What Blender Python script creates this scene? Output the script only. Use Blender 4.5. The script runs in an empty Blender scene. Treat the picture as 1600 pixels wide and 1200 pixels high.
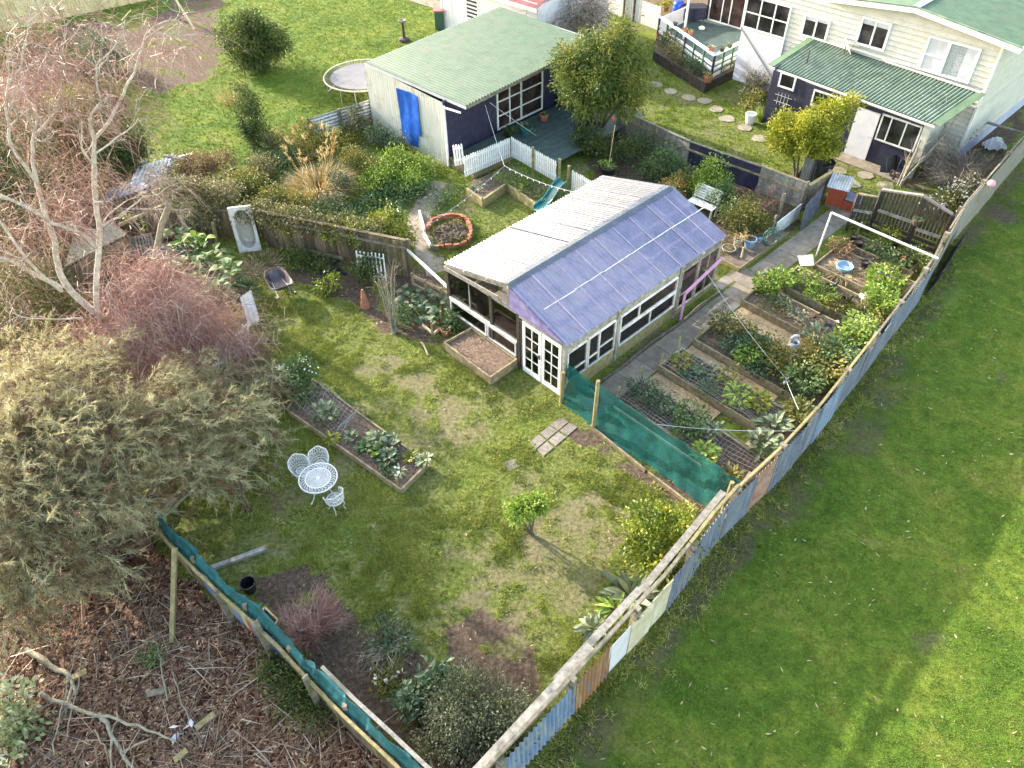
import bpy, math
import numpy as np
from mathutils import Matrix, Vector

rng = np.random.default_rng(11)
SC = bpy.context.scene
COL = SC.collection
R = math.radians

# ------------------------------------------------------------------ camera geometry (used to survey points on the ground)
FPX, CAMH = 1180.0, 16.0
_p, _r = R(45.05), R(-1.4)
_F = np.array([0, math.cos(_p), -math.sin(_p)])
_rt = np.array([1.0, 0, 0])
_up = np.cross(_rt, _F)
CX = math.cos(_r) * _rt + math.sin(_r) * _up
CY = -math.sin(_r) * _rt + math.cos(_r) * _up
EYE = np.array([0, 0, CAMH])

def ray(px, py):
    return CX * (px - 800) / FPX - CY * (py - 600) / FPX + _F

def P(px, py, z=0.0):
    d = ray(px, py)
    return EYE + d * ((z - CAMH) / d[2])

def PV(px, py, p0, n):
    d = ray(px, py)
    return EYE + d * (np.dot(np.array(p0) - EYE, n) / np.dot(d, n))

class Fr:
    """Site frame: u along azimuth az, v to the left of u."""
    def __init__(s, o, az):
        s.o = np.array([o[0], o[1], 0.0]); s.az = az
        t = R(az)
        s.a = np.array([math.sin(t), math.cos(t), 0]); s.b = np.array([-math.cos(t), math.sin(t), 0])
        s.rz = math.pi / 2 - t
    def __call__(s, u, v, z=0.0):
        return s.o + s.a * u + s.b * v + np.array([0, 0, z])
    def inv(s, x, y):
        return (x - s.o[0]) * s.a[0] + (y - s.o[1]) * s.a[1], (x - s.o[0]) * s.b[0] + (y - s.o[1]) * s.b[1]
    @property
    def ax(s):
        return np.array([s.a, s.b, [0, 0, 1]])

# ------------------------------------------------------------------ noise
def _hash(ix, iy, seed):
    h = (ix * 374761393 + iy * 668265263 + seed * 1442695041) & 0xFFFFFFFF
    h = ((h ^ (h >> 13)) * 1274126177) & 0xFFFFFFFF
    return ((h ^ (h >> 16)) & 0xFFFF) / 65535.0

def vnoise(x, y, seed=0):
    ix = np.floor(x).astype(np.int64); iy = np.floor(y).astype(np.int64)
    fx = x - ix; fy = y - iy
    fx = fx * fx * (3 - 2 * fx); fy = fy * fy * (3 - 2 * fy)
    a = _hash(ix, iy, seed); b = _hash(ix + 1, iy, seed); c = _hash(ix, iy + 1, seed); d = _hash(ix + 1, iy + 1, seed)
    return (a * (1 - fx) + b * fx) * (1 - fy) + (c * (1 - fx) + d * fx) * fy

def fbm(x, y, s, o=3, seed=0):
    t = 0; w = 0.5; f = 1.0 / s; tot = 0
    for k in range(o):
        t = t + w * vnoise(x * f + 17.3 * k, y * f - 9.1 * k, seed + k); tot += w; w *= .5; f *= 2.05
    return t / tot

def sstep(a, b, x):
    t = np.clip((x - a) / (b - a), 0, 1)
    return t * t * (3 - 2 * t)

def inpoly(x, y, poly):
    c = np.zeros(x.shape, bool)
    n = len(poly)
    for i in range(n):
        x1, y1 = poly[i][:2]; x2, y2 = poly[(i + 1) % n][:2]
        if y1 == y2: continue
        k = ((y1 > y) != (y2 > y)) & (x < (x2 - x1) * (y - y1) / (y2 - y1) + x1)
        c ^= k
    return c

def unit(v):
    return v / np.maximum(np.linalg.norm(v, axis=-1, keepdims=True), 1e-9)

def rdir(n):
    return unit(rng.normal(size=(n, 3)))

# ------------------------------------------------------------------ mesh builder
class MB:
    def __init__(s):
        s.V = []; s.F = []; s.A = []; s.n = 0
    def add(s, V, F, rnd=None):
        V = np.asarray(V, float).reshape(-1, 3); F = np.asarray(F, np.int64)
        s.V.append(V); s.F.append(F + s.n); s.n += len(V)
        if rnd is None: rnd = rng.random()
        s.A.append(np.broadcast_to(np.asarray(rnd, float), (len(F),)).copy())
        return s
    def box(s, c, size, ax=None, rnd=None):
        c = np.asarray(c, float); h = np.asarray(size, float) / 2
        q = np.array([[i, j, k] for i in (-1, 1) for j in (-1, 1) for k in (-1, 1)], float) * h
        if ax is not None: q = q @ np.asarray(ax)
        return s.add(q + c, [[0, 1, 3, 2], [4, 6, 7, 5], [0, 4, 5, 1], [2, 3, 7, 6], [0, 2, 6, 4], [1, 5, 7, 3]], rnd)
    def fbox(s, fr, u0, u1, v0, v1, z0, z1, rnd=None):
        return s.box(fr((u0 + u1) / 2, (v0 + v1) / 2, (z0 + z1) / 2), (abs(u1 - u0), abs(v1 - v0), abs(z1 - z0)), fr.ax, rnd)
    def beam(s, p, q, w, h, up=(0, 0, 1), rnd=None, ext=0):
        p = np.asarray(p, float); q = np.asarray(q, float)
        d = q - p; L = np.linalg.norm(d); d = d / L
        sd = np.cross(d, up)
        if np.linalg.norm(sd) < 1e-4: sd = np.cross(d, (1, 0, 0))
        sd = sd / np.linalg.norm(sd); u2 = np.cross(sd, d)
        return s.box((p + q) / 2, (L + 2 * ext, w, h), np.array([d, sd, u2]), rnd)
    def tube(s, pts, rad, n=6, rnd=None, cap=True):
        pts = np.asarray(pts, float); m = len(pts)
        rad = np.broadcast_to(np.asarray(rad, float), (m,))
        T = np.gradient(pts, axis=0) if m > 2 else np.repeat([pts[-1] - pts[0]], m, 0)
        T = unit(T)
        ref = np.array([0, 0, 1.0]) if abs(T[0][2]) < .9 else np.array([1.0, 0, 0])
        ang = np.arange(n) * 2 * math.pi / n
        rings = []
        x = unit(np.cross(T[0], ref))
        for i in range(m):
            x = unit(x - T[i] * np.dot(x, T[i])); y = np.cross(T[i], x)
            rings.append(pts[i] + rad[i] * (np.cos(ang)[:, None] * x + np.sin(ang)[:, None] * y))
        V = np.concatenate(rings)
        F = []
        for i in range(m - 1):
            for k in range(n):
                k2 = (k + 1) % n
                F.append([i * n + k, i * n + k2, (i + 1) * n + k2, (i + 1) * n + k])
        s.add(V, F, rnd)
        if cap:
            r_ = s.A[-1][0]
            for off, rev in ((0, True), ((m - 1) * n, False)):
                idx = list(range(n)); idx = idx[::-1] if rev else idx
                s.add(V[off:off + n], [idx], r_)
        return s
    def cyl(s, c, r, h, n=16, r2=None, rnd=None):
        c = np.asarray(c, float)
        return s.tube([c, c + [0, 0, h]], [r, r if r2 is None else r2], n, rnd)
    def lathe(s, c, prof, n=16, rnd=None):
        """prof: list of (radius, z); open surface of revolution"""
        c = np.asarray(c, float); m = len(prof); a = np.arange(n) * 2 * math.pi / n
        V = np.concatenate([np.stack([c[0] + r * np.cos(a), c[1] + r * np.sin(a), np.full(n, c[2] + z)], 1) for r, z in prof])
        F = [[i * n + k, i * n + (k + 1) % n, (i + 1) * n + (k + 1) % n, (i + 1) * n + k] for i in range(m - 1) for k in range(n)]
        return s.add(V, F, rnd)
    def grid(s, A, rnd=None):
        A = np.asarray(A, float); m, n = A.shape[:2]
        i, j = np.meshgrid(np.arange(m - 1), np.arange(n - 1), indexing='ij')
        b = (i * n + j).ravel()
        return s.add(A.reshape(-1, 3), np.stack([b, b + n, b + n + 1, b + 1], 1), rnd)
    def poly(s, pts, rnd=None):
        return s.add(pts, [list(range(len(pts)))], rnd)
    def prism(s, pts, h, rnd=None):
        pts = np.asarray(pts, float); n = len(pts); top = pts + np.array([0, 0, h])
        r_ = rng.random() if rnd is None else rnd
        s.add(top, [list(range(n))], r_); s.add(pts, [list(range(n))[::-1]], r_)
        s.add(np.concatenate([pts, top]), [[i, (i + 1) % n, n + (i + 1) % n, n + i] for i in range(n)], r_)
        return s
    def slab(s, A, t, rnd=None):
        """grid surface with thickness t along its normals"""
        A = np.asarray(A, float)
        nx = np.cross(np.gradient(A, axis=0), np.gradient(A, axis=1)); nx = unit(nx)
        B = A - nx * t
        s.grid(A, rnd); s.grid(B[:, ::-1], rnd)
        for e0, e1 in ((A[0], B[0]), (B[-1], A[-1]), (B[:, 0], A[:, 0]), (A[:, -1], B[:, -1])):
            s.grid(np.stack([e0, e1]), rnd)
        return s
    def corr(s, p00, pu, pv, pitch=.09, amp=.012, rnd=None, rows=2, sag=0):
        """corrugated sheet: waves run across p00->pu, ridges along p00->pv"""
        p00, pu, pv = (np.asarray(q, float) for q in (p00, pu, pv))
        Lu = np.linalg.norm(pu - p00); nw = max(2, int(Lu / pitch)); m = nw * 6 + 1
        t = np.linspace(0, 1, m); nrm = np.cross(pu - p00, pv - p00); nrm /= np.linalg.norm(nrm)
        w = amp * np.sin(t * nw * 2 * math.pi)
        A = np.stack([p00 + t[:, None] * (pu - p00) + f * (pv - p00) + w[:, None] * nrm for f in np.linspace(0, 1, rows)])
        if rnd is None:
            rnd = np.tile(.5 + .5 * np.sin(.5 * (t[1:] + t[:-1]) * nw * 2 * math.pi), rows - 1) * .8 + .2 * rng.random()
        return s.grid(A, rnd)
    # ---- foliage pieces
    def leaves(s, C, D, L, W, N=None, rnd=None, droop=.15, fold=False):
        n = len(C); D = unit(D)
        if N is None: N = rdir(n)
        S = unit(np.cross(D, N)); L = np.broadcast_to(L, (n,))[:, None]; W = np.broadcast_to(W, (n,))[:, None]
        mid = C + D * L * .5
        tip = C + D * L; tip[:, 2] -= droop * L[:, 0]
        V = np.stack([C, mid + S * W / 2, tip, mid - S * W / 2], 1).reshape(-1, 3)
        F = np.arange(n)[:, None] * 4 + np.array([[0, 1, 2, 3]])
        if rnd is None: rnd = rng.random(n)
        return s.add(V, F, rnd)
    def bigleaves(s, C, D, L, W, rnd=None, droop=.35, fold=.18):
        """arched leaf of 2x4 faces with a folded midrib"""
        n = len(C); D = unit(D); Z = np.array([0, 0, 1.0])
        S = unit(np.cross(D, Z) + 1e-6); U = np.cross(S, D)
        L = np.broadcast_to(L, (n,))[:, None]; W = np.broadcast_to(W, (n,))[:, None]
        ts = (0, .22, .5, .8, 1.0); ws = (.12, .8, 1.0, .62, .04)
        rows = []
        for t, w in zip(ts, ws):
            m = C + D * L * t - Z * (droop * L * t * t)
            e = U * (fold * W * w)
            rows += [m - S * W * w / 2 + e, m, m + S * W * w / 2 + e]
        V = np.stack(rows, 1).reshape(-1, 3)
        F = []
        for i in range(4):
            for j in range(2):
                F.append([i * 3 + j, i * 3 + j + 1, (i + 1) * 3 + j + 1, (i + 1) * 3 + j])
        F = (np.arange(n)[:, None, None] * 15 + np.array(F)[None]).reshape(-1, 4)
        if rnd is None: rnd = rng.random(n)
        return s.add(V, F, np.repeat(np.broadcast_to(rnd, (n,)), 8))
    def strands(s, C, D, L, w, droop=.4, rnd=None, side=None):
        n = len(C); D = unit(D); L = np.broadcast_to(L, (n,))[:, None]
        S = unit(np.cross(D, rdir(n) if side is None else side)) * (np.broadcast_to(w, (n,))[:, None] / 2)
        Z = np.array([0, 0, 1.0])
        m = C + D * L * .5 - Z * (droop * L * .25); t = C + D * L - Z * (droop * L)
        V = np.stack([C - S, C + S, m + S * .8, m - S * .8, t], 1).reshape(-1, 3)
        b = np.arange(n)[:, None] * 5
        if rnd is None: rnd = rng.random(n)
        k = s.n
        s.add(V, b + np.array([[0, 1, 2, 3]]), rnd)
        s.F.append((b + np.array([[3, 2, 4]])) + k); s.A.append(np.broadcast_to(rnd, (n,)).copy())
        return s
    def merge(s, o):
        for F, A in zip(o.F, o.A):
            s.F.append(F + s.n); s.A.append(A)
        s.V += o.V; s.n += o.n
        return s
    def mesh(s, name, mat, off, rz, smooth):
        V = np.concatenate(s.V) - np.asarray(off)
        if rz:
            c, n_ = math.cos(-rz), math.sin(-rz)
            V = np.stack([V[:, 0] * c - V[:, 1] * n_, V[:, 0] * n_ + V[:, 1] * c, V[:, 2]], 1)
        me = bpy.data.meshes.new(name)
        me.vertices.add(len(V)); me.vertices.foreach_set('co', V.astype(np.float32).ravel())
        sizes = np.concatenate([np.full(len(F), F.shape[1], np.int32) for F in s.F])
        li = np.concatenate([F.ravel() for F in s.F]).astype(np.int32)
        st = np.concatenate([[0], np.cumsum(sizes)[:-1]]).astype(np.int32)
        me.loops.add(len(li)); me.loops.foreach_set('vertex_index', li)
        me.polygons.add(len(sizes)); me.polygons.foreach_set('loop_start', st)
        me.polygons.foreach_set('use_smooth', np.full(len(sizes), smooth))
        a = me.attributes.new('rnd', 'FLOAT', 'FACE'); a.data.foreach_set('value', np.concatenate(s.A).astype(np.float32))
        me.materials.append(mat)
        me.update(calc_edges=True)
        return me

ORG = {}
def tag(o, label=None, cat=None, group=None, kind=None):
    for k, v in (('label', label), ('category', cat), ('group', group), ('kind', kind)):
        if v: o[k] = v
    return o

def thing(name, label, cat, loc, rz=0.0, group=None):
    o = bpy.data.objects.new(name, None); COL.objects.link(o)
    o.empty_display_size = .2
    loc = np.asarray(loc, float); o.location = loc; o.rotation_euler = (0, 0, rz)
    ORG[o.name] = (loc, rz)
    return tag(o, label, cat, group)

def part(root, name, mb, mat, label=None, parent=None, smooth=False):
    loc, rz = ORG[root.name]
    o = bpy.data.objects.new(name, mb.mesh(name, mat, loc, rz, smooth)); COL.objects.link(o)
    o.parent = parent or root
    if label: o['label'] = label
    return o

def solo(name, mb, mat, label, cat, loc=None, group=None, kind=None, smooth=False):
    if loc is None:
        V = np.concatenate(mb.V); loc = np.array([V[:, 0].mean(), V[:, 1].mean(), V[:, 2].min()])
    o = bpy.data.objects.new(name, mb.mesh(name, mat, loc, 0, smooth)); COL.objects.link(o)
    o.location = loc
    return tag(o, label, cat, group, kind)

def struct(name, mb, mat, smooth=False):
    o = bpy.data.objects.new(name, mb.mesh(name, mat, (0, 0, 0), 0, smooth)); COL.objects.link(o)
    o['kind'] = 'structure'
    return o

def dup(root, loc, rz, label=None):
    def cp(o, par):
        c = o.copy(); COL.objects.link(c)
        if par is not None: c.parent = par
        for k in o.children: cp(k, c)
        return c
    r = cp(root, None); r.location = loc; r.rotation_euler = (0, 0, rz)
    if label: r['label'] = label
    return r

# ------------------------------------------------------------------ materials
MATS = {}
def newmat(name):
    m = bpy.data.materials.new(name); m.use_nodes = True
    nt = m.node_tree; nt.nodes.clear()
    return m, nt

def nd(nt, t, **kw):
    n = nt.nodes.new(t)
    for k, v in kw.items():
        if k.startswith('i_'): n.inputs[k[2:].replace('_', ' ')].default_value = v
        else: setattr(n, k, v)
    return n

def ramp(nt, cols, pos=None, interp='LINEAR'):
    n = nt.nodes.new('ShaderNodeValToRGB'); cr = n.color_ramp; cr.interpolation = interp
    k = len(cols); pos = pos or [i / max(1, k - 1) for i in range(k)]
    while len(cr.elements) < k: cr.elements.new(.5)
    for e, c, p in zip(cr.elements, cols, pos): e.position = p; e.color = (*c[:3], 1)
    return n

def mixc(nt, f, a, b, mode='MIX'):
    n = nt.nodes.new('ShaderNodeMix'); n.data_type = 'RGBA'; n.blend_type = mode
    for s, v in ((n.inputs[0], f), (n.inputs[6], a), (n.inputs[7], b)):
        if hasattr(v, 'is_linked') or isinstance(v, bpy.types.NodeSocket): nt.links.new(v, s)
        elif isinstance(v, (int, float)): s.default_value = v
        else: s.default_value = (*v[:3], 1)
    return n.outputs[2]

def noise(nt, scale, detail=4, rough=.6, vec=None, dist=0.0):
    n = nt.nodes.new('ShaderNodeTexNoise'); n.inputs['Scale'].default_value = scale
    n.inputs['Detail'].default_value = detail; n.inputs['Roughness'].default_value = rough; n.inputs['Distortion'].default_value = dist
    if vec is not None: nt.links.new(vec, n.inputs['Vector'])
    return n.outputs['Fac']

def geo(nt):
    return nt.nodes.new('ShaderNodeNewGeometry').outputs['Position']

def attr(nt, name='rnd'):
    n = nt.nodes.new('ShaderNodeAttribute'); n.attribute_name = name
    return n

def finish(nt, col, rough=.7, metal=0.0, bump=None, bstr=.3, bdist=.01, spec=.5, trans=0.0, tcol=None):
    b = nt.nodes.new('ShaderNodeBsdfPrincipled'); out = nt.nodes.new('ShaderNodeOutputMaterial')
    if isinstance(col, bpy.types.NodeSocket): nt.links.new(col, b.inputs['Base Color'])
    else: b.inputs['Base Color'].default_value = (*col[:3], 1)
    if isinstance(rough, bpy.types.NodeSocket): nt.links.new(rough, b.inputs['Roughness'])
    else: b.inputs['Roughness'].default_value = rough
    b.inputs['Metallic'].default_value = metal; b.inputs['Specular IOR Level'].default_value = spec
    if bump is not None:
        bp = nt.nodes.new('ShaderNodeBump'); bp.inputs['Strength'].default_value = bstr; bp.inputs['Distance'].default_value = bdist
        nt.links.new(bump, bp.inputs['Height']); nt.links.new(bp.outputs[0], b.inputs['Normal'])
    sh = b.outputs[0]
    if trans:
        t = nt.nodes.new('ShaderNodeBsdfTranslucent')
        if tcol is not None: nt.links.new(tcol, t.inputs[0])
        elif isinstance(col, bpy.types.NodeSocket): nt.links.new(col, t.inputs[0])
        else: t.inputs[0].default_value = (*col[:3], 1)
        mx = nt.nodes.new('ShaderNodeMixShader'); mx.inputs[0].default_value = trans
        nt.links.new(sh, mx.inputs[1]); nt.links.new(t.outputs[0], mx.inputs[2]); sh = mx.outputs[0]
    nt.links.new(sh, out.inputs[0])
    return b

def leaf(name, cols, trans=.25, rough=.55, pos=None, ns=1.1):
    """leaves: colour differs leaf by leaf and clump by clump"""
    m, nt = newmat(name)
    a = attr(nt); n = noise(nt, ns, 2, .5, geo(nt))
    ad = nd(nt, 'ShaderNodeMath', operation='MULTIPLY_ADD'); nt.links.new(n, ad.inputs[0]); ad.inputs[1].default_value = 1.3; ad.inputs[2].default_value = -.65
    s2 = nd(nt, 'ShaderNodeMath', operation='MULTIPLY_ADD'); nt.links.new(a.outputs['Fac'], s2.inputs[0]); s2.inputs[1].default_value = .8; nt.links.new(ad.outputs[0], s2.inputs[2])
    s3 = nd(nt, 'ShaderNodeMath', operation='ADD', use_clamp=True); nt.links.new(s2.outputs[0], s3.inputs[0]); s3.inputs[1].default_value = .1
    r_ = ramp(nt, cols, pos); nt.links.new(s3.outputs[0], r_.inputs[0])
    finish(nt, r_.outputs[0], rough, trans=trans, spec=.35)
    return m

def surf(name, cols, scale=6, rough=.7, metal=0.0, bstr=.25, bdist=.01, detail=5, rv=.35, spec=.5, stain=None, sscale=1.5, stretch=None):
    """general painted / wooden / metal surface: noise ramp, piece-to-piece variation, optional stain colour"""
    m, nt = newmat(name)
    pos = geo(nt)
    if stretch:
        mp = nd(nt, 'ShaderNodeMapping'); mp.inputs['Scale'].default_value = stretch; nt.links.new(pos, mp.inputs[0]); pos = mp.outputs[0]
    n = noise(nt, scale, detail, .65, pos)
    r_ = ramp(nt, cols, [.28 + .44 * i / max(1, len(cols) - 1) for i in range(len(cols))]); nt.links.new(n, r_.inputs[0])
    c = r_.outputs[0]
    a = attr(nt)
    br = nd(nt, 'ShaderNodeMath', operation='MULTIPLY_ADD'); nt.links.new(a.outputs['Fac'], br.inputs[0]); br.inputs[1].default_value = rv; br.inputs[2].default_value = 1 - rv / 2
    cmb = nd(nt, 'ShaderNodeCombineColor')
    for k in range(3): nt.links.new(br.outputs[0], cmb.inputs[k])
    c = mixc(nt, 1.0, c, cmb.outputs[0], 'MULTIPLY')
    if stain:
        n2 = noise(nt, sscale, 6, .7, geo(nt), .4); r2 = ramp(nt, [(0, 0, 0), (1, 1, 1)], [.52, .68]); nt.links.new(n2, r2.inputs[0])
        c = mixc(nt, r2.outputs[0], c, stain)
    finish(nt, c, rough, metal, n, bstr, bdist, spec)
    return m
# ------------------------------------------------------------------ camera, light, world
cam = bpy.data.cameras.new('camera'); co = bpy.data.objects.new('camera', cam); COL.objects.link(co)
mw = Matrix.Identity(4)
for i in range(3):
    mw[i][0] = CX[i]; mw[i][1] = CY[i]; mw[i][2] = -_F[i]; mw[i][3] = EYE[i]
co.matrix_world = mw
cam.sensor_fit = 'HORIZONTAL'; cam.sensor_width = 36; cam.lens = FPX / 1600 * 36; cam.clip_end = 2000
SC.camera = co

SUN_AZ, SUN_EL = -48.5, 18.0            # the sun stands low, behind and to the left
sd = np.array([math.sin(R(SUN_AZ)) * math.cos(R(SUN_EL)), math.cos(R(SUN_AZ)) * math.cos(R(SUN_EL)), math.sin(R(SUN_EL))])
sl = bpy.data.lights.new('sun', 'SUN'); sl.energy = 2.4; sl.angle = R(.6); sl.color = (1, .91, .78)
so = bpy.data.objects.new('sun', sl); COL.objects.link(so); so.location = (-20, 30, 40)
so.rotation_euler = Vector(sd).to_track_quat('Z', 'Y').to_euler()
W = bpy.data.worlds.new('World'); SC.world = W; W.use_nodes = True
nt = W.node_tree; nt.nodes.clear()
sky = nt.nodes.new('ShaderNodeTexSky'); sky.sky_type = 'NISHITA'; sky.sun_disc = False
sky.sun_elevation = R(SUN_EL); sky.sun_rotation = R(SUN_AZ); sky.air_density = 1.2; sky.dust_density = 1.5; sky.ozone_density = .6
bg = nt.nodes.new('ShaderNodeBackground'); bg.inputs[1].default_value = .15
wo = nt.nodes.new('ShaderNodeOutputWorld')
wb = nt.nodes.new('ShaderNodeMix'); wb.data_type = 'RGBA'; wb.blend_type = 'MULTIPLY'; wb.inputs[0].default_value = 1; wb.inputs[7].default_value = (1.0, .92, .82, 1)   # warm white balance
nt.links.new(sky.outputs[0], wb.inputs[6]); nt.links.new(wb.outputs[2], bg.inputs[0]); nt.links.new(bg.outputs[0], wo.inputs[0])
vs = SC.view_settings; vs.view_transform = 'Standard'; vs.look = 'None'; vs.gamma = 1; vs.exposure = 2.66
SC.cycles.max_bounces = 8; SC.cycles.transparent_max_bounces = 16; SC.cycles.caustics_reflective = False; SC.cycles.caustics_refractive = False
try: SC.cycles.use_denoising = True
except Exception: pass

# ------------------------------------------------------------------ material library
K = MATS
K['old_wood'] = surf('weathered_timber', [(.085, .07, .05), (.19, .165, .125), (.3, .27, .21)], 9, .85, stretch=None, stain=(.09, .1, .05), sscale=2.2)
K['new_wood'] = surf('pale_timber', [(.42, .3, .16), (.58, .45, .28), (.66, .54, .36)], 7, .75, rv=.35, stain=(.34, .27, .17))
K['green_wood'] = surf('treated_timber', [(.16, .13, .055), (.27, .22, .1), (.38, .32, .17)], 8, .8, stain=(.12, .12, .05))
K['bed_wood'] = surf('bed_timber', [(.14, .105, .06), (.26, .2, .12), (.4, .33, .22)], 7, .8, rv=.4, stain=(.1, .095, .045))
K['grey_wood'] = surf('grey_timber', [(.13, .12, .105), (.25, .235, .21), (.36, .345, .31)], 9, .85, rv=.5, stain=(.1, .095, .07))
K['dark_wood'] = surf('dark_stained_timber', [(.018, .014, .013), (.04, .031, .028), (.075, .06, .05)], 9, .8, rv=.5)
K['brown_fence'] = surf('brown_palings', [(.06, .043, .026), (.135, .1, .063), (.22, .17, .115)], 8, .85, rv=1.1, stretch=(1, 1, .2), stain=(.07, .075, .035))
K['white'] = surf('white_paint', [(.62, .62, .6), (.76, .76, .75), (.82, .82, .81)], 5, .55, rv=.12, bstr=.05)
K['worn_white'] = surf('worn_white_paint', [(.45, .43, .4), (.68, .67, .66), (.78, .77, .77)], 9, .65, rv=.2, stain=(.4, .36, .3), sscale=3)
K['cream'] = surf('cream_weatherboard', [(.44, .425, .38), (.53, .515, .47), (.58, .565, .52)], 3, .6, rv=.1, bstr=.05)
K['navy'] = surf('navy_paint', [(.013, .013, .032), (.02, .02, .05), (.032, .033, .075)], 4, .6, rv=.3, bstr=.08, stain=(.045, .045, .075), sscale=1.1)
K['slate_blue'] = surf('slate_blue_paint', [(.07, .085, .125), (.13, .155, .22), (.22, .245, .3)], 6, .6, rv=.4, stain=(.2, .2, .2), sscale=2.6, stretch=(1, 1, .16))
K['blue_corr'] = surf('streaked_blue_paint', [(.07, .12, .23), (.15, .22, .36), (.32, .34, .36)], 9, .55, rv=.3, stain=(.3, .26, .19), sscale=2.5, stretch=(1, 1, .1))
K['rusty_corr'] = surf('rusty_painted_iron', [(.1, .17, .25), (.26, .13, .06), (.34, .28, .16)], 5, .7, rv=.3, stain=(.27, .09, .035), sscale=1.9, stretch=(1, 1, .25))
K['rust_pink'] = surf('faded_red_iron', [(.2, .1, .075), (.33, .2, .16), (.4, .3, .27)], 3, .7, rv=.3, stain=(.2, .09, .05))
K['pale_lilac'] = surf('pale_sheet_paint', [(.55, .54, .6), (.63, .62, .68), (.68, .67, .72)], 3, .5, rv=.1, bstr=.03)
K['cream_board'] = surf('cream_fence_board', [(.42, .38, .26), (.53, .49, .36), (.6, .57, .45)], 5, .7, rv=.25, stain=(.38, .33, .22))
K['grey_corr'] = surf('weathered_zinc', [(.16, .15, .14), (.25, .24, .225), (.34, .33, .31)], 7, .6, .2, rv=.3, stretch=(1, 1, .15), stain=(.2, .17, .14), bstr=.06)
K['zinc'] = surf('zinc_sheet', [(.32, .33, .35), (.45, .46, .48), (.55, .56, .57)], 5, .45, .5, rv=.25, stain=(.25, .22, .2), bstr=.05)
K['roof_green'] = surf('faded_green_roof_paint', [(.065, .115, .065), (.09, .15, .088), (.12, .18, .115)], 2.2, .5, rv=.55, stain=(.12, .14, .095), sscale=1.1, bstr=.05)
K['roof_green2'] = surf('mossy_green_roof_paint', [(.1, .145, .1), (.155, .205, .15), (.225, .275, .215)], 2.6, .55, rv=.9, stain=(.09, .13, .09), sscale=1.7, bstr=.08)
K['roof_red'] = surf('red_roof_paint', [(.22, .06, .05), (.31, .1, .085), (.37, .16, .14)], 2.5, .55, rv=.2, bstr=.05)
K['shed_wall'] = surf('off_white_cladding', [(.5, .49, .44), (.6, .595, .55), (.64, .64, .6)], 6, .65, rv=.08, stretch=(1, 1, .2), stain=(.4, .39, .29), sscale=1.3, bstr=.05)
K['concrete'] = surf('old_concrete', [(.16, .13, .1), (.235, .195, .15), (.31, .265, .21)], 3.4, .9, rv=.18, bstr=.4, stain=(.15, .125, .09), sscale=1.4)
K['paver'] = surf('wood_grain_paver', [(.13, .105, .085), (.21, .18, .15), (.29, .26, .225)], 10, .9, rv=.25, bstr=.4)
K['sandstone'] = surf('stepping_stone', [(.17, .145, .1), (.25, .22, .16), (.33, .295, .22)], 5, .9, rv=.25, bstr=.3)
K['brick'] = surf('fired_brick', [(.24, .07, .035), (.36, .13, .07), (.45, .22, .14)], 9, .9, rv=.55, bstr=.4)
K['terracotta'] = surf('terracotta', [(.28, .09, .045), (.38, .14, .075), (.44, .2, .12)], 7, .8, rv=.2)
K['black_plastic'] = surf('black_plastic', [(.008, .008, .009), (.014, .014, .016), (.025, .025, .028)], 8, .45, rv=.3)
K['teal_plastic'] = surf('teal_plastic', [(.015, .12, .13), (.02, .17, .18), (.035, .22, .23)], 3, .4, rv=.2, bstr=.05)
K['blue_plastic'] = surf('blue_plastic', [(.01, .05, .4), (.015, .07, .5), (.03, .1, .55)], 3, .4, rv=.2)
K['red_paint'] = surf('red_oxide_paint', [(.28, .045, .02), (.35, .065, .03), (.4, .09, .045)], 4, .6, rv=.15)
K['pink'] = surf('pink_paint', [(.48, .22, .4), (.55, .28, .46), (.6, .34, .5)], 5, .5, rv=.2)
K['pink_flower'] = surf('pink_petals', [(.6, .25, .3), (.7, .38, .42)], 30, .6)
K['enamel'] = surf('white_enamel', [(.5, .5, .51), (.6, .6, .61), (.64, .64, .65)], 2, .25, rv=.05, bstr=.02, stain=(.38, .36, .32), sscale=3.5)
K['castiron'] = surf('white_cast_metal', [(.46, .45, .46), (.58, .57, .58), (.66, .65, .66)], 12, .45, rv=.15, bstr=.2)
K['lawn_edge'] = surf('bark_log', [(.06, .045, .03), (.13, .1, .075), (.22, .185, .145)], 8, .9, bstr=.5)
K['bark_pale'] = surf('pale_bark', [(.27, .23, .19), (.47, .42, .365), (.66, .61, .55)], 7, .85, rv=.2, bstr=.4, stain=(.28, .22, .17), sscale=5)
K['bark'] = surf('brown_bark', [(.05, .036, .025), (.11, .085, .06), (.18, .145, .105)], 12, .9, bstr=.5)
K['bark_moss'] = surf('lichened_bark', [(.12, .1, .07), (.24, .21, .155), (.36, .33, .26)], 9, .9, bstr=.5, stain=(.17, .17, .09), sscale=5)
K['soil'] = surf('garden_soil', [(.04, .027, .018), (.1, .07, .048), (.2, .15, .105)], 11, .95, bstr=1.0, bdist=.04, detail=9)
K['dry_soil'] = surf('dry_bed_soil', [(.07, .043, .03), (.16, .108, .077), (.29, .215, .16)], 12, .95, bstr=1.0, bdist=.04, detail=9)
K['sawdust'] = surf('sawdust', [(.2, .12, .06), (.36, .25, .14), (.5, .38, .24)], 16, .95, bstr=.8, bdist=.02, detail=9)
K['floor_teal'] = surf('teal_deck_paint', [(.035, .055, .05), (.055, .085, .078), (.08, .11, .1)], 4, .7, rv=.25)
K['tarp'] = surf('blue_tarp', [(.008, .06, .33), (.014, .1, .48), (.04, .16, .55)], 3, .4, rv=.1, bstr=.1)
K['tramp_mat'] = surf('trampoline_mat', [(.12, .12, .14), (.15, .15, .17), (.18, .18, .2)], 2, .8)
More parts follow.
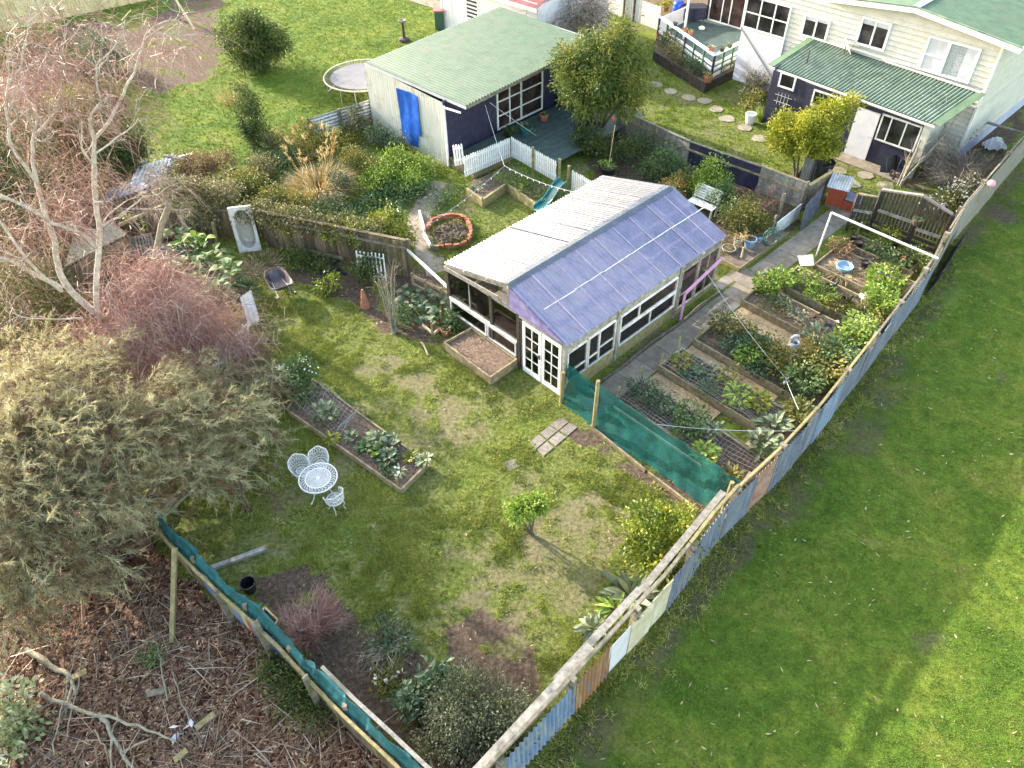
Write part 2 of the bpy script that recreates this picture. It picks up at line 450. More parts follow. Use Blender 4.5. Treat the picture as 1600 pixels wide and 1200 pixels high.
K['dark_in'] = surf('dark_interior', [(.012, .011, .012), (.03, .027, .026), (.09, .07, .055)], 2.2, .6, stain=(.1, .05, .03), sscale=1.2)
K['steel'] = surf('galvanised_steel', [(.35, .36, .37), (.48, .49, .5), (.56, .57, .58)], 10, .4, .7)
K['dark_steel'] = surf('dark_steel', [(.03, .03, .035), (.06, .06, .065), (.1, .1, .11)], 8, .5, .3)
K['barrow'] = surf('grey_barrow_tray', [(.03, .028, .038), (.06, .055, .068), (.09, .085, .095)], 4, .45, .2, stain=(.26, .11, .05), sscale=3.2)
K['blue_paint'] = surf('blue_enamel', [(.12, .22, .35), (.2, .32, .46), (.3, .4, .52)], 6, .4)
K['wire'] = surf('white_cord', [(.5, .5, .5), (.7, .7, .7)], 20, .6)
K['netwire'] = surf('grey_net_cord', [(.3, .28, .27), (.42, .4, .38)], 20, .7)
K['purple'] = surf('purple_sheet', [(.11, .08, .2), (.18, .14, .3), (.3, .26, .42)], 3, .4, rv=.2, bstr=.04)
K['straw'] = surf('dry_straw', [(.2, .15, .07), (.36, .28, .15), (.48, .39, .24)], 14, .9, rv=.7)
K['chip'] = surf('bark_chip', [(.08, .036, .02), (.24, .13, .075), (.5, .36, .25)], 5, .9, rv=1.3)
K['cut_log'] = surf('firewood', [(.16, .09, .045), (.32, .2, .11), (.45, .31, .19)], 9, .9, rv=.4)
K['orange_flower'] = surf('orange_petals', [(.5, .13, .02), (.6, .24, .03)], 20, .6)
K['white_flower'] = surf('white_petals', [(.62, .6, .52), (.75, .74, .7)], 20, .6)
K['lemon'] = surf('lemon_skin', [(.62, .4, .02), (.72, .5, .03)], 20, .5)

# leaves
K['l_olive'] = leaf('olive_leaves', [(.035, .045, .02), (.075, .09, .045), (.15, .165, .095), (.24, .25, .16)])
K['l_dark'] = leaf('dark_evergreen_leaves', [(.016, .03, .009), (.042, .07, .018), (.095, .13, .03), (.17, .19, .05)])
K['l_bronze'] = leaf('bronze_shrub_leaves', [(.035, .045, .014), (.09, .1, .028), (.16, .155, .045), (.26, .22, .08)])
K['l_feather'] = leaf('feathery_leaves', [(.035, .065, .014), (.085, .13, .026), (.2, .22, .04), (.38, .3, .06)], pos=[0, .4, .75, 1])
K['l_yellow'] = leaf('golden_green_leaves', [(.06, .085, .01), (.17, .2, .018), (.32, .33, .03), (.46, .43, .07)])
K['l_citrus'] = leaf('citrus_leaves', [(.04, .075, .01), (.12, .17, .018), (.27, .3, .032), (.46, .42, .05)], rough=.4)
K['l_lime'] = leaf('lime_green_leaves', [(.06, .11, .012), (.14, .22, .025), (.26, .36, .05), (.38, .46, .12)])
K['l_veg'] = leaf('vegetable_leaves', [(.025, .06, .018), (.06, .115, .035), (.12, .18, .06), (.2, .26, .11)])
K['l_grey'] = leaf('grey_green_leaves', [(.06, .085, .045), (.13, .165, .085), (.22, .26, .14), (.36, .39, .24)])
K['l_teal'] = leaf('blue_green_leaves', [(.03, .055, .03), (.065, .11, .055), (.12, .17, .09), (.22, .27, .16)])
K['l_mix'] = leaf('mixed_yellowing_leaves', [(.045, .07, .015), (.11, .13, .025), (.22, .2, .04), (.34, .25, .07)])
K['l_ivy'] = leaf('ivy_leaves', [(.04, .05, .018), (.11, .11, .04), (.23, .2, .09), (.38, .32, .19)])
K['l_brown'] = leaf('dead_brown_leaves', [(.07, .035, .02), (.14, .08, .04), (.24, .16, .085), (.36, .26, .15)])
K['l_arum'] = leaf('arum_leaves', [(.03, .075, .018), (.07, .14, .036), (.13, .21, .06), (.22, .3, .11)], rough=.65)
K['l_pale'] = leaf('pale_leaves', [(.12, .16, .06), (.25, .29, .13), (.42, .44, .27), (.58, .57, .44)])
K['n_weep'] = leaf('weeping_needles', [(.15, .125, .065), (.295, .27, .145), (.44, .41, .245), (.6, .57, .38)], trans=.45, ns=1.6)
K['n_rust'] = leaf('rusty_needles', [(.07, .035, .022), (.13, .072, .042), (.2, .125, .07)], trans=.2)
K['twig_red'] = leaf('reddish_twigs', [(.15, .068, .06), (.28, .14, .12), (.4, .245, .21), (.54, .39, .34)], trans=.1, ns=.9)
K['twig_grey'] = leaf('grey_twigs', [(.13, .1, .075), (.27, .22, .17), (.43, .37, .3)], trans=.05)
K['pampas'] = leaf('dry_grass_stems', [(.2, .12, .035), (.36, .25, .09), (.52, .4, .19), (.64, .54, .34)], trans=.2)
K['flax'] = leaf('strap_leaves', [(.03, .07, .02), (.075, .13, .035), (.15, .21, .07), (.26, .31, .14)])
K['grass_rough'] = leaf('rough_grass', [(.09, .112, .02), (.195, .235, .04), (.34, .36, .085), (.5, .48, .19)], trans=.3, ns=.55)
K['grass_lawn'] = leaf('lawn_grass', [(.055, .1, .01), (.115, .175, .018), (.195, .245, .032), (.32, .31, .09)], trans=.3, ns=.35)
K['fallen'] = leaf('fallen_leaves', [(.18, .12, .06), (.34, .26, .14), (.5, .42, .26)], trans=.1)

def glass_mat(name, tint=(1, 1, 1), gl=.1):
    m, nt = newmat(name)
    t = nd(nt, 'ShaderNodeBsdfTransparent'); t.inputs[0].default_value = (*tint, 1)
    g = nd(nt, 'ShaderNodeBsdfGlossy'); g.inputs[1].default_value = .06
    f = nd(nt, 'ShaderNodeFresnel'); f.inputs[0].default_value = 1.45
    a = nd(nt, 'ShaderNodeMath', operation='ADD'); nt.links.new(f.outputs[0], a.inputs[0]); a.inputs[1].default_value = gl
    mx = nd(nt, 'ShaderNodeMixShader'); nt.links.new(a.outputs[0], mx.inputs[0]); nt.links.new(t.outputs[0], mx.inputs[1]); nt.links.new(g.outputs[0], mx.inputs[2])
    o = nd(nt, 'ShaderNodeOutputMaterial'); nt.links.new(mx.outputs[0], o.inputs[0])
    return m
K['glass'] = glass_mat('clear_glass', (.94, .96, .95), .09)

def pane_mat(name, c, rough=.08):
    """window pane with a dim room behind"""
    m, nt = newmat(name)
    n = noise(nt, 1.6, 3, .5, geo(nt)); r_ = ramp(nt, [tuple(.4 * x for x in c), c, tuple(min(.6, 2.2 * x) for x in c)], [.35, .55, .72]); nt.links.new(n, r_.inputs[0])
    finish(nt, r_.outputs[0], rough, spec=.7)
    return m
K['pane'] = pane_mat('dark_window_pane', (.035, .034, .034), .04)
K['pane_lace'] = surf('lace_curtain_pane', [(.16, .19, .22), (.3, .34, .37), (.44, .47, .5)], 26, .25, rv=.1, bstr=0, detail=2)
K['pane_white'] = surf('net_curtain_pane', [(.4, .41, .47), (.55, .56, .63)], 5, .25, rv=.1, bstr=0)
K['pane_warm'] = pane_mat('warm_window_pane', (.045, .028, .024))

def poly_mat(name, base, tr, ftr, gl=.12, stain=None):
    """corrugated polycarbonate: part clear, part milky, some gloss"""
    m, nt = newmat(name)
    n0 = noise(nt, 1.8, 5, .7, geo(nt)); mv = nd(nt, 'ShaderNodeMath', operation='MULTIPLY_ADD'); nt.links.new(attr(nt).outputs['Fac'], mv.inputs[0]); mv.inputs[1].default_value = .26; nt.links.new(n0, mv.inputs[2]); n = mv.outputs[0]
    r_ = ramp(nt, [tuple(.62 * x for x in base), base, stain or base], [.35, .62, .95]); nt.links.new(n, r_.inputs[0])
    t = nd(nt, 'ShaderNodeBsdfTransparent'); t.inputs[0].default_value = (*tr, 1)
    d = nd(nt, 'ShaderNodeBsdfDiffuse'); nt.links.new(r_.outputs[0], d.inputs[0])
    tl = nd(nt, 'ShaderNodeBsdfTranslucent'); nt.links.new(r_.outputs[0], tl.inputs[0])
    m1 = nd(nt, 'ShaderNodeMixShader'); m1.inputs[0].default_value = .6; nt.links.new(d.outputs[0], m1.inputs[1]); nt.links.new(tl.outputs[0], m1.inputs[2])
    m2 = nd(nt, 'ShaderNodeMixShader'); m2.inputs[0].default_value = ftr; nt.links.new(m1.outputs[0], m2.inputs[1]); nt.links.new(t.outputs[0], m2.inputs[2])
    g = nd(nt, 'ShaderNodeBsdfGlossy'); g.inputs[1].default_value = .22
    m3 = nd(nt, 'ShaderNodeMixShader'); m3.inputs[0].default_value = gl; nt.links.new(m2.outputs[0], m3.inputs[1]); nt.links.new(g.outputs[0], m3.inputs[2])
    o = nd(nt, 'ShaderNodeOutputMaterial'); nt.links.new(m3.outputs[0], o.inputs[0])
    return m
K['poly_clear'] = poly_mat('milky_polycarbonate', (.22, .25, .33), (.9, .95, 1), .4, .1, (.27, .305, .385))
K['poly_blue'] = poly_mat('violet_polycarbonate', (.44, .46, .86), (.84, .84, 1), .38, .14, (.58, .59, .88))

def cloth_mat(name, base, ftr):
    m, nt = newmat(name)
    n = noise(nt, 3, 5, .7, geo(nt)); r_ = ramp(nt, [tuple(.6 * x for x in base), base, tuple(1.5 * x for x in base)], [.3, .5, .72]); nt.links.new(n, r_.inputs[0])
    t = nd(nt, 'ShaderNodeBsdfTransparent'); t.inputs[0].default_value = (.7, .9, .88, 1)
    d = nd(nt, 'ShaderNodeBsdfPrincipled'); nt.links.new(r_.outputs[0], d.inputs['Base Color']); d.inputs['Roughness'].default_value = .75; d.inputs['Specular IOR Level'].default_value = .2
    tl = nd(nt, 'ShaderNodeBsdfTranslucent'); nt.links.new(r_.outputs[0], tl.inputs[0])
    m1 = nd(nt, 'ShaderNodeMixShader'); m1.inputs[0].default_value = .25; nt.links.new(d.outputs[0], m1.inputs[1]); nt.links.new(tl.outputs[0], m1.inputs[2])
    m2 = nd(nt, 'ShaderNodeMixShader'); m2.inputs[0].default_value = ftr; nt.links.new(m1.outputs[0], m2.inputs[1]); nt.links.new(t.outputs[0], m2.inputs[2])
    o = nd(nt, 'ShaderNodeOutputMaterial'); nt.links.new(m2.outputs[0], o.inputs[0])
    return m
K['shade_cloth'] = cloth_mat('green_shade_cloth', (.02, .14, .125), .36)
K['shade_teal'] = cloth_mat('teal_shade_cloth', (.04, .15, .165), .15)

_m, nt = newmat('striped_paint'); _r2 = ramp(nt, [(.1, .14, .28), (.33, .07, .05), (.42, .36, .16), (.12, .17, .3), (.26, .24, .2), (.16, .2, .36), (.3, .2, .08)], interp='CONSTANT'); nt.links.new(attr(nt).outputs['Fac'], _r2.inputs[0]); finish(nt, _r2.outputs[0], .7, bump=noise(nt, 20))
K['stripes'] = _m

# ------------------------------------------------------------------ site frames
G = Fr(P(876, 624), 47.2)               # garden: greenhouse corner by the doors, u along its long side
S = Fr(P(700, 259), 45.7)               # green-roofed shed
_lo = P(1190, 192)
H = Fr(_lo, 137.0)                      # lean-to and house: u along the front, v back into the house

def pxpoly(pts): return [P(*q) for q in pts]

SOIL = [pxpoly([(20, 75), (130, 30), (215, 45), (300, -6), (345, -6), (335, 60), (350, 105), (300, 128), (240, 148), (180, 120), (100, 110)]),
        pxpoly([(390, 900), (470, 880), (560, 960), (640, 1010), (690, 1040), (780, 1130), (770, 1230), (650, 1230), (520, 1090), (430, 985)]),
        pxpoly([(690, 985), (760, 960), (850, 990), (880, 1030), (840, 1090), (760, 1080), (700, 1030)]),
        pxpoly([(1340, 270), (1440, 300), (1540, 290), (1600, 200), (1600, 120), (1500, 190), (1420, 270)]),
        pxpoly([(880, 640), (1125, 808), (1110, 830), (1000, 760), (870, 665)]),
        pxpoly([(690, 430), (720, 500), (690, 540), (600, 520), (560, 440), (640, 420)]),
        pxpoly([(420, 400), (560, 430), (640, 440), (600, 500), (470, 440), (400, 420)]),
        pxpoly([(920, 200), (1010, 215), (1100, 255), (1250, 320), (1230, 380), (1130, 400), (930, 290)])]
DIRT = [pxpoly([(545, 545), (600, 560), (690, 600), (750, 665), (770, 705), (700, 700), (640, 650), (560, 590)]),
        pxpoly([(860, 800), (930, 770), (985, 800), (975, 850), (930, 900), (860, 930), (780, 930), (800, 870)]),
        pxpoly([(680, 930), (760, 920), (850, 950), (860, 1010), (780, 990), (700, 985)])]
MULCH = [pxpoly([(-500, 560), (180, 700), (235, 800), (290, 900), (440, 1033), (560, 1150), (640, 1240), (700, 1500), (-600, 1700)]),
         pxpoly([(-300, 120), (100, 110), (200, 160), (215, 250), (250, 330), (300, 400), (330, 560), (250, 700), (-500, 700)])]
_fb = [(825, 1197), (945, 1056), (1037, 956), (1122, 842), (1207, 760), (1254, 707), (1335, 602), (1437, 465), (1472, 395), (1542, 312), (1600, 243)]
FENCE_BASE = [P(*q) for q in _fb]
FV = np.array([G.inv(q[0], q[1]) for q in FENCE_BASE])

def fence_v(u): return np.interp(u, FV[:, 0], FV[:, 1])

def zones(x, y):
    u, v = G.inv(x, y)
    wob = (fbm(x, y, .9, 3, 5) - .5) * 1.1
    xx = x + wob; yy = y + (fbm(x, y, .9, 3, 9) - .5) * 1.1
    outside = sstep(-.15, .15, fence_v(u) - .05 - v)          # past the long fence
    strip = outside * (1 - sstep(.5, 1.05, fence_v(u) - v + wob * .9))
    soil = np.zeros_like(x); mul = np.zeros_like(x); dirt = np.zeros_like(x)
    for p in SOIL: soil = np.maximum(soil, inpoly(xx, yy, p))
    for p in DIRT: dirt = np.maximum(dirt, inpoly(xx, yy, p))
    for p in MULCH: mul = np.maximum(mul, inpoly(xx, yy, p))
    soil = soil * (1 - outside); dirt = dirt * (1 - outside); mul = mul * (1 - outside)
    soil = soil * sstep(.26, .4, fbm(x, y, .7, 4, 61)); dirt = dirt * sstep(.34, .6, fbm(x, y, .45, 5, 67)); dirt = np.maximum(dirt, .7 * sstep(.62, .72, fbm(x, y, 1.5, 4, 71)) * (1 - outside) * (1 - mul))
    bare = P(1565, 337); soil = np.maximum(soil, (1 - sstep(.35, .75, np.hypot(x - bare[0], (y - bare[1]) * .8) + wob * .3)) * outside * .9)
    soil = np.maximum(soil, .55 * outside * sstep(.66, .76, fbm(x, y, 1.9, 4, 83)))
    soil = np.maximum(soil, strip * (.25 + .5 * sstep(.35, .55, fbm(x, y, .5, 3, 21))))
    far = sstep(39.0, 39.6, y - 1.1 * x + wob * .5) * (1 - sstep(4, 7, x))  # neighbour's lawn behind the hedge and shed
    lush = np.maximum(outside, far * (1 - soil) * (1 - mul))
    cl = fbm(x, y, 1.1, 3, 31); fine = fbm(x, y, .32, 3, 37)
    tuft = sstep(.47, .62, .5 * cl + .5 * fine)
    # the yard is greener near the raised beds and along the screen, thin in the middle
    big = fbm(x, y, 4.5, 2, 41)
    tuft = np.clip(tuft * (.45 + 1.1 * big) , 0, 1)
    tuft = np.clip(tuft * 1.25, 0, 1); tuft *= (1 - soil) * (1 - mul) * (1 - .92 * dirt)
    return soil, mul, lush, tuft, dirt, outside

def build_ground():
    xs = np.concatenate([[-600, -200, -90], np.arange(-45, -13, .3), np.arange(-13, 17, .085), np.arange(17, 45, .3), [90, 200, 600]])
    ys = np.concatenate([[-400, -60, -8], np.arange(0, 24, .085), np.arange(24, 62, .2), [80, 200, 900]])
    X, Y = np.meshgrid(xs, ys, indexing='ij')
    sh = X.shape; x = X.ravel(); y = Y.ravel()
    soil, mul, lush, tuft, dirt, out = zones(x, y)
    mb = MB(); mb.grid(np.stack([X, Y, np.zeros(sh)], 2)[:, ::1])
    me = mb.mesh('ground', ground_mat(), (0, 0, 0), 0, False)
    me.flip_normals()
    for nm, ar in (('zs', soil), ('zm', mul), ('zl', lush), ('zt', tuft), ('zd', dirt)):
        a = me.attributes.new(nm, 'FLOAT', 'POINT'); a.data.foreach_set('value', ar.astype(np.float32))
    o = bpy.data.objects.new('ground', me); COL.objects.link(o); o['kind'] = 'structure'

def ground_mat():
    m, nt = newmat('ground_cover'); pos = geo(nt)
    f1 = noise(nt, 9, 8, .7, pos); f2 = noise(nt, .55, 4, .6, pos); f3 = noise(nt, 34, 4, .7, pos)
    def rp(src, cols, ps=None):
        r_ = ramp(nt, cols, ps); nt.links.new(src, r_.inputs[0]); return r_.outputs[0]
    thatch = rp(f1, [(.06, .055, .02), (.15, .14, .055), (.27, .245, .12), (.4, .36, .2)], [.3, .45, .58, .72])
    green = rp(f1, [(.035, .055, .008), (.11, .145, .022), (.23, .26, .052)], [.33, .5, .68])
    yard = mixc(nt, rp(f2, [(.3,) * 3, (1.0,) * 3], [.3, .6]), thatch, green)
    moss = rp(f3, [(.08, .11, .012), (.17, .215, .026), (.28, .31, .05)], [.3, .5, .75])
    c = mixc(nt, attr(nt, 'zt').outputs['Fac'], yard, moss)
    dry = rp(f1, [(.09, .07, .04), (.2, .165, .1), (.3, .26, .17)], [.28, .5, .75])
    dm = nd(nt, 'ShaderNodeMath', operation='MULTIPLY'); nt.links.new(attr(nt, 'zd').outputs['Fac'], dm.inputs[0]); dm.inputs[1].default_value = .72
    c = mixc(nt, dm.outputs[0], c, dry)
    f4 = noise(nt, .55, 8, .72, pos, .9); f5 = noise(nt, 14, 6, .75, pos)
    law = rp(f4, [(.055, .105, .01), (.095, .155, .016), (.155, .19, .026), (.22, .195, .06)], [.34, .47, .6, .72])
    f6 = noise(nt, 3.2, 5, .7, pos); law2 = mixc(nt, .45, rp(f5, [(.45,) * 3, (1.0,) * 3, (1.65,) * 3], [.34, .5, .68]), rp(f6, [(.5,) * 3, (1.0,) * 3, (1.5,) * 3], [.36, .5, .64]))
    law = mixc(nt, 1.0, law, law2, 'MULTIPLY')
    c = mixc(nt, attr(nt, 'zl').outputs['Fac'], c, law)
    so = rp(f1, [(.035, .023, .017), (.085, .059, .042), (.15, .11, .08), (.28, .215, .16)], [.27, .46, .6, .8])
    c = mixc(nt, attr(nt, 'zs').outputs['Fac'], c, so)
    vo = nt.nodes.new('ShaderNodeTexVoronoi'); vo.inputs['Scale'].default_value = 13; nt.links.new(pos, vo.inputs['Vector'])
    sp = nd(nt, 'ShaderNodeSeparateColor'); nt.links.new(vo.outputs['Color'], sp.inputs[0])
    mu = rp(sp.outputs[0], [(.04, .017, .011), (.11, .052, .032), (.19, .105, .068), (.34, .23, .16)], [.1, .45, .75, 1])
    c = mixc(nt, attr(nt, 'zm').outputs['Fac'], c, mu)
    ad = nd(nt, 'ShaderNodeMath', operation='ADD'); nt.links.new(f1, ad.inputs[0]); nt.links.new(f3, ad.inputs[1])
    finish(nt, c, .95, bump=ad.outputs[0], bstr=.9, bdist=.05, spec=.2)
    return m
build_ground()

# ------------------------------------------------------------------ helpers for buildings
def window(root, fr, along, fixed, a0, a1, z0, z1, out, cols=(), rows=(), fmat=None, pmat=None, fw=.06, name='window', parent=None, dep=.05, pname='pane'):
    """window in a wall; along='u' or 'v' is the running axis, fixed the wall's other coordinate, out=+-1 the outward side"""
    def bx(mb, p0, p1, q0, q1, d0, d1):
        d0, d1 = sorted((fixed + out * d0, fixed + out * d1))
        if along == 'u': mb.fbox(fr, p0, p1, d0, d1, q0, q1)
        else: mb.fbox(fr, d0, d1, p0, p1, q0, q1)
    f = MB()
    bx(f, a0, a1, z0 - fw, z0, -.01, dep); bx(f, a0, a1, z1, z1 + fw, -.01, dep)
    bx(f, a0 - fw, a0, z0 - fw, z1 + fw, -.01, dep + .002); bx(f, a1, a1 + fw, z0 - fw, z1 + fw, -.01, dep + .002)
    for c in cols: bx(f, c - fw * .42, c + fw * .42, z0, z1, .0, dep - .006)
    for r in rows: bx(f, a0, a1, r - fw * .36, r + fw * .36, .0, dep - .009)
    fo = part(root, name, f, fmat or K['white'], parent=parent)
    p = MB(); bx(p, a0, a1, z0, z1, .04 if fr is H and fixed > 1 and fixed < 3 else .006, .052 if fr is H and fixed > 1 and fixed < 3 else .014)
    part(root, pname, p, pmat or K['pane'], parent=fo)
    return fo

def fslope(p00, pu, pv, t):
    return [p00 + (pu - p00) * a + (pv - p00) * b for a, b in t]

# ------------------------------------------------------------------ greenhouse
g = thing('greenhouse', 'greenhouse of old windows under a white and violet corrugated plastic roof', 'greenhouse', G(0, 0), G.rz)
UE, UB = .05, 7.5
ev_r = (-.12, 2.14); rid = (2.22, 2.97); ev_l = (5.12, 2.22)
mb = MB(); mb.corr(G(UE, rid[0], rid[1]), G(UB, rid[0], rid[1]), G(UE, ev_r[0], ev_r[1]), .125, .02, rows=4)
part(g, 'roof_sheet', mb, K['poly_blue'], 'violet translucent corrugated roof sheet', smooth=True)
mb = MB(); mb.corr(G(UE, ev_l[0], ev_l[1]), G(UB - .05, ev_l[0], ev_l[1]), G(UE, rid[0] - .02, rid[1] + .015), .125, .02, rows=4)
part(g, 'roof_sheet', mb, K['poly_clear'], 'milky white corrugated roof sheet', smooth=True)
mb = MB()
t = np.linspace(UE - .02, UB - .1, 60); jag = .03 * rng.normal(size=60)
A = np.stack([[G(a, rid[0] + .24 + j, rid[1] - .028) for a, j in zip(t, jag)], [G(a, rid[0], rid[1] + .045) for a in t], [G(a, rid[0] - .16 + j * .4, rid[1] - .022) for a, j in zip(t, jag)]])
mb.slab(A, .006); part(g, 'ridge_cap', mb, K['poly_clear'], 'pale lilac ridge flashing')
raf = MB()
for u in np.linspace(.25, 7.3, 8):
    for e in (ev_r, ev_l):
        raf.beam(G(u, e[0], e[1] - .09), G(u, rid[0], rid[1] - .09), .05, .1)
for fz in (.33, .68):
    raf.beam(G(UE, ev_r[0] + (rid[0] - ev_r[0]) * fz, ev_r[1] + (rid[1] - ev_r[1]) * fz - .06), G(UB, ev_r[0] + (rid[0] - ev_r[0]) * fz, ev_r[1] + (rid[1] - ev_r[1]) * fz - .06), .07, .04)
    raf.beam(G(UE, ev_l[0] + (rid[0] - ev_l[0]) * fz, ev_l[1] + (rid[1] - ev_l[1]) * fz - .06), G(UB, ev_l[0] + (rid[0] - ev_l[0]) * fz, ev_l[1] + (rid[1] - ev_l[1]) * fz - .06), .07, .04)
raf.beam(G(UE, rid[0], rid[1] - .09), G(UB - .1, rid[0], rid[1] - .09), .05, .12)
part(g, 'roof_frame', raf, K['new_wood'])
lap = MB()
for u in np.arange(.9, 7.3, .86):
    for e in (ev_r, ev_l):
        uu = u + rng.uniform(-.06, .06) + (.3 if e is ev_l else 0); lap.beam(G(uu, e[0], e[1] + .022), G(uu + rng.uniform(-.02, .02), rid[0], rid[1] + .022), .022, .012)
part(g, 'lap_joint', lap, surf('grimy_lap', [(.3, .24, .32), (.44, .37, .45), (.54, .47, .54)], 6, .7))
lap = MB(); vm = (ev_r[0] + rid[0]) / 2; zm = (ev_r[1] + rid[1]) / 2
for a in np.arange(.35, 7.2, .62): lap.beam(G(a, vm + rng.uniform(-.02, .02), zm + .024), G(a + .6, vm + rng.uniform(-.02, .02), zm + .024), .03, .01)
part(g, 'fixing_strip', lap, K['worn_white'], 'pale line of fixings along the violet roof')
for (u, v, zt) in ((.1, .02, 2.02), (7.4, .02, 2.02), (7.4, 5.0, 2.1), (2.35, -.005, 2.02), (5.28, -.005, 2.02)):
    po = MB(); po.fbox(G, u - .05, u + .05, v - .05, v + .05, 0, zt); part(g, 'post', po, K['grey_wood'])
for (v, w, zt) in ((5.02, .06, 2.1), (1.83, .07, 2.25), (3.02, .05, 2.3)):
    po = MB(); po.fbox(G, .06, .16, v - w, v + w, 0, zt); part(g, 'post', po, K['dark_wood'], 'dark brown front post')
# front, left of the doors
f = MB()
f.fbox(G, .03, .13, 1.9, 4.96, .93, 1.01)
part(g, 'sill', f, K['worn_white'], 'white window sill rail')
window(g, G, 'v', .1, 3.3, 4.92, .42, .86, -1, fmat=K['worn_white'], pmat=K['glass'], fw=.035)
window(g, G, 'v', .1, 1.98, 3.16, .42, .86, -1, fmat=K['worn_white'], pmat=K['glass'], fw=.035)
f = MB()
for a, b in ((3.09, 4.0), (4.04, 4.94), (1.92, 2.95)):
    f.fbox(G, .105, .115, a, b, 1.01, 2.06)
part(g, 'pane', f, K['glass'])
f = MB(); f.fbox(G, .09, .14, 3.99, 4.04, 1.01, 2.1); f.fbox(G, .07, .14, 1.9, 5.0, 2.06, 2.16)
f.beam(G(.09, 5.05, 2.11), G(.09, 2.22, 2.86), .05, .12); f.beam(G(.09, -.06, 2.05), G(.09, 2.2, 2.86), .05, .12); f.beam(G(.02, 5.05, 2.1), G(.02, 2.6, 2.3), .04, .14)
f.fbox(G, .07, .14, 2.18, 2.28, 2.16, 2.85); f.fbox(G, .04, .12, 0.06, 1.76, 2.045, 2.12)
part(g, 'gable_frame', f, K['grey_wood'])
f = MB(); f.fbox(G, .08, .12, 1.9, 4.96, .0, .34); part(g, 'base_wall', f, K['old_wood'])
# violet corrugated gable over the doors
n = 40; vs_ = np.linspace(.02, 2.17, n); rows_ = 14; A = []
for k in range(rows_ * 4 + 1):
    fz = k / (rows_ * 4)
    A.append([G(.045 + .012 * math.sin(fz * rows_ * 2 * math.pi), v, 2.13 + fz * max(.01, (2.10 + (v + .12) * .355 - 2.13))) for v in vs_])
mb = MB(); mb.grid(np.array(A)); part(g, 'gable_sheet', mb, K['purple'], 'violet corrugated gable sheet', smooth=True)
# narrow side light by the doors
window(g, G, 'v', .1, 1.72, 1.76, .1, 1.9, -1, fmat=K['dark_wood'], pmat=K['glass'])
# pair of french doors
for v0, v1, hand in ((.09, .84, False), (.88, 1.63, True)):
    d = MB(); zt = 2.0
    for a, b, c, e in ((v0, v0 + .1, .05, zt), (v1 - .1, v1, .05, zt), (v0 + .1, v1 - .1, .05, .24), (v0 + .1, v1 - .1, zt - .12, zt)):
        d.fbox(G, .045, .09, a, b, c, e)
    vm = (v0 + v1) / 2; d.fbox(G, .05, .085, vm - .015, vm + .015, .24, zt - .12)
    for k in range(1, 4): d.fbox(G, .053, .082, v0 + .1, v1 - .1, .24 + k * .41 - .013, .24 + k * .41 + .013)
    do = part(g, 'door', d, K['white'], 'white glazed french door')
    p_ = MB(); p_.fbox(G, .064, .07, v0 + .1, v1 - .1, .24, zt - .12); part(g, 'pane', p_, K['glass'], parent=do)
    if hand:
        h = MB(); h.fbox(G, .02, .045, v0 + .03, v0 + .07, .96, 1.12); h.tube([G(.01, v0 + .05, 1.06), G(.01, v0 + .17, 1.06)], .012); part(g, 'handle', h, K['dark_steel'], parent=do)
# long right wall
bw = MB(); bw.fbox(G, .15, 2.3, -.02, .05, 0, .52); bw.fbox(G, 2.4, 5.22, -.02, .05, 0, .5); bw.fbox(G, 5.33, 7.35, -.01, .05, 0, .2)
part(g, 'base_wall', bw, K['green_wood'])
hd = MB(); hd.fbox(G, .15, 2.3, -.02, .04, 1.76, 2.06); hd.fbox(G, 2.4, 5.23, -.024, .04, 1.74, 2.06); hd.fbox(G, 5.33, 7.35, -.02, .04, 1.85, 2.06)
part(g, 'header', hd, K['grey_wood'])
for u0, u1, rows, cols in ((.22, .98, [.92], []), (1.1, 1.5, [.92], []), (1.56, 2.22, [1.05], [])):
    window(g, G, 'u', .0, u0, u1, .6, 1.68, -1, cols, rows, K['worn_white'], K['glass'], .03)
window(g, G, 'u', .0, 2.5, 5.15, .56, 1.08, -1, [3.95], [], K['worn_white'], K['glass'], .032)
window(g, G, 'u', .0, 2.5, 5.15, 1.18, 1.66, -1, [3.35], [], K['worn_white'], K['glass'], .032)
window(g, G, 'u', .0, 5.42, 6.2, .3, 1.76, -1, [], [.8], K['grey_wood'], K['glass'], .045)
window(g, G, 'u', .0, 6.32, 7.3, .3, 1.76, -1, [6.8], [], K['grey_wood'], K['glass'], .045)
# back and left long wall, plain glazing in timber
bk = MB()
for v in np.linspace(.1, 4.9, 6): bk.fbox(G, 7.36, 7.42, v - .03, v + .03, 0, 2.1)
for u in np.linspace(.3, 7.2, 8): bk.fbox(G, u - .03, u + .03, 4.98, 5.05, 0, 2.08)
bk.fbox(G, .2, 7.3, 4.985, 5.045, .85, .93); bk.fbox(G, 7.365, 7.415, .1, 4.9, .85, .93)
part(g, 'wall_frame', bk, K['old_wood'])
bk = MB(); bk.fbox(G, .2, 7.3, 5.0, 5.01, .03, 2.1); bk.fbox(G, 7.38, 7.39, .1, 4.9, .03, 2.1); part(g, 'pane', bk, K['glass'])

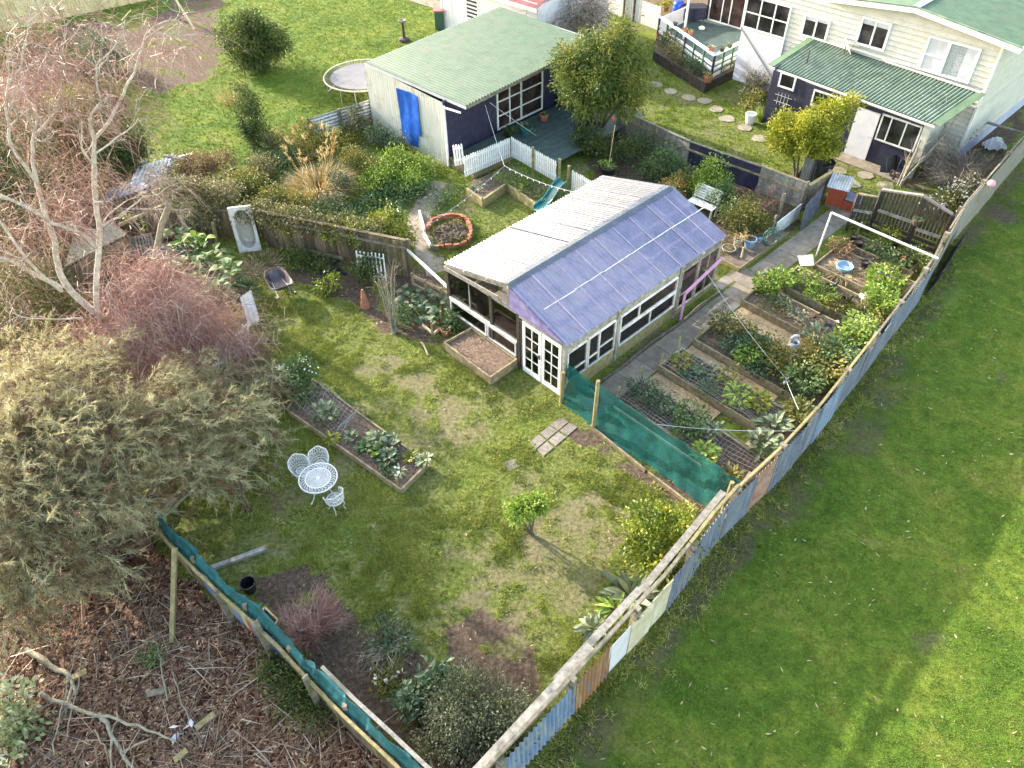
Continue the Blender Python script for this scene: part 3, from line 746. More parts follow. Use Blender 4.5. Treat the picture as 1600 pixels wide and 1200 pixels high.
fl = MB(); fl.fbox(G, .14, 7.34, .06, 4.96, -.02, .012); struct('paved_floor', fl, K['paver'])
b = thing('potting_bench', 'long wooden potting bench seen through the greenhouse windows', 'bench', G(3.6, .6))
for (u, v) in ((.6, .3), (.6, .85), (4.8, .3), (4.8, .85), (2.7, .3), (2.7, .85)):
    m_ = MB(); m_.fbox(G, u - .035, u + .035, v - .035, v + .035, .012, .76); part(b, 'leg', m_, K['old_wood'])
m_ = MB()
for k in range(5): m_.fbox(G, .45, 4.95, .24 + k * .14, .36 + k * .14, .76, .79)
part(b, 'top', m_, K['new_wood'])
b = thing('shelf_bench', 'low plank shelf behind the open front of the greenhouse', 'bench', G(.7, 3.6))
m_ = MB(); m_.fbox(G, .4, .95, 2.2, 4.8, .7, .74); part(b, 'top', m_, K['new_wood'])
for v in (2.3, 3.5, 4.7):
    m_ = MB(); m_.fbox(G, .45, .9, v - .04, v + .04, .012, .7); part(b, 'leg', m_, K['old_wood'])

def pot(name, label, loc, r, h, mat, plant=None, cat='pot', soil=True, group=None):
    t = thing(name, label, cat, loc, 0, group)
    m_ = MB(); m_.lathe(loc, [(r * .1, .005), (r * .72, .0), (r * .95, h * .8), (r * 1.06, h * .8), (r * 1.06, h), (r * .93, h), (r * .9, h * .82)], 14)
    part(t, 'body', m_, mat, smooth=False)
    if soil:
        m_ = MB(); a = np.arange(12) * math.pi / 6
        m_.poly([np.asarray(loc) + [r * .92 * math.cos(x), r * .92 * math.sin(x), h * .84] for x in a]); part(t, 'soil', m_, K['soil'])
    if plant:
        n_, L, Wd, sp, pm = plant
        m_ = MB(); c = np.asarray(loc) + [0, 0, h * .8]
        D = unit(rdir(n_) * [1, 1, .4] + [0, 0, .7]); m_.bigleaves(c + rng.normal(size=(n_, 3)) * sp * [1, 1, .5], D, L * rng.uniform(.6, 1.1, n_), Wd); part(t, 'leaves', m_, pm)
    return t
pot('plant_pot', 'terracotta pot inside the greenhouse beside its front corner post', G(.65, 4.55, .74), .13, .2, K['terracotta'], (14, .2, .06, .03, K['l_veg']))
pot('plant_pot', 'round white pot on the shelf behind the open greenhouse front', G(.62, 3.9, .74), .16, .16, K['enamel'])
pot('plant_pot', 'brown pot with yellow plant on the long potting bench', G(3.2, .55, .79), .15, .2, K['terracotta'], (30, .3, .08, .06, K['l_yellow']))
pot('plant_pot', 'black pot with green seedlings on the potting bench', G(1.6, .55, .79), .15, .18, K['black_plastic'], (30, .25, .07, .08, K['l_veg']))
pot('plant_pot', 'orange pot with tall yellow stems on the potting bench', G(4.3, .6, .79), .16, .22, K['terracotta'], (40, .4, .08, .08, K['l_mix']))
wc = thing('watering_can', 'blue watering can hanging inside the greenhouse by the doors', 'watering can', G(.5, 2.45, .74))
m_ = MB(); m_.lathe(G(.5, 2.45, .74), [(.0, 0), (.13, 0), (.12, .24), (.05, .27), (.0, .27)], 14); part(wc, 'body', m_, K['blue_plastic'], smooth=True)
m_ = MB(); m_.tube([G(.5, 2.34, .8), G(.5, 2.22, .95), G(.5, 2.14, 1.05)], [.025, .02, .03], 8); part(wc, 'spout', m_, K['blue_plastic'])
m_ = MB(); m_.tube([G(.5, 2.56, .8), G(.5, 2.68, .92), G(.5, 2.6, 1.08), G(.5, 2.47, 1.02)], .012, 6); part(wc, 'handle', m_, K['blue_plastic'])

pk = thing('clothes_frame', 'pink painted timber frame leaning along the greenhouse wall', 'timber frame', G(5.3, -.27), G.rz)
m_ = MB(); m_.beam(G(5.28, -.3, 1.12), G(7.5, -.12, 1.28), .07, .09); part(pk, 'rail', m_, K['pink'])
m_ = MB(); m_.beam(G(5.3, -.3, 0), G(5.3, -.3, 1.08), .07, .07); part(pk, 'leg', m_, K['pink'])

# ------------------------------------------------------------------ green-roofed shed
s_ = thing('garden_shed', 'off-white and navy shed with wide green corrugated roof', 'shed', S(0, 0), S.rz)
c_f, c_b, c_fb, c_ff = P(728, 165, 2.86), P(572, 97, 3.06), P(778, 12, 3.06), P(953, 54, 2.86)
c_ff = c_f + (c_fb - c_b) * 1.02
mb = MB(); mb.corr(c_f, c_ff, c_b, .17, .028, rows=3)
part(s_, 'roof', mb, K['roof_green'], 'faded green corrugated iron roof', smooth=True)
mb = MB(); dn = np.array([0, 0, -.07])
mb.beam(c_f + dn * 1.1, c_b + dn * 1.1, .03, .17); mb.beam(c_b + dn, c_fb + dn, .03, .12); mb.beam(c_ff + dn, c_fb + dn, .03, .14)
part(s_, 'fascia', mb, K['pale_lilac'], 'white fascia board')
mb = MB(); mb.beam(c_f + dn * .9, c_ff + dn * .9, .04, .08); mb.beam(c_f - S.b * .0 + [0, 0, -.13], c_ff + [0, 0, -.13], .02, .05); part(s_, 'eave_batten', mb, K['old_wood'])
mb = MB(); mb.beam(c_f + (c_b - c_f) * -.004 + [0, 0, .016], c_b + [0, 0, .016], .1, .02); part(s_, 'barge_flashing', mb, K['roof_green2'])
def roof_z(v): return 2.86 - .03 + (v + 1.15) * (.2 / 6.2)
SW = 8.3
mb = MB()
# left wall of vertical ribbed cladding, from the front corner to the back
nr = 34; L0 = 5.05
tt = np.linspace(0, L0, nr * 6 + 1); ph = (tt / L0 * nr) % 1
off = np.where(ph < .3, .012, 0)
mb.grid(np.stack([[S(-o, v, 0) for v, o in zip(tt, off)], [S(-o, v, roof_z(v) - .12) for v, o in zip(tt, off)]]))
part(s_, 'side_wall', mb, K['shed_wall'], 'off-white ribbed side wall')
mb = MB(); mb.fbox(S, .02, SW, 4.98, 5.05, 0, 2.9); mb.fbox(S, SW - .06, SW, .06, 4.98, 0, 2.7); part(s_, 'back_wall', mb, K['shed_wall'])
mb = MB(); mb.fbox(S, .0, SW, .0, .07, 0, 2.78); part(s_, 'front_wall', mb, K['navy'], 'navy blue front wall')
mb = MB(); mb.fbox(S, -.05, .05, -.06, 0, 0, 2.62); part(s_, 'corner_board', mb, K['white'])
mb = MB(); mb.tube([S(-.06, -.12, 2.62), S(-.05, -.1, 2.5), S(-.05, -.1, .05)], .04, 8); mb.tube([S(-.06, -1.1, 2.7), S(-.06, -.12, 2.6)], .04, 8); part(s_, 'downpipe', mb, K['white'])
def sv(px, py): q = PV(px, py, S(0, 0), S.b); return np.dot(q - S.o, S.a), q[2]
u0, _z = sv(779, 215); u1, _z = sv(845, 186)
um = u0 + (u1 - u0) * .52
for a, b_, cs in ((u0, um - .04, [u0 + (um - u0) * .5]), (um + .04, u1, [])):
    window(s_, S, 'u', 0, a, b_, .58, 2.35, -1, cs, [1.12, 1.75], K['white'], K['pane_warm'], .07, name='glazed_door')
mb = MB(); mb.fbox(S, SW - .9, SW - .8, -2.1, .0, 0, 2.2); part(s_, 'porch_panel', mb, K['navy'])
tp = solo('tarp', (lambda A: MB().slab(A, .006))(np.array([[S(-.07 - .02 * math.sin(3 * v + 2 * z) - .008 * math.sin(9 * v), v, z) for z in np.linspace(.2 + (.6 if v < 1.78 else .0), 2.55 + .02 * math.sin(4 * v), 16)] for v in np.linspace(1.5, 2.85, 18)])), K['tarp'], 'bright blue tarpaulin covering the doorway of the off-white shed wall', 'tarp', smooth=False)

# decking in front of the shed
dk = MB()
dv0, dv1 = -3.6, -.0
for k in range(24):
    v = -.12 - k * .15
    ue = 8.6
    dk.fbox(S, (.05 if v > -1.45 else 2.55), ue, v - .142, v, .4, .44)
dks = thing('deck', 'low dark green painted deck in front of the navy shed', 'deck', S(3, -1))
part(dks, 'boards', dk, K['floor_teal'])
mb = MB(); mb.fbox(S, .05, 2.5, -1.66, -1.6, .02, .4); mb.fbox(S, 2.48, 2.54, -3.75, -1.66, .02, .4); mb.fbox(S, .0, .05, -1.6, -.1, .02, .44); part(dks, 'skirt', mb, K['bed_wood'])

# ------------------------------------------------------------------ house and lean-to
VW = 2.5
hs = thing('house', 'cream weatherboard house with a low green gable roof', 'house', H(4, VW), H.rz)
def hv(px, py, v=VW):
    q = PV(px, py, H(0, v), H.b); w = q - H.o
    return float(np.dot(w, H.a)), float(q[2])
ap = hv(1432, 11, VW - .35); er = hv(1598, 75, VW - .35); UC = hv(1551, 112)[0]
half = er[0] - ap[0]; el = (ap[0] - half, er[1])
ul = hv(1160, 50)[0]
nb = 30
wl = MB(); z_top = er[1] - .12
ps = [H(UC, VW, 0)]
# weatherboards: each overlapping course is a tilted strip
bh = .2; k = 0; z = .3
def gable_lim(z):
    if z < z_top: return ul, UC
    f = (ap[1] - .1 - z) / max(.01, ap[1] - .1 - z_top); return (ap[0] - (ap[0] - el[0] + 0) * f), min(UC, ap[0] + (UC - ap[0]) * f)
while z < ap[1] - .15:
    a, b_ = gable_lim(z + bh * .6)
    wl.add([H(a, VW - .07, z), H(b_, VW - .07, z), H(b_, VW - .004, z + bh), H(a, VW - .004, z + bh), H(a, VW, z), H(b_, VW, z)], [[0, 1, 2, 3]], rng.random()); wl.add([H(a, VW - .07, z), H(a, VW, z), H(b_, VW, z), H(b_, VW - .07, z)], [[0, 1, 2, 3]], .3)
    z += bh
part(hs, 'weatherboard_wall', wl, K['cream'])
wl = MB()
z = .55
while z < z_top:
    wl.add([H(UC + .03, VW, z), H(UC + .03, 14, z), H(UC + .004, 14, z + bh), H(UC + .004, VW, z + bh)], [[0, 1, 2, 3]], rng.random())
    z += bh
wl.fbox(H, UC - .2, UC - .01, VW + .02, 14, .5, z_top); wl.fbox(H, ul, ul + .12, VW + .02, 9, .3, z_top); part(hs, 'side_wall', wl, K['cream'])
wl = MB(); wl.fbox(H, UC - .15, UC + .035, VW + .05, 14, 0, .55); part(hs, 'foundation', wl, surf('pale_blue_base', [(.3, .34, .5), (.38, .42, .58), (.45, .48, .6)], 3, .7))
wl = MB(); wl.fbox(H, UC - .03, UC + .05, VW - .085, VW + .05, .3, z_top); part(hs, 'corner_board', wl, K['white'])
r0, r1 = VW - .35, 14
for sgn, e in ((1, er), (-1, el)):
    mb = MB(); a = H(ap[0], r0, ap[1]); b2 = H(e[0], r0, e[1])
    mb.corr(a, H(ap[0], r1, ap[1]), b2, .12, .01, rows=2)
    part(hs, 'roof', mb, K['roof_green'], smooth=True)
    mb = MB(); mb.beam(a + [0, 0, -.12], b2 + [0, 0, -.12], .04, .2); part(hs, 'barge_board', mb, K['white'])
    mb = MB(); mb.beam(a + [0, 0, .0], b2 + [0, 0, .0], .06, .05); part(hs, 'barge_flashing', mb, K['roof_green2'])
mb = MB(); mb.beam(H(ap[0], r0, ap[1] + .02), H(ap[0], r1, ap[1] + .02), .3, .03); part(hs, 'ridge_cap', mb, surf('blue_grey_ridge', [(.25, .33, .5), (.3, .4, .55), (.36, .45, .58)], 3, .5))
mb = MB(); mb.beam(H(er[0], r0, er[1] - .05), H(er[0], r1, er[1] - .05), .12, .1); part(hs, 'gutter', mb, K['white'])
def hwin(x0, y0, x1, y1, cols=(), rows=(), pm=None, lab=None, side=None):
    a0, z1 = hv(x0, y0); a1, z0 = hv(x1, y1)
    c = [a0 + (a1 - a0) * f for f in cols]; r = [z0 + (z1 - z0) * f for f in rows]
    w = window(hs, H, 'u', VW - .02, a0, a1, z0, z1, -1, c, r, K['white'], pm or K['pane'], .085, dep=.085)
    if lab: w['label'] = lab
    if len(cols) == 1:
        for p0, p1 in ((a0, c[0] - .03), (c[0] + .03, a1)):
            b_ = MB(); b_.fbox(H, p0 + .01, p1 - .01, VW - .082, VW - .076, z1 - (z1 - z0) * rng.uniform(.12, .2), z1); part(hs, 'blind', b_, K['pane_white'], parent=w)
    return w
hwin(1262, 24, 1289, 62, [.5], lab='double window partly above the lean-to roof')
hwin(1352, 28, 1380, 76, [.5], lab='dark double window beside the satellite dish')
w1 = hv(1459, 56); w2 = hv(1450, 104)
a0, z1 = hv(1456, 58); a1, z0 = hv(1512, 126)
window(hs, H, 'u', VW - .02, a0, a0 + .72, z0, z1, -1, [], [z0 + (z1 - z0) * .48], K['white'], K['pane_white'], .08, dep=.085)
wb_ = window(hs, H, 'u', VW - .02, a0 + .84, a1, z0, z1, -1, [], [], K['white'], K['pane_lace'], .08, dep=.083)
cu = MB(); cu.fbox(H, a1 - .42, a1, VW - .09, VW - .078, z0, z1); part(hs, 'curtain', cu, K['pane_white'], parent=wb_)
# sunroom glazing
a0, z1 = hv(1172, -6); a1, z0 = hv(1226, 58)
window(hs, H, 'u', VW - .02, a0, a1, z0, z1, -1, [a0 + (a1 - a0) * .34, a0 + (a1 - a0) * .68], [z0 + (z1 - z0) * .5], K['white'], K['pane'], .07, dep=.085)
al, _ = hv(1160, 50)
mb = MB(); mb.fbox(H, al, hv(1228, 60)[0], VW - .1, VW - .075, .3, z0 - .1); part(hs, 'apron_panel', mb, K['pale_lilac'])
mb = MB(); mb.beam(H(al, VW - .1, z0 - .15), H(al + 2.3, VW - .1, .75), .05, .06); part(hs, 'handrail', mb, K['grey_wood'])
# recessed back wall with the sliding door on the deck
DZ = .55
q0 = P(1106, 30, DZ); vb = float(np.dot(q0 - H.o, H.b)); 
ub0 = float(np.dot(q0 - H.o, H.a))
ub1 = hv(1158, 46, vb)[0]
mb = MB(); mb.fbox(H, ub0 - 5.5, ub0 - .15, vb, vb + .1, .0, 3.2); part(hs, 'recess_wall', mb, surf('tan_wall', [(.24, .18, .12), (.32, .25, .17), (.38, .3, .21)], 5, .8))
mb = MB(); mb.fbox(H, ub0 - .15, ub0 + .0, vb - .04, vb + .1, 0, 3.2); mb.fbox(H, ub1 + .02, ub1 + .35, vb - .04, vb + .1, 0, 3.2); part(hs, 'pilaster', mb, K['navy'])
window(hs, H, 'u', vb, ub0 + .06, ub1 - .04, DZ + .06, 2.6, -1, [ub0 + (ub1 - ub0) * .38, ub0 + (ub1 - ub0) * .62], [2.05], K['white'], K['pane_warm'], .06, name='sliding_door')

dh = thing('satellite_dish', 'small grey satellite dish by the upstairs double window', 'satellite dish', H(hv(1330, 80)[0], VW - .3, hv(1330, 80)[1]))
c = H(hv(1332, 66)[0], VW - .5, hv(1332, 66)[1])
prof = [(r_, .35 * r_ * r_) for r_ in np.linspace(0.01, .42, 8)]
m_ = MB(); m_.lathe((0, 0, 0), prof, 20); m_.lathe((0, 0, -.012), prof, 20)
ax_d = unit(np.array([.82, -.1, .45])); t1 = unit(np.cross(ax_d, [0, 0, 1])); t2 = np.cross(t1, ax_d)
m_.V = [v[:, :1] * t1 + v[:, 1:2] * t2 + v[:, 2:3] * ax_d + c for v in m_.V]
part(dh, 'dish', m_, surf('dish_grey', [(.26, .27, .33), (.32, .33, .4), (.38, .39, .45)], 4, .5), smooth=True)
m_ = MB(); m_.tube([c - ax_d * .02, c + [0, 0, -.35], H(hv(1330, 80)[0], VW - .05, c[2] - .5)], .02, 6); m_.tube([c - t2 * .35, c + ax_d * .4], .01, 5); part(dh, 'bracket', m_, K['dark_steel'])

lt = thing('lean_to', 'navy lean-to shed with mossy green corrugated roof against the house', 'shed', H(3, 0), H.rz)
def onv(px, py, v): return PV(px, py, H(0, v), H.b)
fl_, fr_ = P(1205, 103, 2.42), P(1462, 196, 2.42); bl_, br_ = onv(1270, 60, VW - .06), onv(1525, 143, VW - .06)
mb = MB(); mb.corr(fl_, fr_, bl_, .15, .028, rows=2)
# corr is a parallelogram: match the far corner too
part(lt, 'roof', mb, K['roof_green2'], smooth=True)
bre = fr_ + (bl_ - fl_)
mb = MB(); mb.beam(fr_ + [0, 0, .03] , bre + [0, 0, .03], .34, .02); part(lt, 'roof_flashing', mb, K['roof_green']); mb = MB(); mb.beam(fl_ + [0, 0, .03], bl_ + [0, 0, .03], .3, .02); part(lt, 'roof_flashing', mb, K['roof_green'])
mb = MB(); mb.tube([fl_ + [0, 0, -.06] - H.b * .05, fr_ + [0, 0, -.06] - H.b * .05], .055, 8); mb.beam(bl_ + [0, 0, .03], bre + [0, 0, .03], .16, .02); part(lt, 'gutter', mb, K['cream'])
ur = 6.75
mb = MB(); mb.fbox(H, 0, ur, 0, .08, 0, 2.36); mb.fbox(H, 0, .08, .08, VW, 0, 2.5); part(lt, 'front_wall', mb, K['navy'], 'navy blue wall')
mb = MB(); mb.fbox(H, ur - .1, ur - .02, .08, VW - .1, 0, 2.45); mb.fbox(H, ur - .02, ur + .22, -.06, .12, 0, 2.34); part(lt, 'end_wall', mb, K['cream'], 'stained white end wall')
a0 = float(np.dot(P(1318, 240) - H.o, H.a)); 
d = MB(); d.fbox(H, a0, a0 + .95, -.04, 0, .06, 2.06); do = part(lt, 'door', d, K['pale_lilac'], 'plain white door')
h = MB(); h.tube([H(a0 + .85, -.07, 1.05), H(a0 + .73, -.07, 1.05)], .014); h.tube([H(a0 + .85, -.07, 1.05), H(a0 + .85, -.03, 1.05)], .012); part(lt, 'handle', h, K['steel'], parent=do)
def lv(px, py): return hv(px, py, 0)
x0, z1 = lv(1382, 180); x1, z0 = lv(1414, 231)
window(lt, H, 'u', 0, x0, max(x1, x0 + 1.5), z0, min(z1, 2.15), -1, [x0 + .35, x0 + .95], [], K['worn_white'], K['pane'], .06)
x0, z1 = lv(1221, 122); x1, z0 = lv(1241, 140)
window(lt, H, 'u', 0, x0, x0 + .62, z0, z0 + .5, -1, [], [], K['white'], K['pane'], .07)
x0, z1 = lv(1275, 140)
window(lt, H, 'u', 0, x0, x0 + 1.1, z1 - .6, z1 - .05, -1, [], [], K['white'], K['pane'], .06)
rk = MB()
x0, z0 = lv(1213, 152)
for k in range(4): rk.tube([H(x0 + .1 + k * .16, -.06, z0 - .25), H(x0 + .1 + k * .16, -.06, z0 + .3)], .012, 5)
for zz in (-.12, .16): rk.tube([H(x0 - .05, -.06, z0 + zz), H(x0 + .75, -.06, z0 + zz)], .012, 5)
part(lt, 'wall_rack', rk, K['steel'])
st = solo('concrete_step', MB().fbox(H, a0 - .1, ur + .1, -.75, -.02, 0.004, .06), K['concrete'], 'concrete strip at the foot of the navy lean-to wall', 'step')
vp = solo('vent_pipe', MB().tube([onv(1258, 108, .9), onv(1258, 108, .9) + [0, 0, .8]], .03, 8), K['dark_steel'], 'thin black flue pipe rising from the lean-to roof', 'pipe')

# house behind the shed (red roof)
q = P(693, 45, 0); B2 = Fr(q, 133)
h2 = thing('cottage', 'white weatherboard cottage with a red iron roof behind the green shed', 'house', B2(2, 2), B2.rz)
mb = MB(); z = 0
while z < 2.7:
    mb.add([B2(0, -.025, z), B2(7, -.025, z), B2(7, -.003, z + .2), B2(0, -.003, z + .2)], [[0, 1, 2, 3]], rng.random()); z += .2
mb.fbox(B2, .0, 7, .01, 6, 0, 2.7); part(h2, 'wall', mb, K['pale_lilac'])
mb = MB(); mb.fbox(B2, -.06, .06, -.05, .05, 0, 2.7); mb.fbox(B2, .7, .8, -.04, .02, 0, 2.7); part(h2, 'corner_board', mb, K['white'])
mb = MB(); mb.corr(B2(-.2, -.3, 2.65), B2(7.2, -.3, 2.65), B2(-.2, 3, 3.9), .13, .012); part(h2, 'roof', mb, K['roof_red'], smooth=True)
mb = MB(); mb.fbox(B2, -.2, 7.2, -.36, -.3, 2.5, 2.66); mb.beam(B2(1.1, -.28, 2.72), B2(1.1, 3, 3.94), .14, .02); part(h2, 'fascia', mb, K['white'])
window(h2, B2, 'u', 0, 2.0, 2.8, 1.1, 2.2, -1, [], [], K['white'], K['pane'], .06)
# ------------------------------------------------------------------ paths and slabs
def sheet(name, pts, z, mat, sub=10):
    mb = MB(); mb.poly([np.array([q[0], q[1], z]) for q in pts]); return struct(name, mb, mat)
pth = MB()
us = np.concatenate([np.arange(.2, 15.4, .9), [15.4]])
for a, b in zip(us[:-1], us[1:]):
    le = .58 if a < 8.2 else (.15 if a < 11 else .25); le = -.42 if a < 7.6 else -.3
    pth.fbox(G, a + .008, b - .008, -1.22, le, -.1, .012 + rng.uniform(0, .008))
pth.fbox(G, 7.6, 9.2, -.3, .1, -.1, .011)
struct('concrete_path', pth, K['concrete'])
A = []
for (x, y) in ((692, 285), (672, 308), (657, 335), (652, 362), (662, 392), (688, 425)):
    A.append(P(x, y))
A = np.array(A); T = unit(np.gradient(A, axis=0)); Nn = np.stack([-T[:, 1], T[:, 0], 0 * T[:, 0]], 1)
tt = np.linspace(0, 5, 26); Ai = np.stack([np.interp(tt, np.arange(6), A[:, k]) for k in range(3)], 1); Ni = np.stack([np.interp(tt, np.arange(6), Nn[:, k]) for k in range(3)], 1)
wd = np.interp(tt, [0, 1, 2, 3, 4, 5], [.55, .5, .42, .42, .5, .45]); w2 = wd[:, None] * (1 + .12 * rng.normal(size=(26, 1)))
mb = MB(); mb.slab(np.stack([Ai + Ni * w2 + [0, 0, .012], Ai - Ni * w2 + [0, 0, .012]]), .08); struct('curved_path', mb, K['concrete'])
saw = MB()
for u0, u1, v0, v1 in ((2.15, 2.87, -3.6, -1.3), (6.25, 7.3, -4.0, -1.3), (4.05, 4.58, -4.4, -1.3)):
    n_ = 24; uu = np.linspace(u0, u1, 8); vv = np.linspace(v0, v1, n_)
    saw.grid(np.array([[G(a, b, .02 + .02 * rng.random()) for b in vv] for a in uu]))
struct('sawdust_path', saw, K['sawdust'])
qa, qb, qc, qd = [P(*q) for q in ((826, 691), (874, 652), (905, 667), (848, 716))]
def bil(a, b): return (qa * (1 - a) + qb * a) * (1 - b) + (qd * (1 - a) + qc * a) * b
for i, j, lab in ((0, 0, 'wood-grain paver at the grassy outer corner of the paver path'), (1, 0, 'wood-grain paver in the middle of the paver path on the greenhouse side'), (2, 0, 'paver of the path nearest the greenhouse doors'), (0, 1, 'wood-grain paver at the end towards the citrus tree'), (1, 1, 'middle paver on the yard side of the path'), (2, 1, 'cracked paver touching the foot of the green screen')):
    e = .02 + rng.uniform(0, .02)
    solo('paver', MB().prism([bil((i + a) / 3 + (e if a == 0 else -e) * .6, (j + b) / 2 + (e if b == 0 else -e)) for a, b in ((0, 0), (1, 0), (1, 1), (0, 1))], .016 + rng.uniform(0, .008)), K['paver'], lab, 'paver')
solo('paver', MB().prism([P(*q) for q in ((788, 722), (805, 718), (812, 730), (794, 736))], .02), K['paver'], 'lone pinkish paver lying in the bare grass', 'paver')
for i, (x, y) in enumerate(((1024, 133), (1048, 143), (1076, 153), (1101, 158), (1119, 171), (1136, 186), (1163, 200), (1187, 217), (1310, 268), (1332, 288), (1335, 312), (1326, 326), (1352, 275), (1382, 290))):
    a = np.arange(7) * 2 * math.pi / 7 + rng.random() * 2; c = P(x, y)
    r_ = rng.uniform(.3, .4, 7) * (1 if i < 8 else .95)
    solo('stepping_stone', MB().prism([c + [r_[k] * math.cos(a[k]), r_[k] * math.sin(a[k]), .002] for k in range(7)], .03), K['sandstone'],
         'pale stepping stone set in the grass between deck planter and lean-to' if i < 8 else 'worn stepping slab by the white shed door', 'stepping stone', group='stepping stones across the back lawn' if i < 8 else 'slabs near the shed door')

# ------------------------------------------------------------------ raised beds
def soil_top(mb, pts4, z, bump=.04, n=26, m=10):
    a, b, c, d = [np.asarray(q, float) for q in pts4]
    A = np.zeros((n, m, 3))
    for i in range(n):
        for j in range(m):
            s_, t_ = i / (n - 1), j / (m - 1)
            q = (a * (1 - s_) + b * s_) * (1 - t_) + (d * (1 - s_) + c * s_) * t_
            A[i, j] = [q[0], q[1], z + bump * (rng.random() - .3) * (0 if i in (0, n - 1) or j in (0, m - 1) else 1)]
    return mb.grid(A)

def bed(label, pts4, h, mat, soilmat, t=.05, zs=None, cat='raised bed', name='raised_bed', stakes=()):
    pts4 = [np.array([q[0], q[1], 0.0]) for q in pts4]
    c = sum(pts4) / 4; r = thing(name, label, cat, c)
    for i in range(4):
        p, q = pts4[i], pts4[(i + 1) % 4]; d = unit(q - p)
        mb = MB()
        e = -t / 2 if i % 2 else t / 2
        hh = h * rng.uniform(.97, 1.02)
        mb.beam(p - d * e + [0, 0, hh / 2], q + d * e + [0, 0, hh / 2], t, hh)
        part(r, 'side_board', mb, mat)
    ins = [p + unit(c - p) * t * .5 for p in pts4]
    mb = MB(); soil_top(mb, ins, zs if zs else h * .72); part(r, 'soil', mb, soilmat)
    for (px, py, zt) in stakes:
        mb = MB(); q = P(px, py); mb.beam(q, q + [rng.normal() * .03, rng.normal() * .03, zt], .045, .045, up=(0, 1, 0)); part(r, 'stake', mb, K['green_wood'])
    return r

bA = bed('bare brown raised bed in front of the open greenhouse end', [P(694.7, 534.5, .33), P(737, 511.6, .33), P(806.5, 561, .33), P(766, 588.6, .33)], .33, K['bed_wood'], K['dry_soil'])
bB = bed('long narrow raised bed of vegetables beside the white table', [P(448, 639, .2), P(483, 588, .2), P(668.5, 723, .2), P(626.5, 764, .2)], .2, K['bed_wood'], K['dry_soil'], stakes=((572, 650, .42), (672, 713, .38), (622, 765, .5)))
def gbed(label, u0, u1, v0, v1, h, mat='bed_wood', soil='soil', t=.05, stakes=()):
    return bed(label, [G(u0, v0), G(u1, v0), G(u1, v1), G(u0, v1)], h, K[mat], K[soil], t, stakes=stakes)
def fv(u, k=.25): return float(fence_v(u)) + k
gbed('netted vegetable bed directly behind the green shade screen', 1.0, 2.1, -1.25, fv(1.5), .25)
gbed('raised bed of leafy vegetables second from the green screen', 2.92, 4.0, -1.3, fv(3.4), .3)
gbed('raised bed of tangled herbs in front of the white swan ornament', 4.63, 6.2, -1.32, fv(5.4, .3), .3)
gbed('raised bed of bare dug soil with rows of sticks', 7.3, 8.45, -1.25, fv(7.8, .3), .3, soil='dry_soil')
gbed('raised bed with lime green herbs and black pots', 8.9, 10.2, -1.55, fv(9.5, .3), .3)
gbed('raised bed holding a blue dish on straw', 10.66, 12.1, -1.9, fv(11.2, .45), .32, soil='dry_soil')
gbed('narrow raised bed divided by short cross boards', 12.16, 12.6, -2.0, fv(12.3, .6), .3)
gbed('raised bed under the white pipe frame with black pots', 12.64, 13.4, -2.1, fv(13, .6), .28)
# netting over the two front beds and the long bed
def net(name, label, o, du, dv, nu, nv, z, sag=.05):
    mb = MB(); o, du, dv = (np.asarray(q, float) for q in (o, du, dv))
    def q(a, b): return o + du * (a + .035 * math.sin(11 * b + 3 * a)) + dv * (b + .008 * math.sin(13 * a + 29 * b)) + [0, 0, z - 2 * sag * math.sin(math.pi * a) * math.sin(math.pi * b) + .05 * math.sin(9 * a + 17 * b)]
    for i in range(nu + 1): mb.tube([q(i / nu, t) for t in np.linspace(0, 1, 25)], .0045, 3, cap=False)
    for j in range(nv + 1): mb.tube([q(t, j / nv) for t in np.linspace(0, 1, 9)], .0045, 3, cap=False)
    return solo(name, mb, K['netwire'], label, 'netting')
net('garden_net', 'white string net over the dark bed by the green screen', G(.98, -1.25), G(1.15, 0) - G(0, 0), G(0, -4.4) - G(0, 0), 9, 34, .36)
net('garden_net', 'white string net over the bed of leafy vegetables', G(2.92, -1.3), G(1.1, 0) - G(0, 0), G(0, -3.6) - G(0, 0), 9, 28, .4)
n0, n1, n2 = P(455, 630), P(484, 592), P(560, 650)
net('garden_net', 'grey wire net over the far half of the long bed', n0, n1 - n0, n2 - n1, 8, 14, .27)
mb = MB(); a, b = P(527, 676, .2), P(562, 643, .2)
t_ = np.linspace(0, 1, 24)
mb.slab(np.array([[a + (b - a) * t + [0, 0, .02 + .05 * abs(math.sin(8 * t)) + hh + .02 * rng.random()] for t in t_] for hh in (0, .1)]), .004)
solo('wire_strip', mb, K['steel'], 'crumpled silver mesh strip across the middle of the long bed', 'mesh strip')

# L-shaped planter by the slide
q = [P(730, 294, .35), P(754, 311, .35), P(791, 286, .35), P(838, 318, .35)]
lp = thing('sleeper_planter', 'L-shaped sleeper planter below the white picket fence', 'planter', P(791, 296))
for i in range(3):
    mb = MB(); p_, q_ = [np.array([w[0], w[1], .175]) for w in (q[i], q[i + 1])]; mb.beam(p_, q_, .1 - .004 * i, .35, ext=.03); part(lp, 'side_board', mb, K['green_wood'])
mb = MB(); mb.poly([np.array([w[0], w[1], .24]) for w in (q[0], q[1], q[2], q[3], P(872, 300, .3), P(800, 255, .3), P(735, 282, .3))]); part(lp, 'soil', mb, K['soil'])

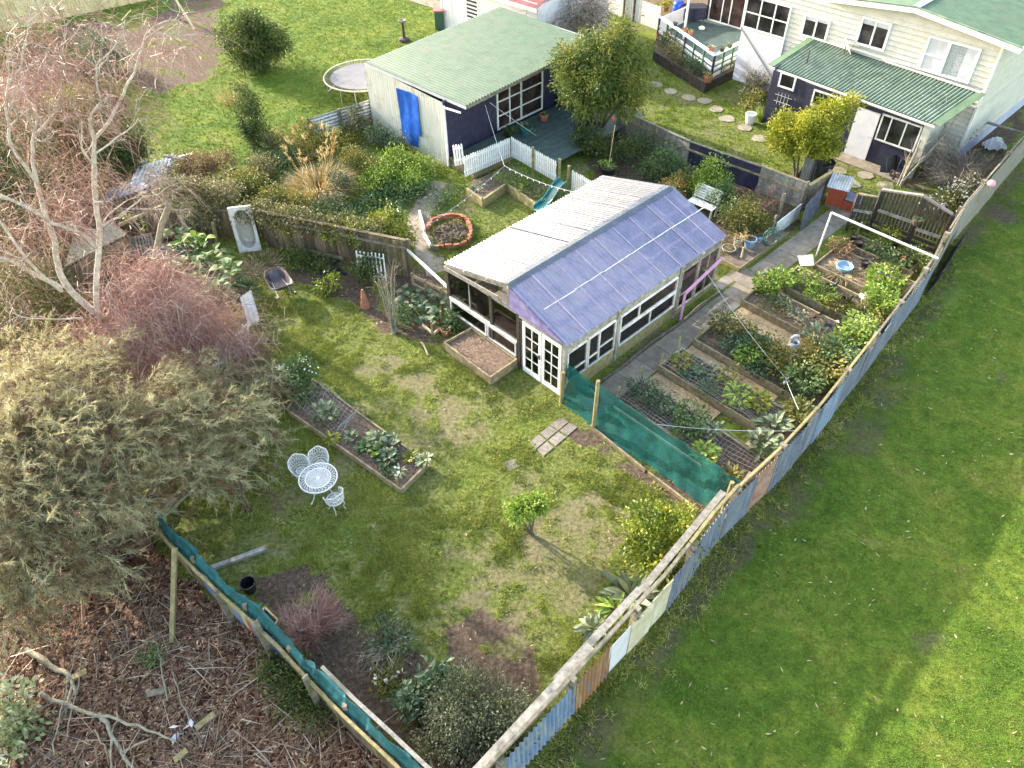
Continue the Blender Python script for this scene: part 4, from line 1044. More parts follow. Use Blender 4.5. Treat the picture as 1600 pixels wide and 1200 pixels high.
# timber edging along the screen
solo('edging_board', MB().beam(P(922, 668) + [0, 0, .06], P(1008, 738) + [0, 0, .06], .05, .12), K['bed_wood'], 'timber edging along the left part of the green screen', 'edging')
solo('edging_board', MB().beam(P(1012, 741) + [0, 0, .06], P(1090, 800) + [0, 0, .06], .05, .12), K['bed_wood'], 'timber edging between green screen and lemon bush', 'edging')
mb = MB(); pts = [G(u, -.36 + .04 * math.sin(u * 2.1), .06) for u in np.linspace(.6, 7.5, 16)]; mb.tube(pts, [.06 + .015 * math.sin(i * 1.7) for i in range(16)], 8); solo('edging_log', mb, K['lawn_edge'], 'long dark log edging the path beside the greenhouse', 'log', smooth=True)

# ------------------------------------------------------------------ long boundary fence on the right
bf = thing('boundary_fence', 'long patchwork fence of corrugated iron and boards along the lawn', 'fence', FENCE_BASE[4])
def fpt(u, z=0, dv=0): return G(u, float(fence_v(u)) + dv, z)
UF0 = FV[0, 0] - 1.6
FV = np.concatenate([[[UF0, FV[0, 1] - .02]], FV])
segs = [(UF0, -6.35, 'blue_corr', 1.45, 'c', 'streaky blue corrugated panel'), (-6.35, -5.3, 'rusty_corr', 1.42, 'c', 'rusty blue and orange corrugated panel'),
        (-5.28, -4.62, 'pale_lilac', 1.3, 'f', 'pale lilac flat sheet'), (-4.6, -3.9, 'cream_board', 1.3, 'b', 'cream boards'), (-3.9, -3.2, 'cream_board', 1.34, 'b', 'cream boards'),
        (-3.18, -2.0, 'slate_blue', 1.4, 'c', None), (-2.0, -.75, 'slate_blue', 1.48, 'c', None), (-.72, .35, 'slate_blue', 1.55, 'f', None), (.36, 1.3, 'rust_pink', 1.5, 'c', 'faded rusty red panel'),
        (1.32, 2.5, 'slate_blue', 1.55, 'c', None), (2.5, 3.6, 'slate_blue', 1.5, 'b', None), (3.6, 4.9, 'blue_corr', 1.5, 'c', None), (4.9, 6.4, 'slate_blue', 1.5, 'c', None), (6.4, 8.0, 'slate_blue', 1.48, 'b', None),
        (8.0, 9.6, 'slate_blue', 1.45, 'c', None), (9.6, 11.6, 'slate_blue', 1.4, 'c', None), (11.6, 13.0, 'grey_corr', 1.35, 'c', None), (13.1, 15.0, 'grey_corr', 1.75, 'c', 'weathered grey corrugated panel'), (15.0, 17.2, 'grey_corr', 1.7, 'c', None), (17.2, 20, 'grey_corr', 1.7, 'c', None), (20, 24.2, 'grey_corr', 1.7, 'c', None)]
for i, (a, b, mt, h, ty, lab) in enumerate(segs):
    mb = MB(); dz = rng.uniform(-.05, .05); dv = (-.035 if i % 2 else -.01); b = b + .06
    if ty == 'c':
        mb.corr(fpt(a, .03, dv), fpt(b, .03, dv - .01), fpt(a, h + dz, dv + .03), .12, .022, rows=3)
    elif ty == 'f': mb.beam(fpt(a, (h + dz) / 2, dv), fpt(b, (h + dz) / 2 + .02, dv), .012, h)
    else:
        nb_ = max(2, int((b - a) / .17))
        for k in range(nb_):
            x0 = a + (b - a) * k / nb_; x1 = a + (b - a) * (k + 1) / nb_ - .008; hk = h + rng.uniform(-.06, .05)
            mb.beam(fpt(x0, hk / 2 + .02, dv), fpt(x1, hk / 2 + .02, dv), .022, hk)
    part(bf, 'panel', mb, K[mt], lab, smooth=(ty == 'c'))
for a, b, z, dv, w, h in ((UF0, -4.4, 1.58, .12, .07, .1), (-4.4, -2.3, 1.56, .13, .07, .1), (-2.3, -.2, 1.6, .12, .07, .1), (-.2, 3.3, 1.58, .1, .06, .09), (3.3, 7.2, 1.56, .09, .06, .09), (7.2, 11.0, 1.46, .1, .06, .09), (11, 13.6, 1.4, .12, .06, .09), (13.6, 24.2, 1.66, .08, .05, .09)):
    n_ = max(2, int((b - a) / 2)); uu = np.linspace(a, b, n_ + 1)
    mb = MB()
    for x0, x1 in zip(uu[:-1], uu[1:]): mb.beam(fpt(x0, z, dv), fpt(x1, z + rng.uniform(-.02, .02), dv), w, h)
    part(bf, 'rail', mb, K['old_wood' if a < -3 or a > 7 else 'green_wood'])
    if z > 1.45 and a < 10:
        mb = MB(); mb.beam(fpt(a + .1, .55, dv), fpt(b - .1, .55, dv), w, h); part(bf, 'rail', mb, K['old_wood'])
for a, b, dv in ((UF0, -5.6, .26), (-6.6, -3.9, .34), (-4.0, -.5, .3)):
    mb = MB(); mb.beam(fpt(a, 1.42, dv), fpt(b, 1.46, dv), .16, .035); part(bf, 'top_plank', mb, K['grey_wood'], 'bleached loose top plank')
for u in (-8.4, -6.4, -4.35, -2.2, -.3, 1.6, 3.4, 5.2, 7.2, 9.1, 11.0, 13.2, 15.1, 17.3, 20.0, 22):
    mb = MB(); mb.fbox(G, u - .06, u + .06, float(fence_v(u)) + .06 - .06, float(fence_v(u)) + .16, 0, (1.62 if u < 13 else 1.8) + rng.uniform(-.1, .06)); part(bf, 'post', mb, K['old_wood'])
mb = MB(); mb.corr(P(1446, 462), P(1490, 388), P(1446, 462, .0) + [.35, .2, .55], .1, .02); solo('loose_iron_sheet', mb, K['dark_steel'], 'bent loose blue-grey iron sheet leaning outside the fence', 'iron sheet')

# ------------------------------------------------------------------ lower left fence with teal cloth
lf_top = [P(*q, 1.25) for q in ((222, 790), (272, 851), (345, 920), (425, 990), (470, 1040), (530, 1102), (590, 1158), (650, 1215), (720, 1290))]
lf = np.array([[q[0], q[1], 0] for q in lf_top])
lfence = thing('cloth_fence', 'low fence topped with a sagging strip of teal shade cloth', 'fence', lf[3])
Lc = np.concatenate([[0], np.cumsum(np.linalg.norm(np.diff(lf, axis=0), axis=1))])
def lfp(s, z=0, d=0):
    q = np.array([np.interp(s, Lc, lf[:, k]) for k in range(3)]); q2 = np.array([np.interp(s + .05, Lc, lf[:, k]) for k in range(3)]); q1 = np.array([np.interp(s - .05, Lc, lf[:, k]) for k in range(3)])
    t = unit(q2 - q1); n = np.array([t[1], -t[0], 0])       # towards outside (lower left)
    if n[0] > 0: n = -n
    return q + n * d + [0, 0, z]
LT = Lc[-1]
pal = [('brown_fence', None), ('brown_fence', None), ('stripes', 'palings painted in blue, red and yellow stripes'), ('stripes', 'palings painted in blue, red and yellow stripes'), ('stripes', None), ('bed_wood', None), ('brown_fence', None), ('brown_fence', None), ('brown_fence', None), ('brown_fence', None)]
ss = np.linspace(.3, LT, 11)
for k in range(10):
    mb = MB(); a, b = ss[k], ss[k + 1]; nb_ = 7
    for j in range(nb_):
        x0 = a + (b - a) * j / nb_; x1 = a + (b - a) * (j + .94) / nb_; hh = 1.0 + rng.uniform(-.06, .04)
        mb.beam(lfp(x0, hh / 2, .02), lfp(x1, hh / 2, .02), .02, hh)
    part(lfence, 'panel', mb, K[pal[k][0]], pal[k][1])
mb = MB()
for a, b in zip(ss[:-1], ss[1:]): mb.beam(lfp(a, 1.06, .06), lfp(b, 1.06, .06), .06, .09)
part(lfence, 'rail', mb, K['green_wood'])
mb = MB()
for a, b in zip(ss[6:-1], ss[7:]): mb.beam(lfp(a, 1.26, -.26), lfp(b, 1.26, -.26), .08, .05)
part(lfence, 'rail', mb, K['grey_wood'], 'bleached upper rail')
for s in (.6, 2.2, 4.1, 5.6, 7.4):
    if s < LT:
        mb = MB(); mb.beam(lfp(s, 0, -.07), lfp(s, 1.25, -.07), .09, .09, up=(0, 1, 0)); part(lfence, 'post', mb, K['old_wood'])
A = []
for s in np.linspace(.05, LT, 90):
    sg = .07 * math.sin(s * 2.4) + .05 * math.sin(s * 5.3 + 1)
    wr = .02 * rng.normal(); A.append([lfp(s, 1.0 + .02 * math.sin(7 * s), -.02), lfp(s, 1.17 + wr, -.08 + .5 * sg + .5 * wr), lfp(s, 1.36 + .05 * math.sin(1.7 * s) + wr, -.13 + .4 * sg), lfp(s, 1.3 + .04 * math.sin(3 * s), -.19 + .4 * sg + wr)])
mb = MB(); mb.slab(np.array(A), .006); part(lfence, 'shade_cloth', mb, K['shade_teal'])
for (s, d0, d1, h_, w) in ((4.75, .95, .1, 1.5, .15), (6.4, .55, .08, 1.35, .13), (3.3, .5, .08, 1.2, .14)):
    mb = MB(); mb.beam(lfp(s + .12, 0.02, .13), lfp(s, h_, .1), w, .03, up=lfp(s + .5) - lfp(s)); solo('leaning_board', mb, K['old_wood'], {4.75: 'broad grey board leaning on the teal cloth fence', 6.4: 'short board leaning near the bottom of the cloth fence', 3.3: 'plank propped beside the striped fence panel'}[s], 'board')
solo('timber_post', MB().beam(P(269, 1003), P(273, 856, 1.5), .1, .1, up=(0, 1, 0)), K['green_wood'], 'tall square treated post leaning out of the mulch', 'post')
solo('timber_post', MB().beam(P(222, 834), P(185, 735, 1.4), .09, .09, up=(0, 1, 0)), K['old_wood'], 'grey post leaning under the weeping foliage', 'post')

# ------------------------------------------------------------------ palings fence with ivy, back left
def palings(name, label, p, q, h, mat, w=.15, gap=.02, rails=(.35, 1.2), cap=True, capmat=None, parent=None, t=.02, wob=.05, zb=0.0):
    p = np.array([p[0], p[1], zb]); q = np.array([q[0], q[1], zb])
    r = thing(name, label, 'fence', p) ; d = unit(q - p); L = np.linalg.norm(q - p); nrm = np.array([-d[1], d[0], 0])
    if np.dot(nrm, p - np.array([0, 0, 0])) > 0: nrm = -nrm      # towards the viewer
    mb = MB(); k = 0; s = 0
    while s < L - .03:
        ww = min(w, L - s); hk = h + rng.uniform(-wob, wob); x = p + d * (s + ww / 2)
        mb.box(x + [0, 0, hk / 2], (ww - gap, t, hk), np.array([d, nrm, [0, 0, 1]])); s += w
    part(r, 'palings', mb, mat)
    for z in rails:
        mb = MB(); mb.beam(p - nrm * .05 + [0, 0, z * h], q - nrm * .05 + [0, 0, z * h], .05, .08); part(r, 'rail', mb, mat)
    if cap:
        mb = MB(); mb.beam(p + [0, 0, h + wob + .015], q + [0, 0, h + wob + .015], .12, .03); part(r, 'capping', mb, capmat or mat)
    n_ = max(1, int(round(L / 2.4)))
    for i in range(n_ + 1):
        mb = MB(); x = p + d * (L * i / n_) - nrm * .1; mb.beam(x, x + [0, 0, h + .04], .1, .1, up=(0, 1, 0)); part(r, 'post', mb, mat)
    return r, p, q, d, nrm
bfence = palings('paling_fence', 'brown paling fence draped with ivy behind the bathtub', P(420, 386), P(642, 434), 1.5, K['brown_fence'], rails=(.3, .86))
r_, p_, q_, d_, n_ = bfence
mb = MB(); mb.beam(p_ + n_ * .06 + [0, 0, 1.28], q_ + n_ * .06 + [0, 0, 1.28], .04, .09); part(r_, 'rail', mb, K['old_wood'])
palings('paling_fence', 'dark old paling fence behind the big-leaved arum clump', P(190, 368), P(416, 372), 1.1, K['brown_fence'], rails=(.3, .86))
solo('fence_prop', MB().beam(P(470, 398) + n_ * .1 + [0, 0, .35], P(541, 412) + n_ * .1 + [0, 0, .3], .04, .12), K['old_wood'], 'loose board lying at the foot of the brown paling fence', 'board')
solo('timber_post', MB().beam(P(340, 385), P(340, 385) + [.1, .05, 1.0], .1, .1, up=(0, 1, 0)), K['green_wood'], 'short light post standing behind the arum leaves', 'post')
# rail fence between palings and greenhouse
rf = thing('rail_fence', 'low timber rail and wire fence beside the greenhouse', 'fence', P(650, 450))
a, b = P(645, 452), P(714, 488)
for z in (.25, .62):
    mb = MB(); mb.beam(a + [0, 0, z], b + [0, 0, z], .05, .1); part(rf, 'rail', mb, K['bed_wood'])
for t in (.03, .33, .68, .97):
    mb = MB(); x = a + (b - a) * t; mb.beam(x, x + [0, 0, .72], .08, .08, up=(0, 1, 0)); part(rf, 'post', mb, K['bed_wood'])
mb = MB(); mb.beam(P(640, 430, 0) + [0, 0, 1.12], G(.1, 5.1, 1.3), .05, .11); part(rf, 'rail', mb, K['worn_white'], 'pale upper rail sloping to the greenhouse')

# ------------------------------------------------------------------ white picket fences
def pickets(label, p, q, h, w=.075, gap=.035, lean=(0, 0, 0), rails=True, mat=None, posts=(), zb=0.0, name='picket_fence', jit=.02):
    mat = mat or K['white']
    p = np.array([p[0], p[1], zb]); q = np.array([q[0], q[1], zb]); d = unit(q - p); L = np.linalg.norm(q - p); nrm = np.array([-d[1], d[0], 0])
    if nrm[1] > 0: nrm = -nrm
    r = thing(name, label, 'picket fence', p); lean = np.asarray(lean, float)
    mb = MB(); s = w / 2
    while s < L:
        hk = h + rng.uniform(-jit, jit); x = p + d * s; t = .02
        q0 = [x - d * w / 2, x + d * w / 2]
        V = []
        for off in (0, t):
            V += [q0[0] + nrm * off, q0[1] + nrm * off, q0[1] + nrm * off + lean + [0, 0, hk - .05], x + nrm * off + lean + [0, 0, hk], q0[0] + nrm * off + lean + [0, 0, hk - .05]]
        rr = rng.random()
        mb.add(V, [[0, 1, 2, 3, 4], [9, 8, 7, 6, 5]], rr); mb.add(V, [[i, i + 5, (i + 1) % 5 + 5, (i + 1) % 5] for i in range(5)], rr)
        s += w + gap
    part(r, 'pickets', mb, mat)
    if rails:
        for f in (.22, .78):
            mb = MB(); mb.beam(p - nrm * .025 + lean * f + [0, 0, h * f], q - nrm * .025 + lean * f + [0, 0, h * f], .04, .07); part(r, 'rail', mb, mat)
    for (x, hp, m_) in posts:
        mb = MB(); x = np.array([x[0], x[1], 0]); mb.beam(x, x + [0, 0, hp], .1, .1, up=(0, 1, 0)); part(r, 'post', mb, m_)
    return r
ZD = .42
pickets('white picket fence along the deck edge above the sleeper planter', P(726.6, 276, ZD), P(797, 245, ZD), .88, zb=ZD)
pickets('white picket fence turning the deck corner towards the slide', P(799.5, 244, ZD), P(868, 283, ZD), .88, zb=ZD, posts=((P(832.5, 279), 1.4, K['green_wood']), (P(873, 302), 1.5, K['green_wood'])))
pickets('short white picket fence between slide and greenhouse roof', P(893, 297, ZD), P(932, 320, ZD), .88, zb=ZD, posts=((P(887, 311), 1.45, K['green_wood']),))
pickets('small loose white picket gate leaning on the navy shed', P(711, 259, ZD), P(726, 256, ZD), .85, lean=(-.05, .12, 0), zb=ZD)
pickets('white picket fence behind the feathery tree beside dark posts', P(975, 27), P(1028, 47), 1.25, w=.1, posts=((P(974, 28), 1.7, K['dark_wood']), (P(989, 33), 1.6, K['dark_wood'])))
pickets('white boarded fence behind the tangle of bare vines', P(930, 10), P(972, 26), 1.3, w=.14, gap=.01)
pickets('grey-white leaning pickets at the edge of the twiggy shrubs', P(365, 565), P(389, 535), .85, lean=(.12, .1, 0), mat=K['worn_white'], gap=.05, jit=.08)
pickets('row of leaning old pickets under the weeping foliage', P(318, 625), P(362, 570), .8, lean=(.18, .1, 0), mat=K['worn_white'], gap=.06, jit=.1)
solo('leaning_sheet', MB().corr(P(389, 512), P(406, 500), P(389, 512) + [-.05, .2, 1.1], .12, .012), K['pale_lilac'], 'narrow pale corrugated sheet standing beside the wheelbarrow', 'iron sheet')
tr = thing('white_trellis', 'white wooden trellis panel leaning on the brown palings', 'trellis', P(582, 438))
a, b = P(563, 436), P(604, 441); d = unit(b - a); mb = MB()
for k in range(8): x = a + (b - a) * k / 7; mb.beam(x + [0, 0, .05], x + [0, .2, 1.05], .05, .02, up=(0, 1, 0))
part(tr, 'slats', mb, K['white']); mb = MB()
for z, y in ((.2, .04), (.9, .18)): mb.beam(a + [0, y - .03, z], b + [0, y - .03, z], .02, .05)
part(tr, 'rail', mb, K['white'])

# ------------------------------------------------------------------ dividing fence
def divf(label, p, q, h, mat, cap, name='divider_fence'):
    return palings(name, label, p, q, h, mat, w=.15, gap=.006, rails=(.45,), cap=True, capmat=cap, wob=.01)
d0, d1, d2, d3 = P(962, 205), P(1072, 258), P(1180, 298), P(1250, 326)
divf('weathered grey board fence under the feathery tree', d0, d1, 1.05, K['grey_wood'], K['old_wood'])
divf('navy painted board fence between garden and back lawn', d1 + unit(d2 - d1) * .03, d2, 1.05, K['navy'], K['old_wood'])
divf('short pale grey board fence beside the golden shrub', d2 + unit(d3 - d2) * .03, d3, 1.08, K['grey_wood'], K['bed_wood'])
for a, b in ((d0, d1), (d1, d2), (d2, d3)):
    dd = unit(b - a); nn = np.array([dd[1], -dd[0], 0]); nn = nn if nn[1] < 0 else -nn
    par = [o for o in COL.objects if o.name.startswith('divider_fence')]
    mb = MB(); mb.beam(a + nn * .045 + [0, 0, .72], b + nn * .045 + [0, 0, .72], .05, .07)
    part(par[[0, 1, 2][[(d0[0]), (d1[0]), (d2[0])].index(a[0])]], 'rail', mb, K['bed_wood'])
e0, e1 = P(1253, 330), P(1288, 308)
divf('old board fence stub with mossy capping near the red coop', e0, e1, 1.1, K['old_wood'], K['green_wood'], 'board_fence')
solo('iron_sheet', MB().corr(P(1249, 362), P(1278, 330), P(1249, 362) + [.0, .12, 1.05], .1, .014), surf('dark_blue_iron', [(.05, .055, .09), (.09, .095, .14), (.15, .155, .2)], 5, .6, rv=.2, stain=(.14, .13, .13)), 'dark blue-grey corrugated sheet leaning at the end of the path', 'iron sheet', smooth=True)
solo('blue_white_board', MB().beam(P(1208, 372) + [0, 0, .35], P(1246, 342) + [0, 0, .35], .03, .62), surf('pale_blue_board', [(.45, .52, .55), (.58, .65, .67), (.68, .72, .73)], 4, .6, stain=(.38, .4, .36)), 'pale blue board standing behind the coiled hose', 'board')
solo('timber_post', MB().beam(P(1214, 345), P(1214, 345) + [.02, .02, 1.15], .1, .1, up=(0, 1, 0)), K['old_wood'], 'mossy grey post beside the pale blue board', 'post')
pl = thing('platform_planter', 'dark low timber platform with pots beside the path', 'planter', G(10.2, .25))
mb = MB(); mb.fbox(G, 8.85, 11.9, -.12, .62, .14, .18); part(pl, 'top', mb, K['bark']) if False else part(pl, 'top', mb, surf('dark_ply', [(.06, .042, .032), (.11, .08, .06), (.17, .13, .1)], 4, .85, stain=(.2, .15, .11)))
mb = MB(); mb.fbox(G, 8.83, 11.92, -.15, -.121, .0, .185); mb.fbox(G, 8.82, 8.849, -.12, .62, 0, .185); part(pl, 'side_board', mb, K['green_wood'])

# corrugated fence behind the flower beds
cf = thing('corrugated_fence', 'silver corrugated fence joined to the off-white shed wall', 'fence', P(540, 185))
a, b = P(487, 225), P(588, 192)
for z0, z1 in ((.25, 1.15),):
    mb = MB(); mb.corr(a + [0, 0, z0], a + [0, 0, z1], b + [0, 0, z0], .13, .022); part(cf, 'panel', mb, K['zinc'], smooth=True)
for t in (.02, .48, .97):
    x = a + (b - a) * t; mb = MB(); mb.beam(x + [.03, -.07, 0], x + [.03, -.07, 1.2], .1, .1, up=(0, 1, 0)); part(cf, 'post', mb, K['old_wood'])
mb = MB(); mb.beam(a + (b - a) * .5 + [0, -.03, .2], b + [0, -.03, .2], .03, .4); part(cf, 'base_board', mb, K['brown_fence'])
solo('iron_sheet', MB().corr(P(318, 292), P(318, 292, .9), P(365, 262), .13, .022), K['grey_corr'], 'grey corrugated fence sheet behind the hedge by the neighbour lawn', 'iron sheet', smooth=True)

# pale timber fence, top left
palings('paling_fence', 'new pale timber paling fence at the top left corner', P(-60, 62), P(96, 29), 1.85, K['new_wood'], w=.16, rails=(.28,), cap=True)
palings('paling_fence', 'pale timber fence panel above the dug soil', P(97, 28.5), P(225, 2), 1.3, K['new_wood'], w=.16, rails=(.3,), cap=True)
palings('paling_fence', 'far end of the pale timber fence past the soil patch', P(226, 1.5), P(300, -14), 1.3, K['new_wood'], w=.16, rails=(.3,))

# dark slatted screen near the far end of the beds
ds = thing('slat_screen', 'dark stained slatted screen with a gabled top and shelves', 'screen', P(1410, 380))
sl0, sl1 = P(1354, 362), P(1459, 400); du = unit(sl1 - sl0); Ls = np.linalg.norm(sl1 - sl0); sn = np.array([du[1], -du[0], 0])
if sn[1] > 0: sn = -sn
def sp(s, z, d=0): return sl0 + du * s + sn * d + [0, 0, z]
def stop(s):
    f = s / Ls
    return 1.72 + .26 * min(1, f / .55) if f < .55 else 1.98 - .3 * (f - .55) / .45
mb = MB(); s = .12
while s < Ls - .06:
    mb.box(sp(s, .55 + (stop(s) - .55) / 2), (.085, .022, stop(s) - .55), np.array([du, sn, [0, 0, 1]])); s += .125
part(ds, 'slats', mb, K['dark_wood'])
mb = MB(); ap_ = Ls * .55
mb.beam(sp(0, stop(0) + .03), sp(ap_, stop(ap_) + .03), .12, .06); mb.beam(sp(ap_, stop(ap_) + .03), sp(Ls, stop(Ls) + .03), .12, .06); part(ds, 'capping', mb, surf('plum_timber', [(.15, .12, .12), (.24, .2, .195), (.32, .28, .27)], 7, .8))
for s, hh in ((.0, 1.75), (ap_ + .1, 1.9), (Ls, 1.65)):
    mb = MB(); mb.beam(sp(s, 0, -.05), sp(s, hh, -.05), .13, .13, up=(0, 1, 0)); part(ds, 'post', mb, K['dark_wood'])
mb = MB(); mb.beam(sp(.1, .5, .02), sp(Ls - .1, .42, .02), .05, .12); mb.beam(sp(.1, .22, .02), sp(Ls - .1, .2, .02), .04, .16); part(ds, 'rail', mb, K['dark_wood'])
for a, b, z in ((.15, 1.35, 1.02), (1.55, 2.45, .82)):
    mb = MB(); mb.beam(sp(a, z, .1), sp(min(b, Ls - .05), z, .1), .2, .03); mb.beam(sp(a, z + .05, .2), sp(min(b, Ls - .05), z + .05, .2), .02, .1); part(ds, 'shelf', mb, K['grey_wood'])
ds2 = thing('slat_gate', 'narrow dark slatted gate beside the big slat screen', 'gate', P(1335, 358))
ga, gb = P(1322, 360), P(1350, 365); gd = unit(gb - ga); mb = MB(); Lg = np.linalg.norm(gb - ga)
for s in np.arange(.08, Lg, .13): mb.box(ga + gd * s + [0, 0, .8], (.09, .022, 1.4), np.array([gd, np.cross([0, 0, 1], gd), [0, 0, 1]]))
part(ds2, 'slats', mb, K['dark_wood']); mb = MB()
mb.beam(ga + [0, 0, 1.53], gb + [0, 0, 1.53], .1, .05); part(ds2, 'capping', mb, K['bed_wood']); mb = MB(); mb.beam(ga + [0, 0, .9] - np.cross(gd, [0, 0, 1]) * -.04, gb + [0, 0, .9] - np.cross(gd, [0, 0, 1]) * -.04, .04, .1); part(ds2, 'rail', mb, K['grey_wood'])
mb = MB(); mb.beam(ga, ga + [0, 0, 1.55], .1, .1, up=(0, 1, 0)); part(ds2, 'post', mb, K['dark_wood'])

# white pipe frame
wf = thing('pipe_frame', 'white pipe frame standing over the far garden beds', 'pipe frame', P(1275, 400))
a = P(1275, 400); top = PV(1301, 336, a, np.array([0, 1, 0])); top = np.array([a[0] + .05, a[1], 1.78]); far = P(1466, 404, 1.55)
mb = MB(); mb.tube([top, far], .04, 8); part(wf, 'crossbar', mb, K['white']); mb = MB(); mb.tube([a, top], .032, 8); part(wf, 'leg', mb, K['worn_white'])

# ------------------------------------------------------------------ green shade screen
sc = thing('shade_screen', 'green shade cloth screen closing off the vegetable beds', 'screen', G(.1, -3))
tops = [(883, 566, 1.35), (926, 598, 1.2), (942, 606, 1.15), (985, 634, 1.05), (1022, 662, 1.0), (1060, 688, .98), (1097, 710, .98), (1130, 735, 1.0), (1157, 752, 1.05)]
bots = [(877, 627), (925, 667), (938, 678), (975, 705), (1010, 726), (1050, 753), (1078, 775), (1110, 796), (1131, 800)]
tp_ = np.array([P(x, y, z) for x, y, z in tops]); bt_ = np.array([P(x, y, .02) for x, y in bots])
kk = np.linspace(0, 8, 70); A = []
for k in kk:
    t0 = np.array([np.interp(k, range(9), tp_[:, c]) for c in range(3)]); b0 = np.array([np.interp(k, range(9), bt_[:, c]) for c in range(3)])
    A.append([b0 * (1 - f) + t0 * f + G.a * (.05 * math.sin(k * 3 + f * 5) * math.sin(math.pi * f) + .12 * math.sin(math.pi * f) - .03 * math.sin(k * 7.3 + f * 11)) + [0, 0, .03 * math.sin(k * 4) * f] for f in np.linspace(0, 1, 9)])
mb = MB(); mb.grid(np.array(A)); part(sc, 'shade_cloth', mb, K['shade_cloth'], smooth=True)
for (x, y, h) in ((927, 670, 1.9), (877, 628, 1.2), (1128, 803, 1.3)):
    mb = MB(); q = P(x, y); mb.tube([q, q + [.02, .01, h]], [.06, .055], 8); part(sc, 'post', mb, K['green_wood'])
mb = MB(); mb.beam(P(940, 650, .55) + G.a * .5, P(1077, 745, .5) + G.a * .5, .04, .08); part(sc, 'rail', mb, K['new_wood']); mb = MB(); mb.beam(P(1110, 765, .4) + G.a * .45, P(1150, 790, .3) + G.a * .45, .04, .08); part(sc, 'rail', mb, K['new_wood'])
mb = MB(); mb.beam(P(1130, 800, .75), P(1172, 738, .95), .05, .07); part(sc, 'brace', mb, K['bed_wood'])
mb = MB()
A = [[P(883, 572, 1.3) + G.b * .02 + G.a * (.1 + .07 * math.sin(5 * s + 3 * t)) - G.b * (s * 1.25) + [0, 0, -.5 * t - .35 * s + .05 * math.sin(9 * s)] for s in np.linspace(0, 1, 16)] for t in np.linspace(0, 1, 8)]
mb.grid(np.array(A)); part(sc, 'folded_cloth', mb, K['shade_cloth'], smooth=True)

# ------------------------------------------------------------------ deck and planter of the house
def PZ(x, y, z): return P(x, y, z)
hd_ = thing('house_deck', 'dark house deck with white topped railing', 'deck', P(1117, 140))
cA, cB, cC = P(1031, 26, 1.42), P(1117, 86, 1.42), P(1161, 64, 1.42)
fa, fb, fc = [np.array([q[0], q[1], 0]) for q in (cA, cB, cC)]
back = H.b * 5.5
mb = MB(); mb.prism([fa + [0, 0, .45], fb + [0, 0, .45], fc + [0, 0, .45], fc + back + [0, 0, .45], fa + back * .6 + [0, 0, .45]], .1); part(hd_, 'floor', mb, K['floor_teal'])
mb = MB(); mb.beam(fa + [0, 0, .25], fb + [0, 0, .25], .06, .5); mb.beam(fb + [0, 0, .25], fc + [0, 0, .25], .062, .5); part(hd_, 'skirt', mb, K['pale_lilac'])
for nm, a, b in (('top_rail', fa, fb), ('top_rail', fb, fc)):
    mb = MB(); mb.beam(a + [0, 0, 1.42], b + [0, 0, 1.42], .2, .045, ext=.06 if a is fa else -.04); part(hd_, 'top_rail', mb, K['white'])
    mb = MB(); mb.beam(a + [0, 0, .95], b + [0, 0, .95], .03, .13); part(hd_, 'mid_rail', mb, K['white'])
    mb = MB(); mb.beam(a + [0, 0, .7], b + [0, 0, .7], .03, .12); part(hd_, 'mid_rail', mb, K['white'])
gp = surf('green_post_paint', [(.025, .1, .06), (.035, .13, .08), (.05, .16, .1)], 4, .6)
for a, b, n_ in ((fa, fb, 6), (fb, fc, 3)):
    for k in range(n_ + (1 if a is fb else 0)):
        x = a + (b - a) * k / n_; mb = MB(); mb.beam(x, x + [0, 0, 1.4], .1, .1, up=(0, 1, 0)); part(hd_, 'post', mb, gp if k % 3 else K['navy'])
mb = MB(); x = P(1068, 60, .55); mb.beam(x, x + [0, 0, 2.6], .1, .1, up=(0, 1, 0)); part(hd_, 'veranda_post', mb, K['white'])
mb = MB(); mb.beam(fa + [0, 0, .9], fa + H.b * 2.5 + [0, 0, .9], .04, .9); part(hd_, 'side_panel', mb, K['pale_lilac'])
pb = thing('slat_planter', 'black slatted planter wrapped round the corner of the house deck', 'planter', P(1102, 150))
pa, pc, pd_ = P(1021, 82, .4), P(1102, 133, .4), P(1163, 103, .4)
for a, b in ((pa, pc), (pc, pd_)):
    a = np.array([a[0], a[1], 0]); b = np.array([b[0], b[1], 0]); L = np.linalg.norm(b - a); d = unit(b - a); mb = MB(); s = .06
    while s < L: mb.box(a + d * s + [0, 0, .24], (.1, .035, .48), np.array([d, np.cross([0, 0, 1], d), [0, 0, 1]])); s += .135
    part(pb, 'slats', mb, K['dark_wood']); mb = MB(); inn = np.cross([0, 0, 1], d); inn = inn if inn[1] > 0 else -inn
    mb.beam(a + inn * .07 + [0, 0, .42], b + inn * .07 + [0, 0, .42], .1, .05); part(pb, 'capping', mb, K['dark_steel'])
mb = MB(); mb.poly([np.array([q[0], q[1], .34]) for q in (pa + H.b * .05, pc + H.b * .08, pd_ + [0, .02, 0], fc - H.b * .04, fb - H.b * .04, fa - H.b * .04)]); part(pb, 'soil', mb, K['soil'])
